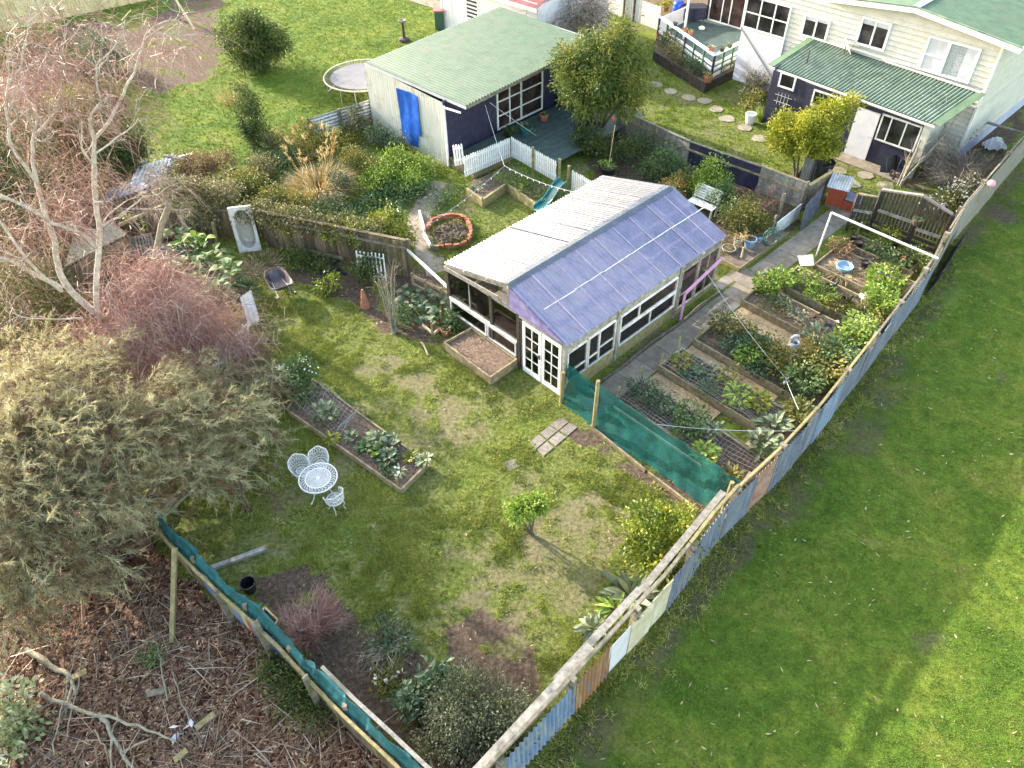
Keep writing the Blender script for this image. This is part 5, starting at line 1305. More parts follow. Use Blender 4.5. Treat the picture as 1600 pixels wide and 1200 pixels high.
# ------------------------------------------------------------------ vegetation
def blobpts(blobs, n, clump=.16, per=22, shell=.55):
    """points through the volume of a set of ellipsoids, gathered in clumps; returns positions and outward directions"""
    vol = np.array([b[1][0] * b[1][1] * b[1][2] for b in blobs]) ** .75; vol /= vol.sum()
    C = []; O = []
    for b, f in zip(blobs, vol):
        c, r = np.asarray(b[0], float), np.asarray(b[1], float)
        m = max(3, int(n * f / per)); d = rdir(m); rad = rng.random(m) ** (1 / 3) * (1 - shell) + shell * rng.random(m) ** .25
        lump = .78 + .34 * np.sin(d[:, 0] * 5 + 3 * d[:, 2] + c[0] * 7) * np.cos(d[:, 1] * 4 + c[1] * 3)
        cc = c + d * r * (rad * lump)[:, None]
        k = np.repeat(np.arange(m), per)
        p = cc[k] + rng.normal(size=(m * per, 3)) * clump
        C.append(p); O.append(unit((cc[k] - c) / r + rng.normal(size=(m * per, 3)) * .15))
    C = np.concatenate(C); O = np.concatenate(O); ok = C[:, 2] > .03
    return C[ok], O[ok]

def leafcloud(blobs, n, L, Wd, clump=.16, per=22, up=.25, rand=.8, droop=.2, shell=.55):
    C, O = blobpts(blobs, n, clump, per, shell); m = len(C)
    D = unit(O + rdir(m) * rand + np.array([0, 0, up]))
    mb = MB(); mb.leaves(C, D, L * rng.uniform(.6, 1.25, m), Wd * rng.uniform(.7, 1.2, m), N=unit(rdir(m) + np.array([0, 0, .6])), droop=droop,
                         rnd=np.clip(np.repeat(rng.random(m // per + 1), per)[:m] * .5 + rng.random(m) * .5, 0, 1))
    return mb

def stems(base, tips, r0, r1=.012, n=6, wig=.06, splay=.12):
    mb = MB(); base = np.asarray(base, float)
    for t in tips:
        t = np.asarray(t, float); L = np.linalg.norm(t - base); b = base + [rng.normal() * splay * .3, rng.normal() * splay * .3, 0]
        mids = [b]
        for f in (.33, .66):
            w = b * (1 - f) + t * f; w[2] = b[2] + (t[2] - b[2]) * f ** .8; mids.append(w + rng.normal(size=3) * wig * L)
        mids.append(t); mb.tube(mids, np.linspace(r0, r1, 4), n)
    return mb

def B(px, py, z, r, rz=None, ry=None):
    return (P(px, py, z), (r, ry or r, rz or r * .8))

def shrub(name, label, cat, base, blobs, n, L, Wd, mat, bark='bark', r0=.05, fol='foliage', stem='stem', group=None, **kw):
    b = P(*base); t = thing(name, label, cat, b, 0, group)
    part(t, fol, leafcloud(blobs, n, L, Wd, **kw), K[mat])
    part(t, stem, stems(b, [q[0] for q in blobs], r0), K[bark], smooth=True)
    return t

def plant(name, label, cat, loc, n, L, Wd, mat, r=.15, h=.3, up=.6, group=None, droop=.3, big=True, fol=None):
    """small garden plant: a fountain of folded leaves on short stalks, one mesh"""
    loc = np.asarray(loc, float); m = n
    a = rng.random(m) * 2 * math.pi; rr = r * np.sqrt(rng.random(m)); hh = h * rng.random(m) ** .7
    C = loc + np.stack([rr * np.cos(a), rr * np.sin(a), hh], 1)
    D = unit(np.stack([np.cos(a), np.sin(a), np.full(m, up)], 1) + rng.normal(size=(m, 3)) * .35)
    mb = MB()
    if big: mb.bigleaves(C, D, L * rng.uniform(.6, 1.15, m), Wd * rng.uniform(.7, 1.15, m), droop=droop)
    else: mb.leaves(C, D, L * rng.uniform(.6, 1.2, m), Wd, droop=droop)
    mb.strands(np.repeat([loc], max(4, m // 4), 0) + rng.normal(size=(max(4, m // 4), 3)) * [r * .3, r * .3, 0], C[:max(4, m // 4)] - loc + [0, 0, .02], np.linalg.norm(C[:max(4, m // 4)] - loc, axis=1) + .05, .012, droop=0)
    return solo(name, mb, K[mat], label, cat, loc, group)

# ---- evergreen shrubs in the neighbour's garden
shrub('round_shrub', 'big round dark evergreen shrub on the bright neighbour lawn', 'shrub', (400, 112), [B(395, 62, 1.5, 1.5, 1.3), B(365, 60, 1.2, 1.0, .9), B(425, 60, 1.3, 1.1, 1.0), B(395, 85, .8, 1.4, .8), B(385, 35, 2.2, .9, .6)], 15000, .16, .07, 'l_dark', clump=.17)
shrub('tall_shrub', 'dark columnar shrub standing at the hedge end by the lawn', 'shrub', (398, 240), [B(392, 190, 1.3, .75, .9), B(385, 160, 1.9, .6, .6), B(405, 215, .7, .7, .6), B(375, 138, 2.4, .32, .3)], 5500, .11, .055, 'l_dark', clump=.12)
shrub('golden_shrub', 'golden green evergreen shrub in front of the lean-to', 'shrub', (1243, 280), [B(1262, 205, 1.9, 1.2, .8), B(1298, 178, 2.3, .85, .6), B(1235, 215, 1.6, 1.0, .75), B(1328, 162, 2.5, .45, .35), B(1285, 222, 1.5, 1.0, .65), B(1222, 195, 1.9, .65, .5)], 17000, .15, .055, 'l_yellow', r0=.06, clump=.12, up=.5)
shrub('feathery_tree', 'rounded feathery tree overhanging the shed deck', 'tree', (935, 210),
      [B(940, 75, 4.0, 1.3, .7), B(900, 95, 3.5, 1.2, .7), B(975, 90, 3.6, 1.2, .7), B(940, 120, 3.1, 1.5, .7), B(900, 140, 2.6, 1.0, .6), B(980, 135, 2.7, 1.0, .6), B(925, 165, 2.1, .8, .5), B(975, 160, 2.2, .8, .5), B(968, 45, 4.5, .6, .4)],
      26000, .17, .05, 'l_feather', r0=.07, clump=.17, fol='crown', stem='trunk', up=.0, droop=.3)
shrub('lemon_bush', 'lemon bush with yellow leaves and fruit by the boundary fence', 'citrus bush', (1030, 875), [B(1035, 830, .75, .75, .55), B(1010, 810, .7, .6, .5), B(1065, 820, .7, .6, .5), B(1030, 870, .5, .75, .4), B(1000, 850, .5, .5, .4), B(1075, 850, .6, .5, .4)], 4200, .13, .06, 'l_citrus', clump=.12)
t = [o for o in COL.objects if o.name.startswith('lemon_bush')][0]
for (x, y, z) in ((1075, 818, .9), (1068, 820, .85), (1040, 795, 1.1), (1025, 880, .6), (1085, 815, .8), (1000, 835, .7), (1033, 868, .75), (1048, 800, 1.0)):
    c = P(x, y, z); m_ = MB(); m_.lathe(c, [(.0, -.055), (.035, -.04), (.045, 0), (.035, .04), (.0, .055)], 8); part(t, 'lemon', m_, K['lemon'], smooth=True)
shrub('citrus_tree', 'small rounded citrus tree alone in the middle of the yard', 'tree', (827, 832), [B(822, 793, .95, .34, .3), B(806, 800, .8, .28, .26), B(840, 787, .95, .27, .26)], 2200, .11, .055, 'l_lime', r0=.035, clump=.07, fol='crown', stem='trunk', per=14)
shrub('olive_bush', 'large grey-green olive-like bush in the near corner of the yard', 'shrub', (745, 1150), [B(740, 1100, .8, .9, .7), B(700, 1110, .7, .7, .55), B(785, 1110, .8, .7, .6), B(745, 1145, .6, .95, .5), B(690, 1150, .45, .6, .4), B(800, 1140, .6, .5, .5), B(725, 1075, .8, .5, .45)], 9500, .1, .032, 'l_olive', clump=.12, up=.5)
shrub('broad_leaf_shrub', 'broad green leafy shrub behind the olive-like bush', 'shrub', (672, 1105), [B(668, 1075, .45, .5, .35), B(650, 1095, .35, .4, .3), B(690, 1062, .5, .35, .3)], 900, .17, .11, 'l_teal', clump=.12)
shrub('flowering_shrub', 'white-speckled leafy shrub at the far end of the long raised bed', 'shrub', (462, 608), [B(460, 585, .7, .55, .45), B(440, 600, .5, .45, .4), B(478, 575, .7, .4, .4), B(470, 610, .4, .5, .3)], 2200, .12, .055, 'l_veg', clump=.12)
m_ = MB(); C, O = blobpts([B(455, 580, .8, .5, .4), B(440, 592, .6, .4, .35)], 130, .1, 8, .9); m_.leaves(C, O, .07, .06); part([o for o in COL.objects if o.name.startswith('flowering_shrub')][0], 'blossom', m_, K['white_flower'])

# ---- garden bank behind the palings
shrub('hedge_shrub', 'brown leafed ivy hedge heaped over the brown palings', 'hedge', (480, 375), [B(x, y, z, .75, .38, .5) for x, y, z in ((420, 335, 1.45), (450, 338, 1.45), (480, 345, 1.45), (510, 350, 1.4), (540, 352, 1.4), (570, 358, 1.35), (395, 330, 1.4))], 6500, .085, .06, 'l_ivy', clump=.12)
shrub('ivy_mass', 'dark ivy hanging over the old fence beside the bathtub', 'ivy', (330, 380), [B(x, y, z, .75, .5, .5) for x, y, z in ((300, 298, 1.5), (330, 300, 1.5), (352, 298, 1.5), (275, 295, 1.5), (315, 330, 1.1))], 5500, .09, .07, 'l_ivy', clump=.13)
shrub('green_bush', 'fresh green bush at the end of the palings by the curved path', 'shrub', (612, 372), [B(610, 345, .9, .65, .5), B(590, 350, .8, .55, .5), B(632, 365, .6, .4, .4)], 2200, .13, .065, 'l_citrus', clump=.12)
shrub('bronze_hedge', 'clipped bronze hedge beside the timber heap', 'hedge', (300, 290), [B(305, 262, .8, .9, .6), B(340, 255, .7, .8, .5), B(275, 275, .7, .7, .5)], 5500, .1, .05, 'l_brown', clump=.14)
def tuftgrass(name, label, px, n, L, mat, w=.03, spread=.35, up=1.6, droop=.55, plume=0, z=0, cat='grass clump'):
    c = P(*px, z); m_ = MB(); a = rng.random(n) * 2 * math.pi; rr = spread * np.sqrt(rng.random(n))
    C = c + np.stack([rr * np.cos(a), rr * np.sin(a), 0 * a], 1); D = unit(np.stack([np.cos(a), np.sin(a), np.full(n, up)], 1) + rng.normal(size=(n, 3)) * .3)
    m_.strands(C, D, L * rng.uniform(.55, 1.15, n), w, droop=droop)
    t = thing(name, label, cat, c); part(t, 'blades', m_, K[mat])
    if plume:
        pm = MB(); a = rng.random(plume) * 2 * math.pi
        C = c + np.stack([.2 * np.cos(a), .2 * np.sin(a), 0 * a], 1); D = unit(np.stack([np.cos(a) * .35, np.sin(a) * .35, np.full(plume, 1.0)], 1))
        for q, d in zip(C, D):
            h = L * rng.uniform(1.1, 1.5); tip = q + d * h; pm.strands(np.array([q]), np.array([d]), h, .015, droop=.05)
            pm.strands(np.repeat([tip - d * .25], 12, 0) + rng.normal(size=(12, 3)) * .02, np.repeat([d], 12, 0) + rng.normal(size=(12, 3)) * .25, .3, .03, droop=.3)
        part(t, 'plumes', pm, K['pampas'])
    return t
tuftgrass('pampas_grass', 'tall golden clump of dry plumed grass on the garden bank', (500, 305), 1900, 1.9, 'pampas', .03, .7, 1.7, .5, 34)
tuftgrass('pampas_grass', 'smaller tan plumed grass clump beside the hedge and dark shrub', (470, 250), 500, 1.2, 'pampas', .03, .45, 1.7, .5, 14)
tuftgrass('strap_plant', 'dark strappy plant with white flower heads near the hedge', (428, 278), 800, 1.15, 'flax', .055, .55, 1.0, .7)
tuftgrass('strap_plant', 'bright green strappy clump beside the curved path', (598, 318), 900, 1.2, 'flax', .05, .55, 1.0, .8)
tuftgrass('strap_plant', 'green weeping grass clump below the tall plumed grass', (555, 330), 500, .8, 'flax', .04, .45, 1.1, .8)
shrub('garden_shrub', 'pinkish brown seeding shrub in front of the silver iron fence', 'shrub', (470, 230), [B(475, 205, .8, .7, .5), B(505, 215, .7, .7, .5), B(455, 225, .6, .5, .4)], 3200, .11, .045, 'l_mix', clump=.15)
shrub('garden_shrub', 'grey-green shrub growing up against the silver iron fence', 'shrub', (558, 205), [B(556, 175, 1.2, .35, .6), B(560, 195, .7, .4, .4)], 1300, .12, .045, 'l_olive', clump=.1)
shrub('garden_shrub', 'low green shrub at the foot of the off-white shed wall', 'shrub', (600, 225), [B(590, 210, .5, .6, .4), B(620, 225, .4, .5, .35)], 1800, .12, .06, 'l_teal', clump=.13)
shrub('garden_shrub', 'yellow-green seeding bush in the middle of the garden bank', 'shrub', (560, 260), [B(550, 245, .7, .6, .45), B(580, 262, .5, .5, .4)], 2000, .12, .05, 'l_mix', clump=.14)
shrub('garden_shrub', 'soft green mound of groundcover below the shed wall', 'shrub', (630, 265), [B(620, 250, .35, .8, .35), B(650, 262, .3, .8, .3), B(600, 275, .4, .7, .35), B(640, 285, .3, .6, .3)], 6500, .12, .055, 'l_lime', clump=.16)
shrub('garden_shrub', 'dull brown shrub between hedge and the strappy plants', 'shrub', (440, 240), [B(430, 225, .6, .6, .5), B(410, 260, .7, .6, .5)], 2600, .1, .05, 'l_ivy', clump=.13)
shrub('garden_shrub', 'leafy mixed shrub behind the ivy hedge', 'shrub', (400, 300), [B(390, 285, .9, .8, .5), B(360, 290, .9, .6, .5), B(430, 310, .8, .7, .5), B(470, 320, .7, .7, .4)], 5500, .11, .055, 'l_mix', clump=.15)
shrub('garden_shrub', 'grey seed-headed shrub right of the golden plumed grass', 'shrub', (535, 310), [B(530, 285, .8, .55, .5), B(515, 320, .6, .6, .4)], 2200, .1, .05, 'l_olive', clump=.13)

for lab, base, bl, n, mt in (
    ('bright green leafy plants filling the bank below the plumed grass', (520, 345), [B(515, 335, .5, .6, .3), B(545, 345, .5, .6, .3), B(490, 335, .5, .5, .3)], 2600, 'l_veg'),
    ('green groundcover spreading between shed wall and the curved path', (660, 300), [B(655, 290, .2, .7, .2), B(635, 305, .2, .7, .22), B(615, 300, .25, .6, .25)], 2600, 'l_veg'),
    ('yellow-green herb clump right of the weeping grass clump', (590, 285), [B(585, 280, .4, .6, .35), B(605, 262, .35, .6, .3)], 2200, 'l_lime'),
    ('mixed green undergrowth at the foot of the dark columnar shrub', (415, 245), [B(420, 240, .4, .7, .4), B(450, 250, .4, .7, .4), B(395, 262, .5, .6, .4)], 2800, 'l_veg'),
    ('pale seedy undergrowth along the silver iron fence', (515, 225), [B(510, 222, .4, .7, .3), B(540, 215, .35, .6, .3), B(480, 235, .4, .6, .35)], 2400, 'l_mix'),
    ('leafy green trailers hanging over the middle of the brown palings', (545, 375), [B(530, 358, 1.2, .5, .35), B(560, 366, 1.2, .5, .35), B(450, 345, 1.2, .5, .4)], 2400, 'l_citrus'),
    ('rank green growth between ivy hedge and bronze hedge', (375, 305), [B(370, 300, .7, .7, .4), B(345, 295, .7, .6, .4)], 2200, 'l_veg')):
    shrub('bank_plant', lab, 'garden plants', base, bl, n, .11, .055, mt, clump=.15)
# ---- shrubs under the bare tree, far left
shrub('round_shrub', 'yellow-green round bush behind the bare tree', 'shrub', (130, 250), [B(115, 175, 2.0, 1.6, 1.2), B(85, 200, 1.7, 1.3, 1.0), B(145, 205, 1.6, 1.2, 1.0), B(115, 220, 1.0, 1.6, .9)], 8000, .16, .07, 'l_dark', clump=.2)
shrub('round_shrub', 'golden crown of a shrub showing between the bare branches', 'shrub', (105, 215), [B(100, 152, 2.9, .9, .4), B(125, 155, 2.7, .6, .35)], 1500, .13, .06, 'l_yellow', clump=.14)
shrub('hedge_shrub', 'dark hedge mass at the edge of the picture behind the bare tree', 'hedge', (20, 320), [B(20, 210, 2.4, 1.8, 1.4), B(-30, 260, 2.2, 1.8, 1.5), B(50, 280, 1.6, 1.6, 1.2), B(10, 330, 1.3, 1.8, 1.0), B(-60, 180, 2.5, 2, 1.5)], 13000, .15, .07, 'l_dark', clump=.22)
shrub('hedge_shrub', 'mixed dark shrub below the corner of the pale timber fence', 'hedge', (60, 130), [B(40, 75, 1.7, 1.3, .9), B(75, 80, 1.5, 1.2, .9), B(10, 90, 1.6, 1.3, .9), B(95, 105, 1.2, 1.2, .8), B(120, 95, 1.0, 1.0, .7)], 8000, .15, .07, 'l_bronze', clump=.2)
shrub('hedge_shrub', 'blue-green shrub at the edge of the dug soil', 'hedge', (165, 110), [B(160, 75, 1.1, .9, .7), B(140, 65, 1.2, .8, .6), B(175, 85, .8, .8, .6), B(150, 110, .8, 1.0, .6)], 4500, .15, .07, 'l_teal', clump=.18)
shrub('hedge_shrub', 'dark green shrub beside the lawn and timber heap', 'hedge', (190, 260), [B(190, 215, 1.4, 1.1, .9), B(175, 245, 1.0, 1.1, .8), B(205, 235, 1.0, .8, .7)], 6000, .15, .07, 'l_dark', clump=.18)
shrub('hedge_shrub', 'brown and green thicket under the leaning limbs of the bare tree', 'hedge', (60, 470), [B(40, 420, 1.4, 1.6, .8), B(20, 470, 1.2, 1.6, .8), B(70, 450, 1.1, 1.2, .7), B(110, 480, .9, 1.0, .6), B(50, 520, .9, 1.5, .6), B(-20, 520, 1.2, 1.5, .8)], 9000, .12, .05, 'l_bronze', clump=.2)
shrub('hedge_shrub', 'reddish brown thicket of dead leaves below the iron sheet', 'hedge', (150, 420), [B(120, 330, 1.2, 1.1, .8), B(150, 290, 1.3, .9, .8), B(100, 380, .9, .9, .6), B(190, 300, .8, .8, .5)], 4500, .12, .05, 'l_brown', clump=.18)
shrub('low_shrub', 'low brown bush between the arum clump and the bare tree', 'shrub', (290, 470), [B(285, 430, .6, .7, .4), B(300, 455, .5, .7, .35), B(270, 470, .4, .6, .35)], 2600, .1, .06, 'l_ivy', clump=.14)
tuftgrass('strap_plant', 'grey-green spiky plant among the thicket on the left', (97, 545), 90, .9, 'l_grey', .09, .2, 1.2, .4)

# ---- big bare tree
TB = P(216, 580)
vh = np.array([TB[0], TB[1], 0]); vh = vh / np.linalg.norm(vh)
def Wp(px, py, d=0): return PV(px, py, TB + vh * d, vh)
def rec(mb, tw, p, d, L, r, depth, weep=.35):
    n_ = 5; pts = [p]; q = p.copy(); dd = d.copy()
    for i in range(n_ - 1):
        dd = unit(dd + rng.normal(size=3) * .22 + np.array([0, 0, .06 if depth > 1 else -.02])); q = q + dd * L / (n_ - 1); pts.append(q)
    pts = np.array(pts); mb.tube(pts, np.linspace(r, r * .5, n_), 5 if r > .02 else 4, cap=False)
    if depth == 0:
        tw.append((pts[-1], dd)); tw.append((pts[2], unit(dd + rng.normal(size=3) * .5))); return
    for i in range(3):
        k = rng.integers(2, n_); nd_ = unit(dd + rng.normal(size=3) * .65 + np.array([.12, -.1, .05]))
        rec(mb, tw, pts[k], nd_, L * rng.uniform(.55, .85), r * .55, depth - 1)
limbs = [
 ([(216, 585), (205, 560), (187, 530), (165, 505), (152, 485)], [.19, .17, .15, .14, .12], 0, None),
 ([(152, 485), (150, 440), (153, 400), (156, 360), (149, 320), (147, 280), (147, 250), (148, 215)], [.115, .11, .105, .1, .095, .09, .08, .07], 0, None),
 ([(148, 215), (140, 190), (146, 172), (158, 160), (151, 130), (150, 100), (165, 88)], [.06, .05, .045, .04, .03, .025, .02], -.3, .9),
 ([(148, 218), (170, 190), (182, 165), (197, 135), (213, 115), (214, 95), (225, 65), (234, 45), (262, 32)], [.06, .055, .05, .045, .04, .035, .03, .025, .015], .4, .9),
 ([(147, 242), (170, 225), (195, 208), (207, 198)], [.035, .03, .025, .015], -.2, .6),
 ([(147, 260), (132, 240), (126, 225), (128, 190)], [.045, .04, .03, .02], .2, .7),
 ([(187, 530), (150, 490), (110, 455), (95, 430), (88, 400), (85, 370), (75, 345), (67, 320), (57, 282)], [.15, .14, .13, .12, .11, .105, .1, .09, .08], .5, None),
 ([(57, 282), (52, 250), (50, 220), (60, 205), (75, 187), (84, 180), (88, 160), (95, 147), (96, 88)], [.075, .065, .06, .05, .045, .04, .035, .03, .015], .8, .9),
 ([(57, 284), (25, 240), (12, 215), (15, 190), (10, 165), (12, 130), (32, 110), (35, 80), (45, 35)], [.065, .06, .055, .05, .045, .04, .035, .025, .015], .3, .9),
 ([(50, 222), (58, 185), (55, 150), (45, 112)], [.045, .035, .03, .015], 1.0, .8),
 ([(97, 450), (60, 432), (30, 412), (0, 402), (-45, 385)], [.095, .085, .075, .07, .06], .2, .9),
 ([(97, 455), (60, 428), (20, 375), (-10, 335)], [.07, .06, .05, .04], -.3, .9),
 ([(153, 388), (130, 365), (80, 348), (50, 328), (0, 305), (-45, 288)], [.075, .065, .06, .055, .05, .045], -.2, .9),
 ([(157, 355), (172, 345), (190, 338), (208, 320), (222, 308), (246, 304)], [.045, .04, .035, .03, .02, .012], -.2, .6),
 ([(156, 362), (165, 340), (185, 322), (207, 310)], [.035, .03, .025, .012], .2, .5),
 ([(216, 575), (212, 545), (208, 515), (205, 490)], [.1, .085, .075, .07], -.5, .5),
 ([(214, 562), (185, 560), (140, 562), (95, 570), (40, 575), (-20, 590)], [.09, .075, .07, .06, .05, .04], -.7, .8),
 ([(130, 498), (90, 500), (48, 498)], [.04, .035, .025], .2, .6),
 ([(165, 500), (175, 478), (165, 450), (172, 438), (195, 460), (203, 490)], [.05, .04, .03, .025, .02, .015], -.5, .5),
 ([(210, 515), (245, 512), (285, 514), (312, 518)], [.03, .025, .02, .012], -.5, .6),
]
tree = thing('bare_tree', 'tall leafless tree with pale twisting limbs and reddish weeping twigs', 'tree', TB)
mb = MB(); sub = MB(); tw = []
for pts_, rad, d, grow in limbs:
    n_ = len(pts_); W3 = np.array([Wp(x, y, d * i / (n_ - 1)) for i, (x, y) in enumerate(pts_)])
    tt = np.linspace(0, n_ - 1, (n_ - 1) * 3 + 1); W4 = np.stack([np.interp(tt, np.arange(n_), W3[:, k]) for k in range(3)], 1)
    W4[1:-1] += rng.normal(size=(len(tt) - 2, 3)) * .018; W4[1:-1] = (W4[:-2] + 2 * W4[1:-1] + W4[2:]) / 4
    mb.tube(W4, np.interp(tt, np.arange(n_), rad) * .7, 9)
    if grow:
        for i in range(2, len(W4)):
            if rng.random() < .42:
                dd = unit(W4[i] - W4[i - 1]); rec(sub, tw, W4[i], unit(dd + rng.normal(size=3) * .6 + np.array([.1, -.15, .2])), grow * rng.uniform(.5, 1.0), max(.008, np.interp(tt[i], np.arange(n_), rad) * .4), 2 if rng.random() < .5 else 1)
        rec(sub, tw, W4[-1], unit(W4[-1] - W4[-2]), grow * .8, max(.01, rad[-1]), 2)
part(tree, 'trunk', mb, K['bark_pale'], smooth=True)
part(tree, 'branches', sub, K['bark_pale'], smooth=True)
m_ = MB(); TW = tw
C = np.array([t[0] for t in TW]); D = np.array([t[1] for t in TW]); kq = rng.integers(0, len(C), 2600)
m_.strands(C[kq] + rng.normal(size=(2600, 3)) * .14, D[kq] + rng.normal(size=(2600, 3)) * .4 + np.array([.45, -.3, -.15]), rng.uniform(.35, 1.0, 2600), rng.uniform(.007, .012, 2600), droop=.5)
# dense weeping sprays on the shoulders of the crown
for (x, y, d, r, cnt) in ((260, 480, -.5, 1.1, 5000), (310, 520, -.9, 1.2, 5000), (230, 440, -.3, .9, 3000), (40, 360, .5, 1.2, 4500), (90, 330, .6, .8, 2500), (10, 130, .6, 1.0, 2500), (70, 60, 1.2, 1.0, 2800), (90, 110, .9, 1.0, 2200), (45, 120, .5, 1, 2200), (200, 120, .8, .8, 900), (240, 75, .9, .7, 900), (285, 85, 1.2, .6, 500), (150, 150, .2, .9, 2000), (110, 250, .2, .8, 1500), (200, 530, -.8, 1, 3000), (150, 540, -.6, 1, 2500), (60, 210, .8, .8, 1600), (180, 400, 0, .7, 1200), (100, 280, .2, .8, 1500), (345, 545, -1.1, .9, 2600)):
    cnt = int(cnt * (.66 if y > 430 else .11)); r *= 1.15; c = Wp(x, y, d); C = c + rng.normal(size=(cnt, 3)) * r * np.array([.55, .55, .35]); 
    m_.strands(C, rng.normal(size=(cnt, 3)) * .8 + np.array([.5, -.35, -.05]), rng.uniform(.4, 1.1, cnt), rng.uniform(.007, .013, cnt), droop=.45)
part(tree, 'twigs', m_, K['twig_red'])
lt_ = thing('leaning_tree', 'short lichened leaning trunk beside the bare tree', 'tree', P(222, 455))
TB2 = P(222, 455); Q = [PV(x, y, TB2, vh) for x, y in ((222, 458), (232, 430), (241, 410), (247, 380), (253, 350), (263, 325), (262, 312), (250, 302), (238, 300))]
m_ = MB(); m_.tube(Q, [.12, .115, .11, .105, .11, .1, .09, .07, .05], 9); part(lt_, 'trunk', m_, K['bark_moss'], smooth=True)
m_ = MB(); tw = []
for i in (3, 5, 7, 8):
    for _ in range(2): rec(m_, tw, Q[i], unit(rng.normal(size=3) + [.2, -.2, .4]), .8, .025, 2)
part(lt_, 'branches', m_, K['bark_moss'], smooth=True)
m_ = MB(); C = np.array([t[0] for t in tw]); D = np.array([t[1] for t in tw]); kq = rng.integers(0, len(C), 1500)
m_.strands(C[kq], D[kq] + rng.normal(size=(1500, 3)) * .5, rng.uniform(.2, .6, 1500), .007, droop=.3); part(lt_, 'twigs', m_, K['twig_grey'])

# ---- weeping fine-leaved shrub, lower left
wv = thing('weeping_tree', 'broad olive-green weeping tree with fine needle foliage', 'tree', P(120, 860))
blobs = [B(110, 610, 3.0, 1.5, .7), B(35, 620, 3.2, 1.5, .8), B(205, 615, 2.7, 1.4, .6), B(60, 700, 2.9, 1.7, .8), B(165, 690, 2.7, 1.5, .7), B(265, 660, 2.2, 1.3, .6), B(330, 640, 1.8, 1.2, .5), B(385, 655, 1.3, .8, .4), B(300, 735, 1.6, 1.1, .5), B(350, 720, 1.1, .8, .4), B(110, 790, 2.3, 1.5, .7), B(30, 800, 2.5, 1.6, .8), B(200, 780, 1.9, 1.2, .6), B(60, 890, 1.7, 1.3, .6), B(150, 860, 1.5, 1.0, .5), B(-40, 720, 3, 1.8, .9), B(-50, 860, 2.2, 1.6, .8), B(20, 960, 1.2, 1.1, .5), B(250, 800, 1.2, .7, .4), B(390, 610, 1.0, .7, .35), B(60, 560, 2.6, 1.2, .5), B(425, 600, .8, .5, .3), B(415, 690, .7, .5, .3), B(290, 590, 1.8, .9, .4), B(160, 560, 2.4, .9, .4), B(380, 760, .7, .5, .3), B(345, 590, 1.4, .7, .35)]
C, O = blobpts(blobs, 6200, .2, 1, .72)
m_ = MB(); n2 = MB()
kp = vnoise(C[:, 0] * 1.5 + 5, C[:, 1] * 1.5 + C[:, 2] * 1.3, 3) + .18 * rng.random(len(C)) > .35; C, O = C[kp], O[kp]
kq = np.repeat(np.arange(len(C)), 30); n_ = len(kq)
bd = unit(O * [1, 1, .5] + rdir(len(C)) * .75 + np.array([.25, -.1, .15]))
along = rng.random(n_)
Cs = C[kq] + bd[kq] * (along * .5)[:, None] - np.array([0, 0, .1]) * (along ** 2)[:, None]
Ds = bd[kq] + rng.normal(size=(n_, 3)) * .5
rn = np.clip(rng.random(len(C))[kq] * .65 + rng.random(n_) * .35, 0, 1)
br = (rng.random(len(C)) < .17)[kq]
m_.strands(Cs[~br], Ds[~br], rng.uniform(.1, .24, (~br).sum()), rng.uniform(.009, .016, (~br).sum()), droop=.2, rnd=rn[~br])
n2.strands(Cs[br], Ds[br], rng.uniform(.14, .28, br.sum()), rng.uniform(.01, .016, br.sum()), droop=.45, rnd=rn[br])
part(wv, 'crown', m_, K['n_weep']); part(wv, 'dead_foliage', n2, K['n_rust'], 'rusty brown dead sprays')
m_ = stems(P(120, 860), [b[0] for b in blobs], .1, .02, 6, .08, .5)
for b in blobs: m_.merge(stems(b[0], [b[0] + rdir(1)[0] * np.array(b[1]) * .95 for _ in range(9)], .02, .006, 5, .1, .0))
part(wv, 'trunk', m_, K['bark_moss'], smooth=True)

# ---- twiggy and bare shrubs
def twiggy(name, label, base, centre, r, rz, n, mat, L=.5, w=.012, bark='twig_grey', nst=14, z=None, up=.25, cat='bare shrub'):
    b = P(*base); t = thing(name, label, cat, b); c = np.asarray(centre, float)
    m_ = MB(); tw = []
    for i in range(nst):
        tip = c + rdir(1)[0] * np.array([r, r, rz]) * rng.uniform(.6, 1.0); tip[2] = max(tip[2], .15)
        mids = [b + [rng.normal() * .06, rng.normal() * .06, 0]]
        for f in (.4, .75): mids.append(b * (1 - f) + tip * f + rng.normal(size=3) * .06 * r + [0, 0, .1 * r])
        mids.append(tip); m_.tube(mids, [w * 2.2, w * 1.6, w * 1.1, w * .6], 5, cap=False); tw += [(mids[2], unit(tip - mids[2])), (tip, unit(tip - mids[2])), (mids[1], unit(tip - mids[1]))]
    part(t, 'stem', m_, K[bark], smooth=True)
    C = np.array([q[0] for q in tw]); D = np.array([q[1] for q in tw]); kq = rng.integers(0, len(C), n)
    s2 = MB(); s2.strands(C[kq] + rng.normal(size=(n, 3)) * r * .12, D[kq] + rng.normal(size=(n, 3)) * .55 + [0, 0, up], L * rng.uniform(.4, 1.1, n), w * rng.uniform(.5, .9, n), droop=.2); part(t, 'twigs', s2, K[mat])
    return t
twiggy('bare_shrub', 'bare reddish twiggy shrub inside the teal cloth fence', (488, 1000), P(487, 968, .45), .62, .4, 2600, 'twig_red', .45, .011, 'twig_grey', 34)
twiggy('vine_tangle', 'tangle of bare pale vines behind the green shed roof', (880, 40), P(880, 12, 1.6), 3.0, 1.2, 11000, 'twig_grey', 1.3, .035, 'twig_grey', 80, cat='bare vines')
twiggy('bare_shrub', 'leafless brown twiggy bush between lean-to and grey boundary fence', (1500, 290), P(1498, 255, .8), 1.3, .7, 3000, 'twig_grey', .8, .014, 'twig_grey', 36)
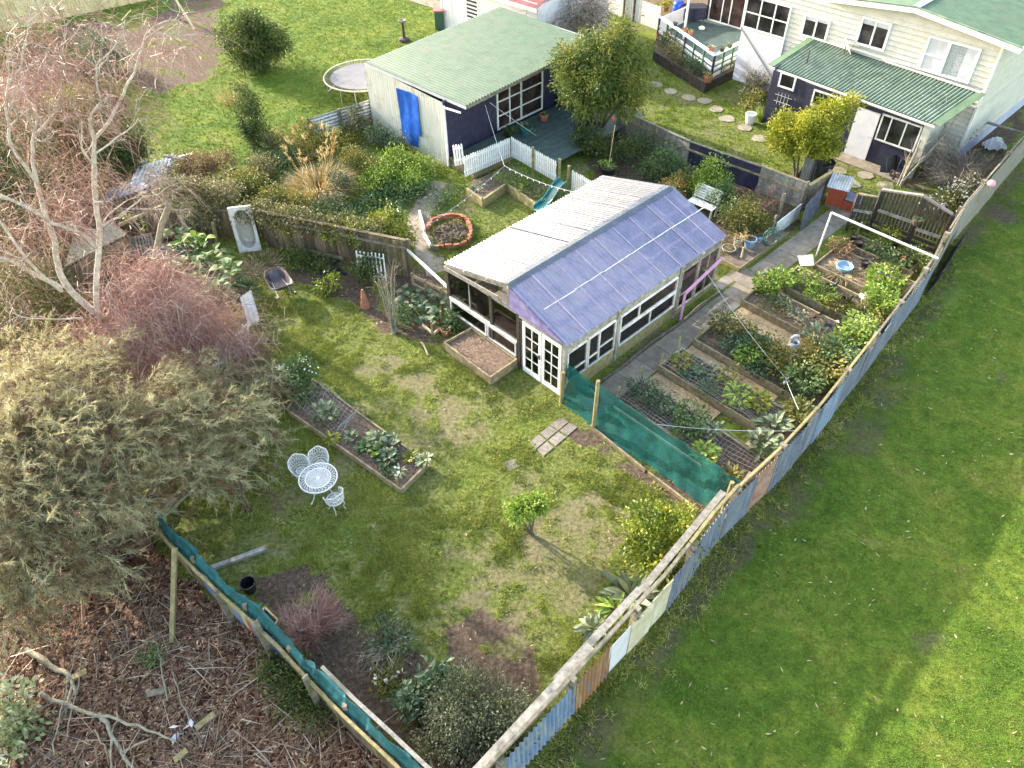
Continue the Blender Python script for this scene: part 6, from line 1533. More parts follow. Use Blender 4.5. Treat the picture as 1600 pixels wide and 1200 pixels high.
twiggy('bare_shrub', 'sparse leafless shrub on the corner of the deck planter', (1178, 150), P(1182, 120, .9), .8, .7, 900, 'twig_grey', .5, .013, 'twig_grey', 20)
twiggy('bare_sapling', 'thin bare sapling with several upright stems before the white trellis', (616, 520), P(610, 440, 1.5), .55, .9, 240, 'twig_grey', .5, .012, 'bark_moss', 12, cat='sapling')
twiggy('climbing_vine', 'thick bare climbing stems on the stained end wall of the lean-to', (1405, 292), H(6.9, .9, 1.9), .9, .8, 260, 'twig_grey', .7, .02, 'bark_moss', 9, cat='vine')
twiggy('bare_shrub', 'pale dry shrub among the flower beds behind the greenhouse', (1195, 330), P(1190, 312, .7), .6, .5, 900, 'twig_red', .45, .012, 'twig_grey', 16)
twiggy('prunings_heap', 'heap of dry prunings in the brown corner of the yard', (610, 1010), P(610, 1005, .15), .7, .15, 260, 'twig_grey', .6, .012, 'twig_grey', 10, cat='prunings')
twiggy('orange_shrub', 'small shrub with dry orange leaves beside the lean-to end', (1500, 225), P(1503, 205, .8), .5, .5, 300, 'twig_grey', .4, .012, 'twig_grey', 10, cat='shrub')
m_ = leafcloud([B(1503, 203, .9, .55, .4), B(1485, 215, .7, .4, .3)], 700, .14, .07, clump=.13); part([o for o in COL.objects if o.name.startswith('orange_shrub')][0], 'foliage', m_, leaf('dry_orange_leaves', [(.2, .1, .03), (.4, .24, .09), (.55, .38, .2)]))
shrub('sparse_shrub', 'grey-leaved shrub beside the lean-to corner and white bucket', 'shrub', (1185, 160), [B(1185, 125, .8, .6, .5), B(1195, 105, 1.1, .5, .5), B(1170, 140, .5, .5, .35)], 1400, .1, .05, 'l_olive', clump=.14)
shrub('sparse_shrub', 'yellow autumn-leaved climber on the lean-to corner', 'shrub', (1196, 192), [B(1180, 150, .7, .5, .3), B(1165, 160, .4, .5, .25)], 700, .11, .06, 'l_mix', clump=.13)
sap = solo('bare_sapling', MB().tube([P(697, 880), P(697, 880) + [0, .02, .25], P(697, 880) + [-.03, .02, .55], P(697, 880) + [-.02, .05, .85]], [.012, .01, .008, .004], 5), K['bark'], 'single thin bare stick sapling in the open grass', 'sapling')
shrub('daisy_bush', 'low bush speckled with white flowers beside the grey fence', 'shrub', (1500, 320), [B(1490, 305, .5, .7, .4), B(1465, 320, .35, .6, .3), B(1515, 290, .5, .6, .4), B(1480, 330, .3, .6, .3)], 2600, .09, .05, 'l_mix', clump=.14)
m_ = MB(); C, O = blobpts([B(1490, 303, .6, .7, .4), B(1465, 318, .45, .6, .3), B(1515, 288, .6, .6, .4)], 360, .1, 4, .95); m_.leaves(C, O, .09, .09); part([o for o in COL.objects if o.name.startswith('daisy_bush')][0], 'blossom', m_, K['white_flower'])

# ---- shrubs between greenhouse and dividing fence
for lab, base, bl, n, L, Wd, mt in (
    ('dark green bush next to the deck under the feathery tree', (925, 240), [B(915, 215, .7, .7, .5), B(940, 225, .6, .7, .4)], 2200, .12, .06, 'l_dark'),
    ('fine-leaved dark bush beside the potted tree', (985, 250), [B(985, 230, .7, .7, .5), B(1005, 222, .7, .6, .5), B(965, 240, .5, .5, .4)], 2600, .1, .05, 'l_dark'),
    ('green bush against the grey boards of the divider fence', (1040, 275), [B(1035, 250, .8, .7, .6), B(1060, 262, .7, .6, .5), B(1015, 265, .5, .6, .4)], 2600, .12, .06, 'l_veg'),
    ('tall leafy bush in front of the navy divider fence', (1110, 300), [B(1112, 270, 1.0, .5, .6), B(1095, 290, .7, .6, .5), B(1125, 290, .7, .5, .5)], 2200, .13, .065, 'l_lime'),
    ('red-berried bush behind the white garden bench', (1060, 300), [B(1055, 290, .6, .6, .4), B(1075, 280, .6, .5, .4)], 1600, .11, .05, 'l_mix'),
    ('deep green bush beside the white garden bench', (1130, 320), [B(1128, 305, .7, .5, .5), B(1140, 330, .5, .45, .4)], 1700, .12, .06, 'l_veg'),
    ('tan and orange dry bush by the mossy grey post', (1185, 350), [B(1175, 325, .7, .7, .5), B(1190, 345, .5, .6, .4), B(1160, 340, .6, .6, .45)], 2600, .13, .04, 'l_mix'),
    ('olive bush beside the platform of pots', (1150, 355), [B(1148, 342, .6, .45, .45), B(1160, 360, .4, .45, .35)], 1500, .12, .05, 'l_bronze')):
    shrub('garden_bush', lab, 'bush', base, bl, n, L, Wd, mt, clump=.13)
C, O = blobpts([B(1055, 288, .7, .6, .4)], 60, .1, 3, .95); m_ = MB(); m_.leaves(C, O, .06, .06); part([o for o in COL.objects if o.get('label', '').startswith('red-berried')][0], 'berries', m_, surf('red_berries', [(.5, .05, .02), (.6, .1, .03)], 20, .5))
shrub('planter_bush', 'leafy bush in the black slatted planter', 'bush', (1055, 95), [B(1052, 75, .9, .5, .5), B(1040, 62, .9, .45, .45), B(1065, 92, .7, .4, .4)], 1500, .11, .055, 'l_bronze', clump=.12)
shrub('planter_bush', 'white-flowered green plant at the planter corner', 'bush', (1082, 112), [B(1080, 100, .7, .4, .3), B(1092, 108, .6, .35, .25)], 900, .11, .06, 'l_teal', clump=.11)
shrub('planter_bush', 'low yellow-green plants under the deck railing', 'bush', (1130, 108), [B(1125, 105, .5, .5, .15), B(1145, 98, .5, .4, .15)], 600, .08, .05, 'l_mix', clump=.1)

# ---- arum and other large leaved plants
def bigplant(name, label, cat, spots, n, L, Wd, mat, h=.8, spread=.3, up=.5, droop=.5):
    c0 = np.mean([P(x, y) for x, y in spots], 0); m_ = MB(); st = MB()
    for x, y in spots:
        c = P(x, y); a = rng.random(n) * 2 * math.pi; hh = h * rng.uniform(.35, 1.0, n); rr = spread * rng.uniform(.3, 1.1, n)
        C = c + np.stack([rr * np.cos(a), rr * np.sin(a), hh], 1); D = np.stack([np.cos(a), np.sin(a), np.full(n, up)], 1) + rng.normal(size=(n, 3)) * .2
        m_.bigleaves(C, D, L * rng.uniform(.65, 1.15, n), Wd * rng.uniform(.7, 1.1, n), droop=droop, fold=.15)
        st.strands(np.repeat([c], n, 0) + rng.normal(size=(n, 3)) * [.04, .04, 0], C - c, np.linalg.norm(C - c, axis=1), .03, droop=0)
    t = thing(name, label, cat, c0); part(t, 'leaves', m_, K[mat]); part(t, 'stalks', st, K['l_lime']); return t
arum = bigplant('arum_clump', 'clump of large glossy arum leaves in front of the old fence', 'plant', [(300, 410), (322, 425), (345, 440), (310, 440), (330, 460), (350, 470), (290, 395), (335, 480), (362, 455), (320, 450), (340, 420), (300, 425)], 12, .55, .34, 'l_arum', .95, .35)
m_ = MB()
for (x, y, z) in ((285, 378, 1.0), (305, 370, 1.1), (322, 372, 1.05), (278, 385, .9)): m_.bigleaves(np.repeat([P(x, y, z)], 5, 0), rdir(5) * [1, 1, .4] + [0, 0, .3], .4, .25)
part(arum, 'pale_leaves', m_, K['l_lime'], 'pale lime leaf tops')
bigplant('pumpkin_vine', 'dark spreading vine leaves beside the rail fence and greenhouse', 'plant', [(650, 470), (668, 478), (682, 490), (660, 495), (690, 505), (640, 485)], 12, .3, .26, 'l_teal', .45, .4, .4)
shrub('climber', 'dark green climber on the end of the palings behind the sapling', 'climber', (575, 440), [B(570, 410, .8, .4, .5), B(575, 430, .4, .45, .35), B(590, 400, .9, .3, .3)], 1300, .09, .06, 'l_dark', clump=.1)
shrub('leafy_bush', 'yellow-green leafy bush in the grass near the wheelbarrow', 'bush', (515, 455), [B(512, 440, .4, .35, .3), B(505, 450, .3, .3, .22)], 420, .14, .07, 'l_citrus', clump=.1)
shrub('leafy_bush', 'dark green weeds at the foot of the brown palings', 'bush', (475, 412), [B(470, 405, .3, .5, .25), B(500, 412, .3, .5, .22), B(455, 395, .5, .35, .35)], 1200, .11, .06, 'l_dark', clump=.11)
shrub('leafy_bush', 'white-flowering weedy plant beside the yellow stakes', 'bush', (636, 505), [B(634, 488, .4, .3, .3), B(628, 500, .3, .3, .25)], 500, .1, .06, 'l_veg', clump=.1)
shrub('leafy_bush', 'green weeds at the greenhouse corner behind the brown bed', 'bush', (708, 505), [B(705, 495, .35, .35, .25), B(715, 505, .25, .3, .2)], 600, .1, .06, 'l_veg', clump=.1)
tuftgrass('grass_heap', 'heap of dry cut grass below the bathtub', (408, 415), 900, .8, 'straw', .02, .8, .5, .9)
tuftgrass('grass_heap', 'tan heap of dry stalks beside the wheelbarrow', (385, 425), 500, .7, 'straw', .02, .5, .7, .8)
tuftgrass('yellow_stalks', 'bright yellow dying stalks between the leaning pickets and arum', (360, 500), 60, .8, 'lemon', .05, .15, 1.4, .6, cat='plant')
tuftgrass('grass_heap', 'low brown grass heap on the lawn edge by the pickets', (405, 545), 500, .5, 'straw', .02, .5, .5, .9)
tuftgrass('strap_plant', 'long green grass against the leaning pale sheet', (378, 455), 260, .9, 'flax', .035, .3, 1.0, .8)
def rosette(label, px, n, L, Wd, mat, up=.7, droop=.3, name='spiky_plant', cat='plant', z=0.02):
    return plant(name, label, cat, P(*px, z), n, L, Wd, mat, .1, .15, up, droop=droop)
rosette('tall grey-green plant with broad pointed leaves at the boundary fence', (985, 935), 26, .85, .2, 'l_grey', 1.0, .35)
rosette('silver-leaved artichoke-like plant low against the boundary fence', (925, 985), 30, .5, .13, 'l_grey', .7, .5)
rosette('glossy green strap-leaved plant under the tall grey-green plant', (960, 955), 16, .5, .12, 'l_lime', .5, .5)
shrub('herb_bush', 'dull green herb clump inside the brown corner of the yard', 'bush', (600, 985), [B(600, 985, .25, .4, .22), B(625, 1000, .25, .4, .2), B(590, 1010, .2, .35, .2)], 900, .09, .05, 'l_teal', clump=.12)
shrub('herb_bush', 'low weeds with white flowers behind the broad green shrub', 'bush', (600, 1060), [B(590, 1060, .15, .35, .15), B(620, 1058, .15, .35, .15)], 400, .08, .05, 'l_mix', clump=.1)
m_ = MB(); C, O = blobpts([B(588, 1056, .25, .2, .1), B(620, 1058, .25, .2, .1)], 24, .07, 3, .9); m_.leaves(C, O, .09, .09); part([o for o in COL.objects if o.get('label', '').startswith('low weeds')][0], 'blossom', m_, K['white_flower'])
shrub('weed_patch', 'dark green weeds outside the teal cloth fence', 'weeds', (470, 1085), [B(460, 1075, .2, .6, .2), B(490, 1105, .2, .6, .18), B(430, 1050, .2, .5, .18)], 3000, .1, .04, 'l_dark', clump=.14)
shrub('variegated_bush', 'pale variegated leaves at the lower left corner of the mulch', 'bush', (15, 1130), [B(15, 1090, .5, .4, .3), B(30, 1130, .3, .5, .25), B(-10, 1150, .4, .6, .3)], 900, .15, .08, 'l_pale', clump=.13)
shrub('weed_patch', 'small green weed tuft in the brown mulch', 'weeds', (238, 1035), [B(238, 1030, .15, .3, .14)], 300, .09, .05, 'l_veg', clump=.1)
# ------------------------------------------------------------------ plants in the raised beds
def gz(u, v, z=.22): return G(u, v, z)
veg = [
 # (label, u, v, n, L, W, mat, r, h, big)
 ('feathery dark green plant filling the path end of the netted bed', 1.55, -1.75, 320, .16, .05, 'l_teal', .45, .5, False),
 ('second feathery dark plant under the net by the green screen', 1.6, -2.35, 300, .16, .05, 'l_teal', .4, .45, False),
 ('bushy parsley-like plant in the middle of the netted bed', 1.75, -3.3, 380, .14, .07, 'l_veg', .5, .5, False),
 ('dense green herb beside the parsley-like plant', 1.3, -3.5, 260, .14, .07, 'l_veg', .4, .4, False),
 ('pale grey-green plant past the parsley-like plant', 1.7, -4.0, 70, .2, .08, 'l_grey', .25, .45, True),
 ('lime green leafy plant poking over the green screen', .85, -4.4, 120, .22, .09, 'l_lime', .3, .5, True),
 ('leafy plant at the path end of the second bed', 3.4, -1.7, 90, .2, .1, 'l_mix', .3, .3, True),
 ('dark cabbage-like plant in the second bed', 3.3, -2.15, 60, .22, .12, 'l_teal', .25, .2, True),
 ('grey-green seedlings in the second bed', 3.6, -2.5, 80, .16, .07, 'l_grey', .35, .2, True),
 ('feathery blue-green plant hanging over the second bed front board', 2.95, -3.0, 200, .14, .04, 'l_teal', .28, .5, False),
 ('reddish yellow plant in the second bed', 3.8, -3.1, 120, .16, .06, 'l_mix', .35, .4, True),
 ('yellow-flowered plant near the middle of the second bed', 3.3, -3.75, 130, .18, .08, 'l_lime', .35, .5, True),
 ('yellow turning leaves by the hanging wire in the second bed', 3.55, -4.3, 110, .2, .09, 'l_yellow', .3, .5, True),
 ('broad pale leaves against the fence in the second bed', 3.0, -5.1, 60, .35, .16, 'l_grey', .35, .5, True),
 ('broad veined leaves beside the boundary rail', 2.3, -5.25, 60, .32, .15, 'l_grey', .3, .5, True),
 ('light green weeds in the corner behind the screen', .75, -5.3, 120, .2, .07, 'l_mix', .3, .4, True),
 ('bushy olive herb at the path corner of the third bed', 5.6, -1.75, 420, .14, .06, 'l_bronze', .5, .6, False),
 ('dark blue-green leafy plant in the third bed', 5.1, -2.4, 260, .15, .07, 'l_teal', .4, .35, False),
 ('olive sprawling herb by the sawdust path', 5.9, -2.3, 220, .14, .06, 'l_mix', .35, .4, False),
 ('bright green leafy plant in the third bed', 4.95, -3.0, 260, .18, .08, 'l_lime', .35, .4, False),
 ('deep green plant at the third bed front board', 4.8, -3.5, 260, .14, .07, 'l_teal', .35, .35, False),
 ('orange-tinged bush in the third bed near the swan', 5.6, -3.3, 420, .14, .06, 'l_mix', .5, .6, False),
 ('yellow and rust bush in the middle of the third bed', 5.3, -4.0, 460, .15, .07, 'l_mix', .55, .7, False),
 ('large leafy bush at the fence end of the third bed', 5.0, -4.8, 480, .17, .08, 'l_veg', .55, .8, False),
 ('tall mixed bush leaning on the boundary fence', 6.2, -4.5, 460, .16, .07, 'l_mix', .5, .8, False),
 ('grey artichoke leaves at the end of the dug bed', 7.2, -4.0, 60, .4, .09, 'l_grey', .3, .4, True),
 ('leafy green mass on the boundary fence past the dug bed', 7.4, -4.8, 420, .16, .08, 'l_lime', .5, .7, False),
 ('yellow-flecked bush on the fence behind the swan', 6.8, -5.0, 320, .15, .07, 'l_yellow', .4, .6, False),
 ('lime green herb mound at the path corner of the dug bed', 8.35, -1.45, 420, .16, .08, 'l_lime', .42, .45, False),
 ('second lime green mound beside the path and leaning stick', 8.95, -1.6, 420, .16, .08, 'l_lime', .42, .45, False),
 ('small blue-green seedling in the dug bed', 8.1, -2.3, 60, .14, .06, 'l_grey', .25, .2, True),
 ('pale seedlings in the dug bed', 7.9, -2.9, 50, .14, .06, 'l_pale', .3, .2, True),
 ('dry stalks in the dug bed', 7.6, -3.5, 60, .2, .03, 'pampas', .4, .3, True),
 ('leafy green row in the bed with black pots', 9.6, -2.2, 260, .15, .07, 'l_lime', .45, .3, False),
 ('grassy weeds along the bed with black pots', 9.3, -2.9, 320, .16, .05, 'l_lime', .5, .25, False),
 ('grassy clump near the black figures', 9.2, -3.6, 300, .16, .05, 'l_mix', .45, .25, False),
 ('straggly yellow plant at the fence end of the potted bed', 9.3, -4.5, 240, .16, .06, 'l_mix', .5, .5, False),
 ('light green bush on the fence beyond the potted bed', 8.4, -4.8, 300, .15, .07, 'l_grey', .5, .5, False),
 ('dead brown fern heap at the path corner of the blue dish bed', 12.0, -2.1, 300, .2, .05, 'l_brown', .4, .4, False),
 ('bright green spreading herb at the fence end of the blue dish bed', 11.3, -4.1, 520, .18, .09, 'l_lime', .6, .5, False),
 ('bright green herb spilling over the end of the blue dish bed', 10.5, -4.35, 420, .18, .09, 'l_lime', .5, .45, False),
 ('small green plants under the white pipe', 12.9, -3.0, 200, .15, .07, 'l_veg', .4, .3, False),
 ('green plants beside the red flower under the white pipe', 12.6, -3.8, 260, .16, .07, 'l_veg', .45, .4, False),
 ('green shrubby weeds at the fence end under the pipe', 13.2, -4.3, 300, .15, .07, 'l_dark', .5, .5, False),
 ('yellow-leaved hanging plant below the screen shelf', 13.9, -2.9, 160, .18, .05, 'l_yellow', .35, .5, False),
 ('pale green plant on the path corner near the blue dish bed', 12.3, -1.75, 140, .14, .08, 'l_lime', .2, .2, False),
 ('dusty grey tuft in front of the slatted gate', 13.6, -1.9, 160, .15, .05, 'l_dark', .3, .4, False),
]
veg += [('leafy bush leaning over the fence rail behind the dug bed', 8.0, -5.1, 420, .16, .08, 'l_lime', .5, .9, True), ('tangled yellowing bush on the fence behind the herb bed', 5.7, -5.35, 460, .15, .07, 'l_mix', .5, .9, True), ('fresh green bush on the fence beyond the white swan', 6.6, -5.2, 420, .17, .08, 'l_veg', .5, .8, True),
 ('olive weeds along the fence near the hanging tags', 3.9, -5.4, 320, .15, .07, 'l_mix', .4, .6, True), ('green fence-side plants behind the row with black pots', 9.9, -4.75, 420, .16, .08, 'l_lime', .45, .7, True), ('sprawling herb in the centre of the third bed', 5.5, -2.9, 360, .15, .07, 'l_veg', .5, .4, True), ('weedy row in the middle of the dug bed', 7.7, -2.2, 160, .12, .05, 'l_mix', .5, .2, True)]
for lab, u, v, n, L, Wd, mt, r, h, big in veg:
    n = int(n * .95); L *= .92; v = max(v, float(fence_v(u)) + r + L + .08)
    plant('garden_plant', lab, 'plant', gz(u, v), n, L, Wd, mt, r, h, .6, big=big)
for lab, px, n, L, Wd, mt, r, h, big in (
    ('white-edged leafy plant near the wire strip in the long bed', (512, 655), 90, .2, .1, 'l_grey', .3, .4, True),
    ('small pale cabbage alone in the long bed', (549, 685), 40, .16, .09, 'l_grey', .14, .15, True),
    ('large blue-green cabbage in the long bed', (592, 692), 60, .24, .14, 'l_grey', .2, .25, True),
    ('second broad cabbage beside the lime lettuce', (608, 700), 60, .24, .14, 'l_grey', .2, .22, True),
    ('lime lettuce between the cabbages', (590, 708), 50, .17, .1, 'l_lime', .15, .15, True),
    ('dark cabbage nearest the table side of the long bed', (605, 722), 60, .22, .13, 'l_teal', .2, .22, True),
    ('spreading green leaves at the cabbage row end', (572, 705), 60, .2, .11, 'l_veg', .2, .2, True),
    ('yellow wilted plant in the long bed', (640, 717), 40, .18, .08, 'l_yellow', .15, .12, True),
    ('pale leafy plant spilling over the bed corner', (664, 722), 50, .17, .09, 'l_pale', .16, .15, True),
    ('white tulip-like plant by the near bed corner', (625, 745), 40, .22, .04, 'l_grey', .1, .25, True),
    ('low green weeds in the near corner of the long bed', (608, 740), 90, .1, .05, 'l_veg', .18, .1, False),
    ('yellowing leaves on the table side of the long bed', (520, 690), 40, .2, .07, 'l_yellow', .14, .2, True),
    ('silvery plants at the end of the sleeper planter', (745, 298), 80, .16, .05, 'l_grey', .25, .2, True)):
    plant('garden_plant', lab, 'plant', P(*px, .15), n, L, Wd, mt, r, h, .6, big=big)
m_ = MB(); 
for k in range(5): m_.bigleaves(np.repeat([P(622 + rng.normal() * 4, 738 + rng.normal() * 3, .5)], 4, 0), rdir(4) * [.4, .4, .2] + [0, 0, .6], .09, .06)
solo('tulip_flowers', m_, K['white_flower'], 'three white flower heads in the long bed corner', 'flowers')
shrub('lawn_weeds', 'rank green weeds around the sleeper planter soil', 'weeds', (810, 290), [B(800, 275, .45, .7, .12), B(825, 290, .45, .6, .12), B(850, 305, .4, .5, .12)], 1500, .12, .03, 'l_lime', clump=.14)
shrub('lawn_weeds', 'thick grass beside the curved path and brick ring', 'weeds', (690, 325), [B(690, 315, .15, .6, .14), B(705, 300, .15, .6, .14), B(675, 335, .1, .4, .12)], 2000, .13, .02, 'l_veg', clump=.16)
for lab, u, v in (('yellow stake at the path corner of the third bed', 4.7, -1.3), ('yellow stake at the path corner of the second bed', 2.98, -1.28), ('tall yellow stake rising beside the greenhouse path', 3.9, -1.28), ('short stake beside the netted bed', 2.1, -1.26), ('dark leaning stick in the lime green mound', 8.4, -1.25), ('pair stake at the sawdust path entrance', 6.1, -1.28), ('orange stake beside the slatted gate', 13.45, -1.95), ('thin stake at the net corner near the screen', 1.02, -1.25)):
    m_ = MB(); q = G(u, v); m_.beam(q, q + [rng.normal() * .05, rng.normal() * .04, .75], .05, .04, up=(0, 1, 0)); solo('stake', m_, K['green_wood' if 'dark' not in lab else 'old_wood'], lab, 'stake')
for lab, px, h in (('yellow stake left of the vine leaves', (640, 495), .6), ('yellow stake in front of the vine leaves', (676, 525), .6), ('yellow stake between vine leaves and brown bed', (690, 505), .5)):
    q = P(*px); solo('stake', MB().beam(q, q + [0, .02, h], .06, .06, up=(0, 1, 0)), K['green_wood'], lab, 'stake')
solo('board', MB().beam(P(1170, 697, .34), P(1200, 668, .38), .22, .03), K['new_wood'], 'pale plank bridging the end of the second bed', 'board')
solo('board', MB().prism([P(*q, .33) for q in ((1246, 400), (1270, 398), (1272, 415), (1251, 416))], .015), K['cream'], 'square cream board lying at the path side of the beds', 'board')
for lab, q in (('white paper triangle hanging by the boundary rail', (1240, 622)), ('second white tag closer to the fence post', (1258, 630))):
    c = P(*q, .75); solo('tag', MB().prism([c, c + [.16, .02, -.02], c + [.12, -.1, -.1]], .01), K['pale_lilac'], lab, 'tag')

# ------------------------------------------------------------------ white swan ornament
sw = thing('swan_ornament', 'white swan-shaped planter standing on the sawdust path', 'ornament', P(1238, 548))
c = P(1238, 548); m_ = MB(); m_.lathe(c, [(.1, 0), (.17, .1), (.19, .25), (.15, .36), (.12, .38), (.1, .3)], 14); part(sw, 'body', m_, K['enamel'], smooth=True)
m_ = MB(); m_.tube([c + [-.08, 0, .3], c + [-.14, 0, .5], c + [-.08, -.01, .62], c + [.02, -.03, .63], c + [.06, -.06, .55]], [.07, .055, .055, .06, .02], 8); part(sw, 'neck', m_, K['enamel'], smooth=True)

# ------------------------------------------------------------------ garden table and chairs
tb = thing('garden_table', 'round white cast metal garden table', 'table', P(497, 778))
c = P(497, 747, .7); c0 = np.array([c[0], c[1], 0]); ORG[tb.name] = (c0, 0); tb.location = c0
RT = .5
m_ = MB(); m_.lathe(c0, [(RT - .03, .69), (RT, .69), (RT, .72), (RT - .03, .72), (RT - .03, .69)], 40); m_.lathe(c0, [(.34, .693), (.34, .712), (.30, .712), (.30, .693)], 36)
n_ = 30
for k in range(n_):
    a = 2 * math.pi * k / n_; a2 = a + .16
    m_.tube([c0 + [.34 * math.cos(a), .34 * math.sin(a), .705], c0 + [.4 * math.cos(a2), .4 * math.sin(a2), .705], c0 + [(RT - .02) * math.cos(a), (RT - .02) * math.sin(a), .705]], .012, 4, cap=False)
    m_.tube([c0 + [.43 * math.cos(a2 + .05), .43 * math.sin(a2 + .05), .705], c0 + [.37 * math.cos(a + .02), .37 * math.sin(a + .02), .705]], .01, 4, cap=False)
m_.lathe(c0, [(.008, .70), (.06, .70), (.06, .71), (.008, .712)], 20)
for r_ in np.arange(.09, .3, .035): m_.lathe(c0, [(r_, .70), (r_ + .02, .70), (r_ + .02, .71), (r_, .71), (r_, .70)], 32)
for k in range(24):
    a = 2 * math.pi * k / 24; m_.tube([c0 + [.05 * math.cos(a), .05 * math.sin(a), .704], c0 + [.31 * math.cos(a + .25), .31 * math.sin(a + .25), .704]], .007, 4, cap=False)
part(tb, 'top', m_, K['castiron'])
for k in range(3):
    a = 2 * math.pi * k / 3 + 1.9; d = np.array([math.cos(a), math.sin(a), 0]); m_ = MB()
    m_.tube([c0 + d * .2 + [0, 0, .69], c0 + d * .3 + [0, 0, .5], c0 + d * .22 + [0, 0, .28], c0 + d * .3 + [0, 0, .1], c0 + d * .4 + [0, 0, .0]], [.02, .024, .018, .018, .024], 6); part(tb, 'leg', m_, K['castiron'], smooth=True)

def make_chair(label, loc, rz):
    loc = np.array([loc[0], loc[1], 0.0]); t = thing('garden_chair', label, 'chair', (0, 0, 0), 0, 'cast metal chairs round the white table')
    # local: seat centre at origin, back towards -y
    m_ = MB(); o = np.zeros(3)
    m_.lathe(o, [(.22, .41), (.23, .42), (.22, .435), (.19, .435), (.19, .41), (.22, .41)], 24); m_.lathe(o, [(.13, .415), (.13, .43), (.1, .43), (.1, .415)], 20)
    for k in range(14):
        a = 2 * math.pi * k / 14; m_.tube([[.02 * math.cos(a), .02 * math.sin(a), .422], [.1 * math.cos(a + .3), .1 * math.sin(a + .3), .422], [.2 * math.cos(a), .2 * math.sin(a), .422]], .011, 4, cap=False)
    part(t, 'seat', m_, K['castiron'])
    m_ = MB(); th = np.linspace(-2.05, 2.05, 22)
    def bp(a, z, k=1): return np.array([.235 * math.sin(a) * k, -.235 * math.cos(a) * k, z])
    topz = lambda a: .80 - .22 * (abs(a) / 2.05) ** 2 + .02 * math.cos(a * 6)
    m_.tube([bp(a, topz(a), 1.12) for a in th], .016, 6); m_.tube([bp(a, .47, 1.0) for a in th], .012, 5)
    for i, a in enumerate(np.linspace(-1.9, 1.9, 15)):
        zt = topz(a); zm = (.47 + zt) / 2; s = .14 * (1 if i % 2 else -1)
        m_.tube([bp(a, .47), bp(a + s, zm, 1.05), bp(a, zt, 1.12)], .009, 4, cap=False); m_.tube([bp(a, .47), bp(a - s, zm, 1.05), bp(a, zt, 1.12)], .009, 4, cap=False)
    m_.tube([bp(a, .62 + .02 * math.cos(8 * a), 1.05) for a in th], .011, 5)
    part(t, 'backrest', m_, K['castiron'])
    for k in range(4):
        a = math.pi / 4 + k * math.pi / 2; d = np.array([math.cos(a), math.sin(a), 0]); m_ = MB()
        m_.tube([d * .18 + [0, 0, .42], d * .22 + [0, 0, .28], d * .17 + [0, 0, .12], d * .23], [.016, .018, .013, .016], 6); part(t, 'leg', m_, K['castiron'], smooth=True)
    t.location = loc; t.rotation_euler = (0, 0, rz); return t
ch = [(P(470, 735, .42), 'white cast chair with its back to the long bed and black-marked seat'), (P(500, 724, .42), 'white cast chair half hidden behind the table'), (P(523, 780, .42), 'white cast chair in front of the table, back to the camera')]
def facing(p):
    d = c0 - p; return math.atan2(-d[0], d[1])
first = make_chair(ch[0][1], ch[0][0], facing(ch[0][0]) - .3)
for q, lab in ch[1:]: dup(first, (q[0], q[1], 0), facing(q), lab)

# ------------------------------------------------------------------ bathtub standing on end
bt = thing('bathtub', 'white bathtub stood on end against the palings', 'bathtub', (P(376, 394) + P(409, 390)) / 2)
b0, b1 = P(375, 394), P(409, 390); ex = unit(b1 - b0); Wb = np.linalg.norm(b1 - b0); ctr = (b0 + b1) / 2
ey = np.array([-ex[1], ex[0], 0]); ey = ey if ey[1] > 0 else -ey
ez = unit(np.array([0, 0, 1.0]) + ey * .17); en = np.cross(ex, ez); en = en if en[1] < 0 else -en     # towards the camera
HB = 1.72; nu_, nv_ = 29, 41; A = np.zeros((nu_, nv_, 3))
for i, a in enumerate(np.linspace(-1, 1, nu_)):
    for j, b in enumerate(np.linspace(0, 1, nv_)):
        y = (b - .5) * 2; ry = y / .9; rx = a / .78
        taper = 1 - .22 * max(0, y) ** 2
        d = (abs(rx / taper) ** 3.2 + abs(ry) ** 3.2) ** (1 / 3.2)
        dep = .46 * (1 - sstep(.74, .98, d)) * (1 - .3 * max(0, y))
        A[i, j] = ctr + ex * a * Wb / 2 + ez * (b * HB) + en * (.05 - dep * .8)
m_ = MB(); m_.slab(A[::-1], .02) if np.dot(np.cross(A[1, 0] - A[0, 0], A[0, 1] - A[0, 0]), en) < 0 else m_.slab(A, .02)
part(bt, 'shell', m_, K['enamel'], smooth=True)
bi = [(i, j) for i in range(nu_) for j in range(nv_)]; dd_ = np.array([[(abs((a / .78) / (1 - .22 * max(0, (b - .5) * 2)) ** 1) ** 3.2 + abs((b - .5) * 2 / .9) ** 3.2) ** (1 / 3.2) for b in np.linspace(0, 1, nv_)] for a in np.linspace(-1, 1, nu_)])
F_ = [[i * nv_ + j, (i + 1) * nv_ + j, (i + 1) * nv_ + j + 1, i * nv_ + j + 1] for i in range(nu_ - 1) for j in range(nv_ - 1) if dd_[i:i + 2, j:j + 2].max() < .97]
m_ = MB(); m_.add((A + en * .006).reshape(-1, 3), F_); part(bt, 'basin', m_, surf('darker_enamel', [(.27, .26, .24), (.4, .39, .36), (.5, .5, .48)], 3.5, .3, rv=.02, bstr=.02), 'darker grey inside of the bath', smooth=True)  # basin overlay in a darker grey than the shell and rim
m_ = MB()
for s in (-1, 1): m_.beam(ctr + ex * s * Wb / 2 + en * .03, ctr + ex * s * Wb / 2 + ez * HB + en * .03, .02, .09, up=en)
m_.beam(ctr + ez * HB + en * .03 - ex * Wb / 2, ctr + ez * HB + en * .03 + ex * Wb / 2, .02, .09, up=en); m_.beam(ctr - ex * Wb / 2 + en * .03 + [0, 0, .01], ctr + ex * Wb / 2 + en * .03 + [0, 0, .01], .02, .09, up=en); part(bt, 'rim', m_, K['enamel'])
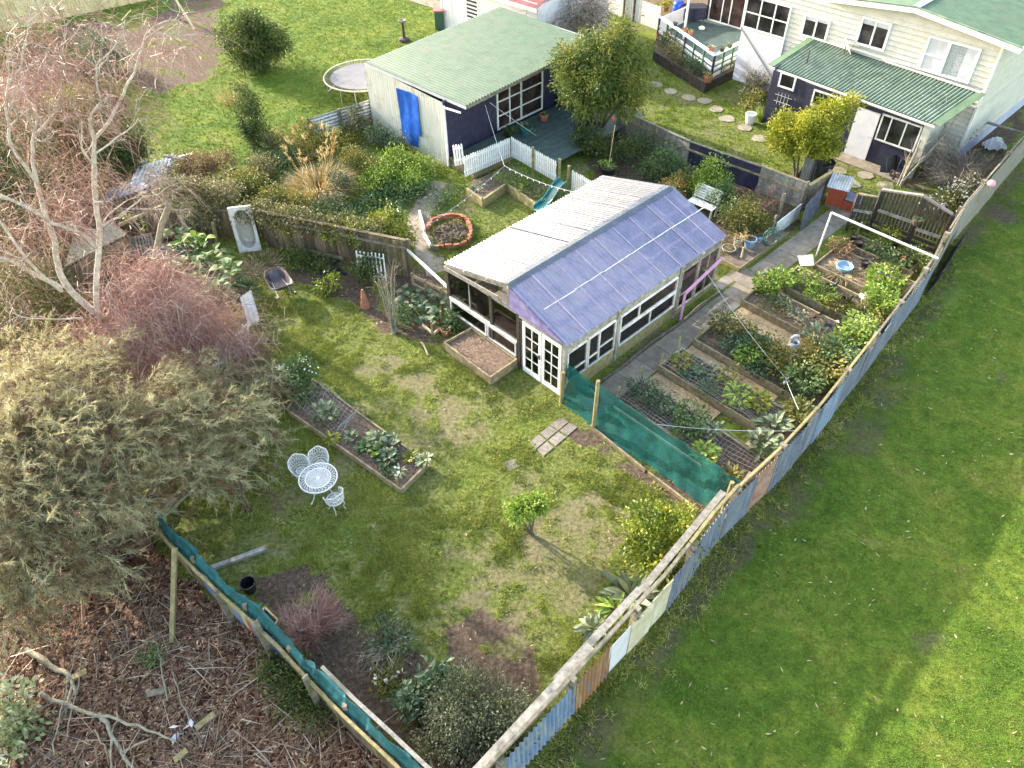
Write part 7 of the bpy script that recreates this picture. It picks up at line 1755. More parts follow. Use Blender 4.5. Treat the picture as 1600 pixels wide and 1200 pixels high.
m_ = MB(); cdr = ctr + ez * .2 - en * .33; m_.tube([cdr, cdr + en * .03], .03, 10); part(bt, 'drain', m_, K['dark_steel'])

# ------------------------------------------------------------------ wheelbarrow
wbw = thing('wheelbarrow', 'grey wheelbarrow with rust in its empty tray', 'wheelbarrow', P(440, 465))
ctr = P(435, 440, .45); ctr[2] = 0
dv_ = unit(P(424, 424) - P(446, 460)); dv_[2] = 0; dr_ = np.array([dv_[1], -dv_[0], 0])
def wp(a, b, z): return ctr + dv_ * a + dr_ * b + np.array([0, 0, z])
nu_, nv_ = 25, 19; A = np.zeros((nu_, nv_, 3))
for i, a in enumerate(np.linspace(-1, 1, nu_)):
    for j, b in enumerate(np.linspace(-1, 1, nv_)):
        w = .33 - .07 * max(0, a) ** 2 * 1.6; d = (abs(a) ** 4 + abs(b) ** 4) ** .25
        dep = .24 * (1 - sstep(.55, 1.0, d)); A[i, j] = wp(a * .6, b * w * 1.15, .62 - dep * 1.15)
m_ = MB(); m_.slab(A if np.cross(A[1, 9] - A[0, 9], A[0, 10] - A[0, 9])[2] > 0 else A[:, ::-1], .01); part(wbw, 'tray', m_, K['barrow'], smooth=True)
m_ = MB(); ring = [wp(a, b, .625) for a, b in [(-.6, -.37), (-.6, .37), (-.3, .38), (.2, .37), (.5, .28), (.61, .12), (.61, -.12), (.5, -.28), (.2, -.37), (-.3, -.38), (-.6, -.37)]]; m_.tube(ring, .012, 6); part(wbw, 'rim', m_, K['barrow'])
for s in (-1, 1):
    m_ = MB(); m_.tube([wp(.75, s * .04, .2), wp(.2, s * .18, .33), wp(-.5, s * .25, .4), wp(-.9, s * .28, .5)], .018, 6); m_.tube([wp(-.3, s * .22, .36), wp(-.38, s * .24, .0), wp(-.2, s * .24, .0)], .015, 6); part(wbw, 'frame', m_, K['steel'])
    m_ = MB(); m_.tube([wp(-.82, s * .275, .48), wp(-.98, s * .285, .52)], .025, 8); part(wbw, 'grip', m_, K['black_plastic'])
m_ = MB(); a_ = np.linspace(0, 2 * math.pi, 21); m_.tube([wp(.78 + .15 * math.cos(t), 0, .19 + .15 * math.sin(t)) for t in a_], .045, 8, cap=False); m_.tube([wp(.78, -.08, .19), wp(.78, .08, .19)], .05, 8); part(wbw, 'wheel', m_, K['black_plastic'])

# ------------------------------------------------------------------ trampoline
tc = P(566, 112, .85); tc = np.array([tc[0] + .35, tc[1] + .15, 0])
tl = P(508, 121, .85); RR = 1.85; tc = np.array([tl[0] + RR * .97, tl[1] + .1, 0])
tq = thing('trampoline', 'round grey trampoline behind the green-roofed shed', 'trampoline', tc)
m_ = MB(); m_.lathe(tc, [(.02, .84), (1.2, .845), (1.55, .86)], 40); part(tq, 'mat', m_, K['tramp_mat'], smooth=True)
m_ = MB(); a_ = np.linspace(0, 2 * math.pi, 49); m_.tube([tc + [RR * math.cos(t), RR * math.sin(t), .88] for t in a_], .035, 6, cap=False); part(tq, 'rim', m_, K['cream_board'])
m_ = MB()
for k in range(72):
    a = 2 * math.pi * k / 72; m_.tube([tc + [1.55 * math.cos(a), 1.55 * math.sin(a), .86], tc + [RR * math.cos(a), RR * math.sin(a), .87]], .02, 4, cap=False)
part(tq, 'springs', m_, K['old_wood'])
for k in range(4):
    a = math.pi / 4 + k * math.pi / 2 + .5; m_ = MB()
    for da in (-.2, .2): m_.tube([tc + [RR * math.cos(a + da), RR * math.sin(a + da), .86], tc + [RR * math.cos(a + da), RR * math.sin(a + da), .03]], .025, 6)
    m_.tube([tc + [RR * math.cos(a + d), RR * math.sin(a + d), .03] for d in (-.2, .2)], .025, 6); part(tq, 'leg', m_, K['steel'])

# ------------------------------------------------------------------ slide, brick ring
sd_ = thing('slide', 'small teal plastic slide running down from the deck', 'slide', P(860, 320))
s0, s1 = P(880, 284, 1.0), P(838, 332, .12)
dd = s1 - s0; L2 = np.linalg.norm(dd[:2]); dh_ = np.array([dd[0], dd[1], 0]) / L2; wv_ = np.array([-dh_[1], dh_[0], 0]); ts = np.linspace(0, 1, 24)
A = []
for t in ts:
    z = s0[2] + (s1[2] - s0[2]) * t + .07 * math.sin(t * 2.5 * math.pi); p = s0 + dh_ * L2 * t; p[2] = z
    A.append([p + wv_ * x + np.array([0, 0, h]) for x, h in ((-.24, .12), (-.2, .12), (-.17, .0), (.17, .0), (.2, .12), (.24, .12))])
m_ = MB(); m_.slab(np.array(A)[:, ::-1], .015); part(sd_, 'chute', m_, K['teal_plastic'], smooth=False)
m_ = MB(); q = s0 + dh_ * .15; m_.tube([q + wv_ * .2, [*(q + wv_ * .2)[:2], 0]], .03, 6); part(sd_, 'support', m_, K['teal_plastic'])
m_ = MB(); q = s0 + dh_ * .15; m_.tube([q - wv_ * .2, [*(q - wv_ * .2)[:2], 0]], .03, 6); part(sd_, 'support', m_, K['teal_plastic'])
rc = P(702, 366)
ring = [(668, 360), (676, 349), (690, 343), (706, 340), (720, 342), (730, 348), (735, 357), (736, 367), (733, 378), (725, 384), (714, 388), (701, 389), (689, 389)]
for i, q in enumerate(ring):
    for j in range(1 if i > 7 else 2):
        f = j * .5; q2 = ring[(i + 1) % len(ring)]; x = q[0] * (1 - f) + q2[0] * f; y = q[1] * (1 - f) + q2[1] * f
        c = P(x, y); d = unit(c - rc); d[2] = 0; m_ = MB(); yaw = rng.normal() * .15; tg = np.array([-d[1], d[0], 0]); tg = unit(tg + d * yaw); m_.box(c + [0, 0, .1], (.11, .22, .2 + rng.uniform(-.03, .03)), np.array([np.cross(tg, [0, 0, 1]), tg, [0, 0, 1]]))
        solo('brick', m_, K['brick'], 'red brick standing in the garden ring', 'brick', group='bricks edging the ring bed')
solo('soil_mound', soil_top(MB(), [P(670, 362), P(715, 343), P(736, 368), P(690, 388)], .08, .1, 18, 18), K['soil'], 'ashy soil inside the brick ring', 'soil')
shrub('lawn_weeds', 'pale weeds growing inside the brick ring', 'weeds', (722, 375), [B(722, 372, .18, .25, .12), B(710, 350, .15, .3, .1), B(676, 362, .15, .2, .12)], 420, .1, .03, 'l_mix', clump=.1)
for lab, a, b in (('white painted board along the left of the brick ring', (656, 335), (664, 364)), ('second white board closing the brick ring', (663, 370), (673, 388)), ('pale stone slab at the foot of the brick ring', (673, 390), (686, 391))):
    p_, q_ = P(*a), P(*b); solo('edging_board', MB().beam(p_ + [0, 0, .1], q_ + [0, 0, .1], .07, .2), K['worn_white' if 'white' in lab else 'sandstone'], lab, 'edging')
# ------------------------------------------------------------------ small things
def tubething(name, label, cat, pts, r, mat, n=6, **kw): return solo(name, MB().tube(pts, r, n), K[mat], label, cat, **kw)
# string lights and lines
def droop(a, b, s, n=24):
    t = np.linspace(0, 1, n)[:, None]; p = np.asarray(a) * (1 - t) + np.asarray(b) * t; p[:, 2] -= 4 * s * (t * (1 - t))[:, 0]; return p
hk = P(788, 259, 1.35)
sg = thing('string_lights', 'string of small white festoon lights over the sleeper planter', 'string lights', [hk[0], hk[1], 0])
m_ = MB(); bl = MB()
for a, b, s in ((hk, P(667, 353, .25), .12), (hk, P(897, 300, 1.5), .12), (hk, P(758, 164, 2.6), .05)):
    p = droop(a, b, s); m_.tube(p, .008, 4, cap=False)
    if s > .1:
        for q in p[2:-1:2]: bl.lathe(q, [(.0, -.09), (.022, -.06), (.022, -.02), (.0, 0)], 6)
part(sg, 'cord', m_, K['wire']); part(sg, 'bulbs', bl, K['white'])
tubething('wash_line', 'thin white washing line strung across the vegetable beds', 'line', np.concatenate([droop(G(6.3, -.25, 1.5), P(1227, 590, .7), .12), droop(P(1227, 590, .7), P(1248, 640, 1.4), .02)]), .006, 'wire', 4)
tubething('wash_line', 'lower cord tied between green screen and boundary post', 'line', droop(P(1027, 663, 1.0), G(2.4, float(fence_v(2.4)) + .1, 1.5), .1), .006, 'wire', 4)
tubething('wash_line', 'fine wire from shed eave down to the picket corner', 'line', droop(P(765, 160, 2.6), P(838, 212, .9), .02), .007, 'wire', 4)
c = P(1228, 592, .7); solo('rag', leafcloud([(c, (.05, .05, .09))], 24, .07, .05, clump=.03, per=8), K['pale_lilac'], 'white knotted rag hanging on the washing line', 'rag')

# blue dish, buckets and black pots in the beds
bd = thing('blue_dish', 'round blue enamel dish lying on straw in the bed', 'dish', P(1318, 420, .26))
m_ = MB(); c = P(1319, 419, .26); m_.lathe(c, [(.01, .04), (.2, .04), (.25, .12), (.29, .12), (.27, .0), (.0, .0)], 24); part(bd, 'bowl', m_, K['blue_paint'], smooth=False)
tuftgrass('straw_ring', 'flattened ring of straw around the blue dish', (1319, 425), 500, .45, 'straw', .02, .45, .15, .3, z=.24)
def bpot(lab, px, r=.11, h=.2, z=.22, tilt=False, mat='black_plastic'):
    q = P(*px, z)
    t = pot('black_pot', lab, q, r, h, K[mat])
    return t
bpot('black pot standing in the blue dish bed', (1349, 418), .13, .25)
bpot('shiny black pot by the far sleeper board', (1356, 392), .15, .2)
bpot('black pot lying near the stake and slatted gate', (1340, 385), .15, .22)
bpot('second black pot against the stake by the gate', (1332, 376), .12, .2)
bpot('black pot at the foot of the slatted screen', (1398, 385), .12, .2)
bpot('black pot holding a red flower under the white pipe', (1412, 405), .15, .25)
m_ = MB(); cc = P(1413, 402, .52); m_.leaves(np.repeat([cc], 16, 0), rdir(16) * [1, 1, .4], .12, .08); solo('red_flower', m_, surf('coral_petals', [(.5, .08, .06), (.62, .2, .16)], 20, .6), 'coral red flower in the black pot', 'flower')
for lab, px in (('small black hen-shaped figure among the green row', (1300, 452)), ('larger black hen-shaped figure in the grassy bed', (1323, 473))):
    q = P(*px, .22); t = thing('garden_figure', lab, 'ornament', q); m_ = MB()
    m_.lathe(q, [(.0, 0), (.09, .03), (.12, .1), (.09, .18), (.04, .22), (.0, .23)], 10); m_.tube([q + [.05, 0, .15], q + [.1, 0, .28], q + [.14, 0, .3]], [.06, .045, .02], 7); part(t, 'body', m_, K['black_plastic'], smooth=True)
    m_ = MB(); m_.leaves(np.repeat([q + [-.08, 0, .15]], 6, 0), rdir(6) * .4 + [-1, 0, .8], .2, .07); part(t, 'tail', m_, K['black_plastic'])
q = P(1380, 432, .3); m_ = MB(); m_.leaves(q + rng.normal(size=(30, 3)) * .09, rdir(30), .2, .14); solo('blue_rag', m_, surf('navy_white_cloth', [(.02, .03, .12), (.05, .07, .25), (.5, .52, .6)], 9, .8), 'crumpled navy and white cloth at the end of the blue dish bed', 'cloth')
q = P(1352, 463, .3); solo('dome_cloche', MB().lathe(q, [(.0, .06), (.15, .04), (.2, .0)], 16), K['pale_lilac'], 'white dome lid on the rim of the black-pot bed', 'lid')
q = P(1293, 505, .25); m_ = MB(); m_.leaves(q + rng.normal(size=(40, 3)) * [.25, .25, .05], rdir(40) * [1, 1, .4], .25, .12); solo('dark_litter', m_, K['dark_steel'], 'dark torn plastic scraps in the dug bed', 'plastic scraps')
for k, (u0, v0) in enumerate(((12.62, -2.5), (12.62, -3.0), (12.62, -3.4), (12.16, -2.7))):
    pass

# platform pots
pot('tub', 'blue-grey metal tub on the dark timber platform', P(1170, 385, .185), .22, .34, K['blue_paint'])
pot('plant_pot', 'tall grey pot with dry stems on the dark platform', P(1150, 387, .185), .14, .4, K['grey_wood'], (26, .35, .05, .08, K['pampas']))
pot('plant_pot', 'ragged straw-filled pot on the platform edge', P(1160, 380, .185), .16, .3, K['terracotta'], (30, .4, .06, .1, K['pampas']))
pot('plant_pot', 'low round stone bowl at the greenhouse end of the platform', P(1138, 392, .185), .24, .14, K['sandstone'], (20, .12, .06, .1, K['l_mix']))
tubething('broken_stem', 'bare upright stick in a pot at the platform edge', 'stick', [P(1158, 404, .18), P(1158, 404, .18) + [0, .02, .45]], .03, 'new_wood')
wcn = thing('tap_can', 'small blue metal can beside the tub on the platform', 'can', P(1186, 378, .185)); m_ = MB(); q = P(1186, 378, .185); m_.lathe(q, [(.0, 0), (.08, 0), (.08, .16), (.0, .16)], 10); part(wcn, 'body', m_, K['blue_paint']); m_ = MB(); m_.tube([q + [.07, 0, .05], q + [.2, .03, .16]], .015, 5); part(wcn, 'spout', m_, K['blue_paint'])
hs_ = thing('garden_hose', 'coiled green garden hose hanging by the pale blue board', 'hose', P(1205, 372)); m_ = MB(); hc = P(1205, 372, .62)
for k in range(6):
    r_ = .2 + .022 * k; aa = np.linspace(0, 2 * math.pi, 25); m_.tube([hc + [r_ * .9 * math.cos(t) + .02 * rng.normal(), .03 * k - .08, r_ * 1.25 * math.sin(t)] for t in aa], .013, 5, cap=False)
part(hs_, 'coil', m_, surf('dark_green_hose', [(.02, .075, .055), (.03, .1, .075), (.05, .14, .11)], 6, .5)); m_ = MB(); m_.beam(P(1205, 374, 0) + [0, .12, 0], P(1205, 374, 0) + [0, .12, .95], .06, .06, up=(0, 1, 0)); part(hs_, 'post', m_, K['old_wood'])

# white bench
be = thing('garden_bench', 'white slatted garden bench turned among the bushes', 'bench', P(1085, 335))
bo = P(1083, 338); bx_ = unit(P(1108, 325) - P(1072, 310)); bx_[2] = 0; bx_ = unit(bx_); by_ = np.array([-bx_[1], bx_[0], 0]); by_ = by_ if by_[1] > 0 else -by_
bo = P(1072, 328)
m_ = MB()
for k in range(5): m_.beam(bo + by_ * (.08 * k) + [0, 0, .42], bo + by_ * (.08 * k) + bx_ * 1.1 + [0, 0, .42], .07, .03)
part(be, 'seat', m_, K['white']); m_ = MB()
for k in range(6): m_.beam(bo + by_ * (.42 + .03 * k) + [0, 0, .5 + .085 * k], bo + by_ * (.42 + .03 * k) + bx_ * 1.1 + [0, 0, .5 + .085 * k], .022, .072)
part(be, 'backrest', m_, K['white'])
for s in (.06, 1.04):
    for y in (.03, .4): m_ = MB(); m_.beam(bo + bx_ * s + by_ * y, bo + bx_ * s + by_ * y + [0, 0, .41 if y < .1 else .9], .06, .06, up=(0, 1, 0)); part(be, 'leg', m_, K['white'])

# red coop
cp = thing('chicken_coop', 'small rust-red hen coop with a corrugated lid beside the path', 'coop', P(1302, 325)); CF = Fr(P(1287, 322), 120)
m_ = MB(); m_.fbox(CF, 0, .62, 0, .6, .1, .85); part(cp, 'body', m_, K['red_paint']); m_ = MB(); m_.fbox(CF, .63, 1.2, .0, .55, .05, .42); part(cp, 'nest_box', m_, K['red_paint'])
m_ = MB(); m_.corr(CF(-.1, -.1, .86), CF(.72, -.1, .86), CF(-.1, .72, 1.05), .1, .016); part(cp, 'roof', m_, K['zinc'], smooth=True); m_ = MB(); m_.beam(CF(.66, .28, .5), CF(1.28, .28, .44), .66, .025); part(cp, 'lid', m_, surf('plum_grey_felt', [(.12, .12, .17), (.17, .17, .23), (.22, .22, .28)], 4, .8))
m_ = MB(); m_.fbox(CF, .02, .6, .02, .58, 0, .1); part(cp, 'base', m_, K['concrete'])
gb = thing('black_bin', 'black plastic bin bag-lined tub behind the old board fence', 'bin', P(1281, 290)); q = P(1281, 288); m_ = MB(); m_.lathe(q, [(.0, 0), (.26, 0), (.34, .6), (.36, .95), (.33, 1.0), (.28, .94), (.0, .9)], 12); m_.V[-1] += rng.normal(size=m_.V[-1].shape) * .025; part(gb, 'tub', m_, K['black_plastic'])
for lab, px in (('upright grey corrugated sheet leaning behind the divider fence', (1247, 285)), ('second dark corrugated sheet beside the black bin', (1262, 290))):
    a = P(*px); solo('iron_sheet', MB().corr(a, a + [.35, -.2, 0], a + [.1, .2, 1.0], .09, .014), K['grey_corr' if 'upright' in lab else 'dark_steel'], lab, 'iron sheet', smooth=True)
# dark folded barrow by the lean-to
bw2 = thing('black_barrow', 'black wheelbarrow tipped up against the navy lean-to wall', 'wheelbarrow', P(1388, 275)); q = P(1388, 274); m_ = MB()
A = np.array([[q + [a * .35 * (1 - .15 * b), .12 + .28 * b - .1 * (1 - a * a), .1 + .62 * b] for a in np.linspace(-1, 1, 12)] for b in np.linspace(0, 1, 8)]); m_.slab(A, .01); part(bw2, 'tray', m_, K['black_plastic'], smooth=True)
m_ = MB(); m_.tube([q + [-.3, .0, .75], q + [-.2, -.1, .3], q + [0, -.25, .15]], .02, 6); m_.tube([q + [.3, .0, .75], q + [.2, -.1, .3], q + [0, -.25, .15]], .02, 6); part(bw2, 'frame', m_, K['dark_steel']); m_ = MB(); m_.tube([q + [0, -.28 + .17 * math.cos(t), .19 + .17 * math.sin(t)] for t in np.linspace(0, 2 * math.pi, 19)], .04, 7, cap=False); part(bw2, 'wheel', m_, K['black_plastic'])
# buckets
bk = thing('bucket', 'white plastic bucket on the back lawn near the lean-to', 'bucket', P(1171, 192)); q = P(1171, 192); m_ = MB(); m_.lathe(q, [(.0, .01), (.19, 0), (.24, .42), (.25, .42), (.25, .44), (.22, .44), (.18, .05), (.0, .05)], 18); part(bk, 'body', m_, K['white'], smooth=False); m_ = MB(); m_.tube([q + [.24 * math.cos(t), .05, .42 + .05 * math.sin(t)] for t in np.linspace(0, math.pi, 12)], .008, 4); part(bk, 'handle', m_, K['steel'])
tuftgrass('strap_plant', 'pale upright stems beside the white bucket', (1190, 190), 60, 1.0, 'l_lime', .04, .12, 2.5, .2)
pb2 = pot('black_pot', 'black plant pot beside the fallen timber in the yard corner', P(392, 922), .18, .34, K['black_plastic'], soil=False)
pot('terracotta_pot', 'brick-orange pot at the near corner of the house planter', P(1106, 128, .45), .2, .3, K['terracotta'], (40, .18, .09, .12, K['l_yellow']))
for i, (x, y, mt, lab, pm) in enumerate(((1055, 40, 'dark_steel', 'grey pot with trailing plant on the white deck rail', 'l_veg'), (1070, 49, 'terracotta', 'orange bowl on the white deck rail', 'l_mix'), (1079, 53, 'terracotta', 'second orange bowl with cactus on the white deck rail', 'l_lime'), (1111, 79, 'terracotta', 'spreading pale green rosette pot at the rail corner', 'l_pale'), (1140, 74, 'dark_steel', 'small pot with green shoots on the short deck rail', 'l_lime'), (1128, 80, 'dark_steel', 'dark shallow pot beside the rail corner', 'l_mix'))):
    pot('rail_pot', lab, P(x, y, 1.445), .13 if i != 3 else .16, .15, K[mt], (16, .14 if i != 3 else .3, .06, .05, K[pm]))
pot('terracotta_pot', 'orange pot at the far end of the slatted planter', P(1029, 60, .36), .15, .3, K['terracotta'])
pot('green_pot', 'bright green pot standing in the slatted planter', P(1036, 66, .36), .16, .26, surf('green_pot_plastic', [(.03, .2, .06), (.05, .28, .09)], 4, .5))
# deck items of the house
bdm = thing('water_drum', 'bright blue plastic drum on the house deck', 'drum', P(1058, 25, .55)); q = P(1058, 27, .55); m_ = MB(); m_.lathe(q, [(.0, 0), (.26, 0), (.29, .1), (.29, .7), (.26, .82), (.12, .85), (.0, .85)], 18); part(bdm, 'body', m_, K['blue_plastic'], smooth=True); m_ = MB(); m_.lathe(q, [(.3, .28), (.31, .3), (.3, .32)], 18); m_.lathe(q, [(.3, .55), (.31, .57), (.3, .59)], 18); part(bdm, 'hoops', m_, K['blue_plastic'])
tn = thing('deck_table', 'dark covered table on the house deck', 'table', P(1082, 32, .55)); q = P(1082, 33, .55); m_ = MB(); m_.box(q + [0, .2, .7], (1.3, .8, .05)); part(tn, 'top', m_, K['navy'])
for sx in (-.55, .55):
    for sy in (-.1, .5): m_ = MB(); m_.box(q + [sx, sy, .34], (.07, .07, .67)); part(tn, 'leg', m_, K['dark_steel'])
m_ = MB(); m_.slab(np.array([[q + [x, -.2 - .06 * math.sin(9 * x), .72 - .6 * b] for b in np.linspace(0, 1, 6)] for x in np.linspace(-.64, .64, 20)]), .006); part(tn, 'cover', m_, K['navy'])
pot('plant_pot', 'yellow-leaved pot plant at the far corner of the house deck', P(1040, 17, .55), .2, .35, K['terracotta'], (60, .35, .12, .2, K['l_yellow']))
solo('white_toy', MB().lathe(P(1096, 46, .55), [(.0, 0), (.16, .02), (.18, .1), (.1, .16), (.0, .17)], 10), K['white'], 'small white round object on the house deck floor', 'toy')

# shed deck things
pot('terracotta_pot', 'terracotta pot at the end of the shed door step', P(850, 188, .44), .2, .3, K['terracotta'], (12, .25, .1, .08, K['l_veg']))
pot('teal_planter', 'teal pot with green plant on the shed deck', P(822, 208, .44), .26, .3, K['teal_plastic'], (50, .35, .1, .15, K['l_teal']))
pot('plant_pot', 'dark leafy pot plant outside the glazed shed door', P(795, 213, .44), .2, .25, K['black_plastic'], (60, .35, .1, .15, K['l_dark']))
pt = pot('black_tub', 'low black tub with a staked young plant on the shed deck', P(950, 268, .1), .38, .26, K['black_plastic'], (60, .35, .07, .2, K['l_lime']))
tubething('stake', 'thin pale cane standing in the black tub', 'stake', [P(950, 266, .2), P(950, 266, .2) + [.15, .1, 1.9]], .014, 'new_wood', 5)
bf_ = thing('bird_feeder', 'tall thin pole with a red feeder cup on top', 'bird feeder', P(954, 245)); q = P(953, 250); m_ = MB(); m_.tube([q, q + [.0, .05, 1.75]], .018, 6); part(bf_, 'pole', m_, K['bark']); m_ = MB(); m_.lathe(q + [0, .05, 1.7], [(.0, 0), (.07, .04), (.08, .16), (.03, .22), (.0, .22)], 10); part(bf_, 'cup', m_, surf('red_cup', [(.4, .07, .03), (.5, .11, .05)], 9, .5))
m_ = MB()
wp_ = thing('firewood_stack', 'stack of cut firewood rounds against the navy shed wall', 'firewood', S(7.3, -.5, .44))
for r_ in range(4):
    for k in range(6 - r_ % 2):
        q = S(6.75 + k * .2 + (.1 if r_ % 2 else 0), -.62, .54 + r_ * .175); m_ = MB(); m_.tube([q, q + S.b * .5], .095, 9); part(wp_, 'log', m_, K['cut_log'])
pp = thing('porch_wall', 'navy half wall at the end of the shed deck', 'wall', P(912, 225)); m_ = MB(); a, b = P(897, 218), P(928, 205); m_.beam([*a[:2], .65], [*b[:2], .65], .1, 1.3); part(pp, 'panel', m_, K['navy']); m_ = MB(); m_.beam([*a[:2], 1.33], [*b[:2], 1.33], .16, .05); part(pp, 'capping', m_, K['dark_wood'])

# neighbour things
bn = thing('wheelie_bin', 'green wheelie bin with a red lid beside the white cottage', 'bin', P(689, 46)); q = P(688, 45); m_ = MB(); m_.prism([q + [x, y, .06] for x, y in ((-.25, -.3), (.25, -.3), (.25, .3), (-.25, .3))], .95); part(bn, 'body', m_, surf('dark_green_bin', [(.015, .05, .04), (.02, .07, .055)], 4, .5)); m_ = MB(); m_.beam(q + [0, -.36, 1.04], q + [0, .36, 1.08], .6, .07); part(bn, 'lid', m_, surf('bin_lid_red', [(.4, .1, .08), (.5, .15, .12)], 4, .5))
for s in (-.2, .2): m_ = MB(); m_.tube([q + [s - .03, .3, .1], q + [s + .03, .3, .1]], .1, 10); part(bn, 'wheel', m_, K['black_plastic'])
bt2 = thing('bird_table', 'dark weathered bird table on the lawn behind the green roof', 'bird table', P(632, 64)); q = P(632, 64); m_ = MB(); m_.tube([q, q + [0, 0, 1.0]], .07, 8); part(bt2, 'post', m_, K['dark_wood']); m_ = MB(); m_.lathe(q, [(.0, 0), (.32, 0), (.3, .14), (.1, .2), (.08, .3)], 10); part(bt2, 'base', m_, K['dark_wood']); m_ = MB(); m_.lathe(q + [0, 0, 1.0], [(.0, 0), (.2, .02), (.24, .12), (.2, .12), (.0, .05)], 10); part(bt2, 'basin', m_, K['old_wood'])
tpst = thing('washing_post', 'old timber post with a diagonal brace beside the dug soil', 'post', P(278, 30)); q = P(279, 30); m_ = MB(); m_.beam(q, q + [-.05, .2, 2.4], .17, .17, up=(0, 1, 0)); part(tpst, 'post', m_, K['old_wood']); m_ = MB(); m_.beam(P(304, 46), q + [-.02, .1, 1.6], .09, .09, up=(0, 1, 0)); part(tpst, 'brace', m_, K['new_wood'])
tuftgrass('dry_stems', 'thin pale dry stems beside the dark columnar shrub', (360, 162), 70, 1.4, 'pampas', .02, .3, 2.2, .25)
solo('concrete_pad', MB().prism([P(*q) for q in ((640, 2), (668, -8), (700, 10), (693, 18))], .03), K['concrete'], 'grey concrete pad in front of the white cottage', 'paving')

# timber heap and odds under the bare tree
for i, (a, za, b, zb, w, lab) in enumerate((((215, 262), .5, (300, 240), .55, .16, 'long bleached board on top of the timber heap'), ((255, 242), .6, (298, 252), .5, .16, 'short white board crossing the timber heap'), ((235, 270), .4, (280, 258), .45, .14, 'grey board low in the timber heap'), ((250, 285), .3, (270, 240), .5, .12, 'board sticking up behind the timber heap'), ((222, 250), .35, (262, 268), .3, .13, 'broken board at the left of the timber heap'), ((215, 300), .25, (250, 262), .35, .1, 'thin stick across the iron sheets'))):
    solo('board', MB().beam(P(*a, za), P(*b, zb), w, .04), K['grey_wood' if i % 2 else 'worn_white'], lab, 'board')
solo('iron_sheet', MB().corr(P(152, 322, .75), P(240, 290, .75), P(168, 298, 1.0), .2, .04), surf('lilac_iron', [(.36, .35, .42), (.5, .49, .57), (.6, .59, .66)], 4, .5, .2, rv=.2, stain=(.25, .2, .17)), 'lilac-white corrugated sheet lying on the timber heap', 'iron sheet', smooth=True)
solo('iron_sheet', MB().corr(P(200, 292, .5), P(262, 270, .5), P(215, 262, .55), .2, .04), K['zinc'], 'second corrugated sheet half under the bleached boards', 'iron sheet', smooth=True)
solo('timber_post', MB().beam(P(185, 352, 1.0), P(262, 318, 1.1), .1, .1), K['green_wood'], 'yellowish beam laid along the dark fence behind the tree', 'beam')
wb2 = thing('plywood_table', 'weathered plywood table or box under the bare tree', 'table', P(150, 420)); T4 = [P(x, y, .95) for x, y in ((100, 417), (115, 370), (178, 347), (198, 366))]
m_ = MB(); m_.prism([q - [0, 0, .04] for q in T4], .05); part(wb2, 'top', m_, K['old_wood'])
for q in T4: m_ = MB(); m_.beam([q[0], q[1], 0], [q[0], q[1], .9], .09, .09, up=(0, 1, 0)); part(wb2, 'leg', m_, K['old_wood'])
m_ = MB(); m_.beam([*T4[0][:2], .5], [*T4[3][:2], .5], .03, .7); part(wb2, 'side_panel', m_, K['brown_fence'])
pal_ = thing('pallet', 'small slatted timber pallet leaning on the dark fence', 'pallet', P(226, 405)); m_ = MB(); a, b = P(214, 404), P(242, 398); dd = unit(b - a); LL = np.linalg.norm(b - a)
for k in range(7): x = a + dd * (LL * k / 6); m_.beam(x + [0, 0, .02], x + [0, .3, .75], .07, .02, up=(0, 1, 0))
part(pal_, 'slats', m_, K['grey_wood']); m_ = MB()
for f in (.1, .5, .9): m_.beam(a + [0, .3 * f + .03, .02 + .73 * f], b + [0, .3 * f + .03, .02 + .73 * f], .03, .06)
part(pal_, 'rail', m_, K['grey_wood'])
solo('marbled_board', MB().beam(P(258, 402, .5) , P(291, 392, .5), .03, .85), surf('teal_grey_panel', [(.06, .12, .13), (.2, .26, .3), (.5, .55, .6)], 1.4, .5, rv=.1), 'teal and white marbled panel standing against the dark fence', 'panel')
solo('yellow_leaves', leafcloud([B(195, 340, 1.6, .25, .15), B(225, 350, 1.4, .2, .1)], 60, .12, .07, clump=.08, per=6), K['l_yellow'], 'few bright yellow leaves left on a low branch', 'leaves')

# things in the yard
solo('fallen_timber', MB().beam(P(330, 888, .06), P(415, 857, .06), .12, .1), K['grey_wood'], 'grey timber beam lying on the grass by the teal cloth', 'timber')
m_ = MB(); m_.beam(P(370, 762, .02), P(383, 802, .02) + [0, 0, .02], .05, .05); solo('black_stick', MB().beam(P(384, 800), P(366, 765, .25), .05, .05), K['black_plastic'], 'short black pipe standing in the shaded grass', 'pipe')
solo('garden_tool', MB().tube([P(380, 785), P(325, 735, .5)], .02, 6), K['terracotta'], 'orange-brown tool handle lying under the weeping foliage', 'tool handle')
bxp = thing('timber_box', 'empty square timber planter box by the teal cloth fence', 'planter box', P(422, 965)); q4 = [P(x, y, .25) for x, y in ((402, 968), (413, 948), (434, 968), (423, 985))]
for i in range(4):
    a, b = [np.array([w[0], w[1], .125]) for w in (q4[i], q4[(i + 1) % 4])]; m_ = MB(); m_.beam(a, b, .04 - .002 * (i % 2), .25); part(bxp, 'side_board', m_, K['new_wood'])
m_ = MB(); m_.poly([np.array([w[0], w[1], .08]) for w in q4]); part(bxp, 'soil', m_, K['soil'])
m_ = MB(); c = P(517, 427); m_.leaves(c + rng.normal(size=(60, 3)) * [.3, .2, .03], rdir(60) * [1, 1, .25], .35, .2); solo('black_sheet', m_, surf('dark_violet_plastic', [(.015, .015, .03), (.03, .03, .06), (.08, .08, .13)], 6, .4), 'crumpled dark plastic sheet on the grass below the palings', 'plastic sheet')
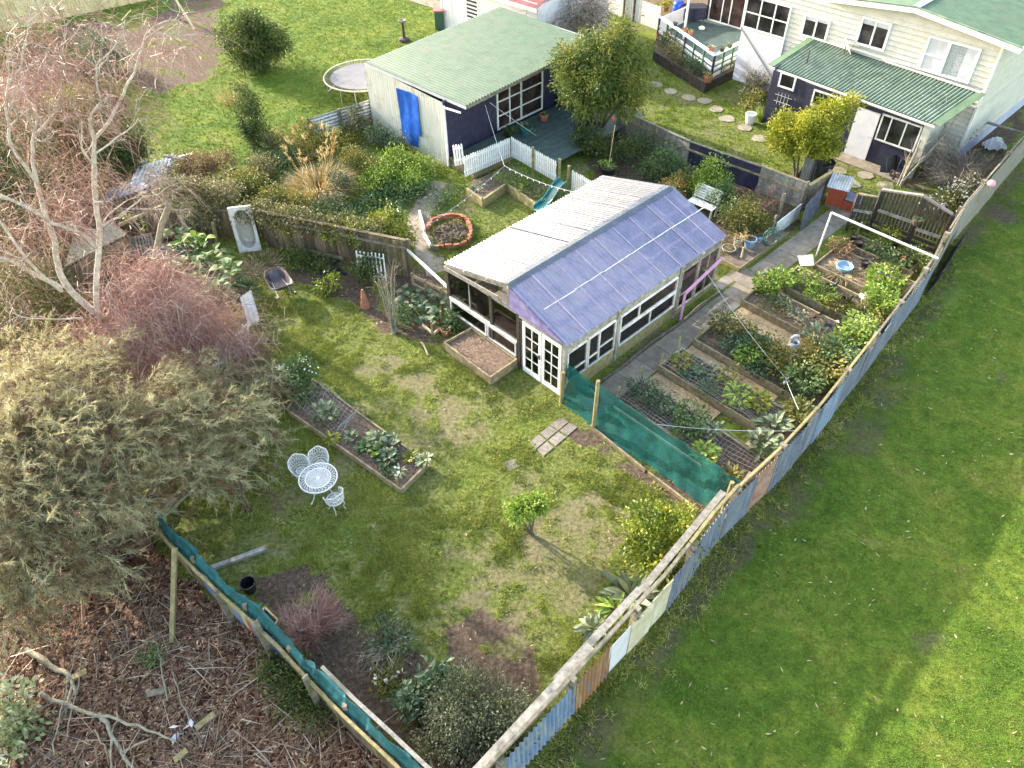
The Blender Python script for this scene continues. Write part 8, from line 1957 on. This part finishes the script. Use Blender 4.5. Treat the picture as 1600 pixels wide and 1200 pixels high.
cn = thing('faded_cone', 'faded orange tapered pot-like cone in the shaded grass', 'cone', P(571, 480)); m_ = MB(); q = P(571, 479); m_.lathe(q, [(.17, 0), (.17, .06), (.12, .25), (.04, .7), (.03, .72), (.0, .72)], 14); part(cn, 'body', m_, surf('faded_orange', [(.22, .09, .055), (.3, .13, .08), (.36, .17, .11)], 5, .8), smooth=False)
pot('terracotta_pot', 'terracotta pot among weeds near the brown raised bed', P(697, 522), .16, .24, K['terracotta'], (14, .2, .08, .08, K['l_veg']))
fr2 = thing('bed_frame', 'thin light timber frame on the ground by the yellow stakes', 'frame', P(672, 520)); m_ = MB(); m_.beam(P(660, 507, .08), P(677, 522, .08), .04, .1); part(fr2, 'side_board', m_, K['new_wood']); m_ = MB(); m_.beam(P(677, 522, .08), P(688, 513, .08), .042, .1); part(fr2, 'side_board', m_, K['new_wood'])
m_ = MB(); q = P(664, 545); m_.tube(droop(P(658, 535), P(669, 555), -.1, 8), .03, 5); solo('curved_stick', m_, K['new_wood'], 'pale curved stick on the grass beside the brown bed', 'stick')
c = P(578, 820); solo('paper_scrap', MB().prism([c + q for q in ([0, 0, .01], [.17, .03, .01], [.12, -.12, .01])], .004), K['fallen'], 'pale triangular leaf or paper scrap in the shaded grass', 'scrap')

# things by the far fence and cottage lane
tubething('long_pole', 'long grey pole lying across the far corner beside the house', 'pole', [P(1525, 186, .9), P(1612, 212, .9)], .06, 'grey_wood', 8)
c = P(1552, 230, .1); m_ = MB(); m_.grid(np.array([[c + [a * .9, b * .7, max(0, .35 * (1 - a * a * 4) * (1 - b * b * 4)) + .14 * rng.random()] for b in np.linspace(-.5, .5, 9)] for a in np.linspace(-.5, .5, 11)])); solo('white_tarp', m_, K['pale_lilac'], 'crumpled white plastic tarp in the far garden corner', 'tarp')
c = P(1525, 182, 1.0); m_ = MB(); m_.leaves(c + rng.normal(size=(40, 3)) * .1, rdir(40), .12, .1); solo('red_flower', m_, surf('red_petals', [(.5, .04, .03), (.6, .09, .07)], 20, .6), 'bright red bloom beside the lean-to end wall', 'flower')
c = P(1549, 287, 1.75); solo('pink_ball', MB().lathe(c, [(.0, -.14), (.1, -.1), (.15, 0), (.1, .1), (.0, .14)], 12), K['pink_flower'], 'pink round bloom on top of the grey boundary fence', 'flower', smooth=True)
solo('board', MB().beam(P(1552, 190, .1), P(1585, 158, .1), .25, .05), K['grey_wood'], 'grey board in the lane beside the house', 'board')
solo('board', MB().beam(P(1560, 185, .12), P(1578, 170, .12), .2, .05), K['pale_lilac'], 'white board in the lane beside the house', 'board')
hb = thing('hanging_basket', 'brown hanging basket with grass tuft on the slatted screen', 'hanging basket', sp(1.5, .95, .15)); m_ = MB(); q = sp(1.5, .95, .17); m_.lathe(q, [(.0, 0), (.12, .05), (.19, .3), (.16, .3), (.0, .26)], 12); part(hb, 'basket', m_, K['bark']); m_ = MB(); m_.strands(np.repeat([q + [0, 0, .26]], 70, 0) + rng.normal(size=(70, 3)) * [.06, .06, 0], rdir(70) * [1, 1, .5] + [0, 0, .8], .25, .02, droop=.5); part(hb, 'leaves', m_, K['l_veg'])

# ------------------------------------------------------------------ branches and boards on the mulch
def stick(label, pts, r0, r1, mat='bark_pale', forks=2, name='fallen_branch'):
    W3 = np.array([P(x, y, z) for x, y, z in pts]); n_ = len(W3); tt = np.linspace(0, n_ - 1, (n_ - 1) * 4 + 1); W4 = np.stack([np.interp(tt, np.arange(n_), W3[:, k]) for k in range(3)], 1); W4[1:-1] += rng.normal(size=(len(W4) - 2, 3)) * .02
    m_ = MB(); m_.tube(W4, np.linspace(r0, r1, len(W4)), 7)
    for _ in range(forks):
        i = rng.integers(1, len(W4) - 1); d = unit(rng.normal(size=3) * [1, 1, .3]); L = rng.uniform(.3, .8); m_.tube([W4[i], W4[i] + d * L * .5 + [0, 0, .08], W4[i] + d * L + [0, 0, .05]], [r1, r1 * .7, r1 * .4], 5)
    return solo(name, m_, K[mat], label, 'branch', smooth=True)
stick('long forked fallen branch lying across the bark mulch', [(62, 1082, .15), (100, 1102, .15), (155, 1115, .15), (215, 1135, .12), (275, 1158, .1)], .05, .02, 'bark_moss', 3)
stick('fallen branch running down to the bottom of the mulch', [(155, 1115, .12), (175, 1150, .12), (195, 1185, .1), (215, 1215, .1)], .05, .03, 'bark_moss', 2)
stick('pale grey branched stick on the mulch below the weeping tree', [(150, 990, .3), (180, 955, .3), (190, 910, .35), (185, 890, .4)], .02, .01, 'twig_grey', 6)
stick('curved twig standing in the middle of the mulch', [(262, 1095, .1), (252, 1040, .3), (245, 1005, .2), (212, 1000, .1)], .018, .01, 'bark_moss', 2)
stick('mossy log lying in the mulch below the weeping tree', [(40, 1015, .08), (80, 1040, .08), (112, 1058, .08), (118, 1085, .08)], .07, .04, 'bark_moss', 1)
stick('thin bleached stick in the lower mulch', [(148, 1140, .1), (168, 1175, .12), (180, 1215, .1)], .02, .01, 'twig_grey', 2)
stick('dark stump piece at the edge of the weeping foliage', [(160, 884, .1), (190, 886, .12), (222, 890, .1)], .1, .07, 'bark', 2)
stick('thin arching twig over the left mulch', [(85, 1180, .1), (95, 1110, .5), (118, 1020, .7), (125, 960, .4)], .015, .008, 'bark_moss', 1)
stick('second arching twig over the left mulch', [(105, 1150, .1), (118, 1090, .4), (128, 1020, .4)], .014, .008, 'bark_moss', 1)
stick('reddish twig curving up through the mulch', [(245, 1005, .1), (228, 960, .3), (220, 920, .5), (225, 890, .4)], .016, .008, 'bark', 2)
stick('low twig beside the small board on the mulch', [(270, 1050, .1), (285, 1100, .2), (298, 1132, .1)], .016, .01, 'bark_moss', 1)
for a, b, lab in (((306, 1138), (335, 1115), 'short light board on the lower mulch'), ((230, 1085), (258, 1078), 'small broken board in the middle of the mulch'), ((272, 1188), (292, 1172), 'weathered board end at the bottom of the mulch'), ((100, 1065), (135, 1048), 'yellow-brown board piece beside the mossy log')):
    solo('board', MB().beam(P(*a, .08), P(*b, .1), .13, .04), K['old_wood' if 'broken' in lab else 'green_wood'], lab, 'board')
c = P(284, 1145, .05); m_ = MB(); m_.leaves(c + rng.normal(size=(12, 3)) * .08 + [0, 0, .05], rdir(12), .22, .1); solo('plastic_scrap', m_, K['pale_lilac'], 'torn white plastic scrap on the lower mulch', 'scrap')
tuftgrass('straw_heap', 'flat grey bundle of dry stalks at the bottom of the mulch', (320, 1185), 300, .8, 'twig_grey', .012, .4, .15, .2)

# ------------------------------------------------------------------ ground litter and grass
mulch_poly = MULCH[0]; mx0, my0 = -14, 1
def scatter_in(n, x0, x1, y0, y1): return rng.uniform(x0, x1, n), rng.uniform(y0, y1, n)
x, y = scatter_in(60000, -15, 0, 2.5, 13); so_, mu_, lu_, tu_, di_, ou_ = zones(x, y); k = mu_ > .5; x, y = x[k], y[k]
n_ = len(x); m_ = MB(); D = rdir(n_) * [1, 1, .25]; m_.leaves(np.stack([x, y, rng.uniform(.005, .05, n_)], 1), D, rng.uniform(.05, .17, n_), rng.uniform(.015, .045, n_), N=np.array([0, 0, 1.0]) + rng.normal(size=(n_, 3)) * .4, droop=0, rnd=rng.random(n_) ** 1.4)
k = rng.integers(0, n_, 4200); m_.strands(np.stack([x[k], y[k], rng.uniform(.03, .09, 4200)], 1), rdir(4200) * [1, 1, .12], rng.uniform(.15, .7, 4200), rng.uniform(.008, .022, 4200), droop=.02, rnd=.8 * rng.random(4200))
tg_ = MB(); k = rng.integers(0, n_, 1500); tg_.strands(np.stack([x[k], y[k], rng.uniform(.04, .14, 1500)], 1), rdir(1500) * [1, 1, .15], rng.uniform(.4, 1.3, 1500), rng.uniform(.012, .026, 1500), droop=.03)
solo('fallen_twigs', tg_, K['twig_grey'], 'tangle of grey fallen twigs over the bark mulch', 'twigs', (0, 0, 0), kind='stuff')
solo('bark_mulch', m_, K['chip'], 'loose brown bark chips and twigs outside the teal fence', 'mulch', (0, 0, 0), kind='stuff')
x, y = scatter_in(26000, -22, -5, 13, 34); so_, mu_, lu_, tu_, di_, ou_ = zones(x, y); k = mu_ > .5; x, y = x[k], y[k]; n_ = len(x)
m_ = MB(); m_.leaves(np.stack([x, y, rng.uniform(.01, .2, n_)], 1), rdir(n_) * [1, 1, .5], rng.uniform(.1, .25, n_), rng.uniform(.04, .09, n_)); solo('leaf_litter', m_, K['l_brown'], 'brown leaf litter under the bare tree', 'leaf litter', (0, 0, 0), kind='stuff')

BLOCK = [[G(0, -.1), G(7.45, -.1), G(7.45, 5.1), G(0, 5.1)], [G(.9, -1.2), G(13.5, -1.2), G(13.5, -6.3), G(.9, -6.3)], [G(.2, -1.25), G(15, -1.25), G(15, .1), G(.2, -.1)], [S(0, 0), S(8.3, 0), S(8.3, 5), S(0, 5)], [S(0, 0), S(8.6, 0), S(8.6, -3.7), S(2.5, -3.7), S(2.5, -1.6), S(0, -1.6)],
         [P(694, 536), P(737, 513), P(806, 563), P(766, 600)], [P(448, 642), P(483, 590), P(668, 726), P(626, 770)], [H(-9, VW), H(UC, VW), H(UC, 14), H(-9, 14)], [H(0, 0), H(6.9, 0), H(6.9, 3), H(0, 3)], [P(826, 690), P(875, 652), P(905, 667), P(848, 716)],
         [P(700, 280), P(680, 280), P(645, 335), P(640, 362), P(650, 400), P(680, 430), P(700, 425), P(668, 390), P(664, 340)]]
def blocked(x, y):
    b = np.zeros(x.shape, bool)
    for p in BLOCK: b |= inpoly(x, y, p)
    return b
def grassfield(name, label, mat, x0, x1, y0, y1, n, dens, hmin, hmax, w, per=4, lean=.8):
    x, y = scatter_in(n, x0, x1, y0, y1); d = dens(x, y); k = (rng.random(n) < d) & ~blocked(x, y); x, y, d = x[k], y[k], d[k]
    n_ = len(x); q = np.repeat(np.arange(n_), per); m = len(q); h = (hmin + (hmax - hmin) * np.clip(d, 0, 1))[q] * rng.uniform(.5, 1.2, m)
    C = np.stack([x[q] + rng.normal(size=m) * .035, y[q] + rng.normal(size=m) * .035, np.zeros(m)], 1)
    D = unit(rng.normal(size=(m, 3)) * [lean, lean, .2] + [0, 0, 1]); S_ = unit(np.cross(D, rdir(m))) * (w * rng.uniform(.6, 1.2, m) / 2)[:, None]
    t = C + D * h[:, None]; V = np.stack([C - S_, C + S_, t], 1).reshape(-1, 3)
    m_ = MB(); m_.add(V, np.arange(m)[:, None] * 3 + np.array([[0, 1, 2]]), np.clip(.35 * rng.random(n_)[q] + .65 * rng.random(m), 0, 1))
    return solo(name, m_, K[mat], label, 'grass', (0, 0, 0), kind='stuff')
def dyard(x, y):
    so_, mu_, lu_, tu_, di_, ou_ = zones(x, y); return np.where((so_ > .5) | (mu_ > .5) | (lu_ > .3) , 0.02 * (mu_ < .5) * (lu_ < .3), .16 + .84 * tu_) * (1 - .75 * di_)
grassfield('rough_grass', 'tufted mossy grass of the garden yard', 'grass_rough', -11, 8, 5, 24, 190000, dyard, .03, .12, .014, 5)
x, y = scatter_in(12000, -10, 7.5, 5.5, 23.5); so_, mu_, lu_, tu_, di_, ou_ = zones(x, y); k = (rng.random(12000) < (.12 + .9 * tu_) * (1 - .8 * di_)) & (so_ < .4) & (mu_ < .5) & (lu_ < .3) & ~blocked(x, y); x, y = x[k], y[k]; nc = len(x)
q = np.repeat(np.arange(nc), 34); m = len(q); rr = rng.uniform(.05, .16, nc)[q]; a = rng.random(m) * 2 * math.pi; f = np.sqrt(rng.random(m))
m_ = MB(); C = np.stack([x[q] + rr * f * np.cos(a), y[q] + rr * f * np.sin(a), np.zeros(m)], 1); m_.strands(C, np.stack([np.cos(a) * f, np.sin(a) * f, np.full(m, 1.1)], 1) + rng.normal(size=(m, 3)) * .35, rr * rng.uniform(.5, 1.1, m) + .03, .016, droop=.5, rnd=np.clip(rng.random(nc)[q] * .6 + rng.random(m) * .4, 0, 1))
solo('grass_tufts', m_, K['grass_rough'], 'mossy grass mounds in the garden yard', 'grass', (0, 0, 0), kind='stuff')
def dback(x, y):
    so_, mu_, lu_, tu_, di_, ou_ = zones(x, y); return np.where((so_ > .5) | (mu_ > .5) | (lu_ > .5), 0, .3 + .7 * tu_)
grassfield('back_grass', 'grass of the back lawn around the stepping stones', 'grass_lawn', -3, 20, 22, 42, 60000, dback, .05, .16, .022, 4)
def dlawn(x, y):
    so_, mu_, lu_, tu_, di_, ou_ = zones(x, y); return np.where((lu_ > .5) & (so_ < .4), 1.0, 0) * (ou_ > .5)
grassfield('mown_grass', 'short mown grass of the open lawn outside the fence', 'grass_lawn', 0, 24, 3.5, 30, 170000, dlawn, .02, .045, .014, 4, 1.2)
def dfar(x, y):
    so_, mu_, lu_, tu_, di_, ou_ = zones(x, y); return np.where((lu_ > .5) & (so_ < .5) & (ou_ < .5), 1.0, 0)
grassfield('far_grass', 'bright grass of the neighbour lawn', 'grass_lawn', -26, 6, 23, 56, 66000, dfar, .05, .1, .03, 3)
uu = rng.uniform(-8, 16, 420); dd = np.abs(rng.normal(size=420)) * .3 + .03; wx = np.array([G(a, float(fence_v(a)) - b) for a, b in zip(uu, dd)]); q = np.repeat(np.arange(420), 30); m = len(q)
m_ = MB(); m_.strands(wx[q] + rng.normal(size=(m, 3)) * [.07, .07, 0], rng.normal(size=(m, 3)) * [.6, .6, .2] + [0, 0, .9], rng.uniform(.06, .26, m), .014, droop=.5, rnd=np.clip(rng.random(420)[q] * .6 + rng.random(m) * .4, 0, 1)); solo('fence_weeds', m_, K['grass_rough'], 'long weeds left along the outside foot of the patchwork fence', 'weeds', (0, 0, 0), kind='stuff')
# fallen leaves on the mown lawn
x, y = scatter_in(1200, 1, 22, 3.5, 26); so_, mu_, lu_, tu_, di_, ou_ = zones(x, y); k = ou_ > .5; x, y = x[k], y[k]; n_ = len(x)
m_ = MB(); m_.leaves(np.stack([x, y, np.full(n_, .045)], 1), rdir(n_) * [1, 1, .15], rng.uniform(.05, .17, n_) , rng.uniform(.015, .045, n_), N=np.array([0, 0, 1.0]) + rng.normal(size=(n_, 3)) * .2, droop=0); solo('fallen_leaves', m_, K['fallen'], 'scattered dry leaves and twigs on the mown lawn', 'leaves', (0, 0, 0), kind='stuff')
x, y = scatter_in(2600, -9, 8, 5, 24); so_, mu_, lu_, tu_, di_, ou_ = zones(x, y); k = (ou_ < .5) & (mu_ < .5) & ((so_ > .5) | (rng.random(2600) < .12)) & ~blocked(x, y); x, y = x[k], y[k]; n_ = len(x)
m_ = MB(); m_.leaves(np.stack([x, y, np.full(n_, .03)], 1), rdir(n_) * [1, 1, .2], rng.uniform(.04, .12, n_), rng.uniform(.02, .05, n_), droop=0); solo('fallen_leaves', m_, K['fallen'], 'dry leaves scattered over the yard soil', 'leaves', (0, 0, 0), kind='stuff')
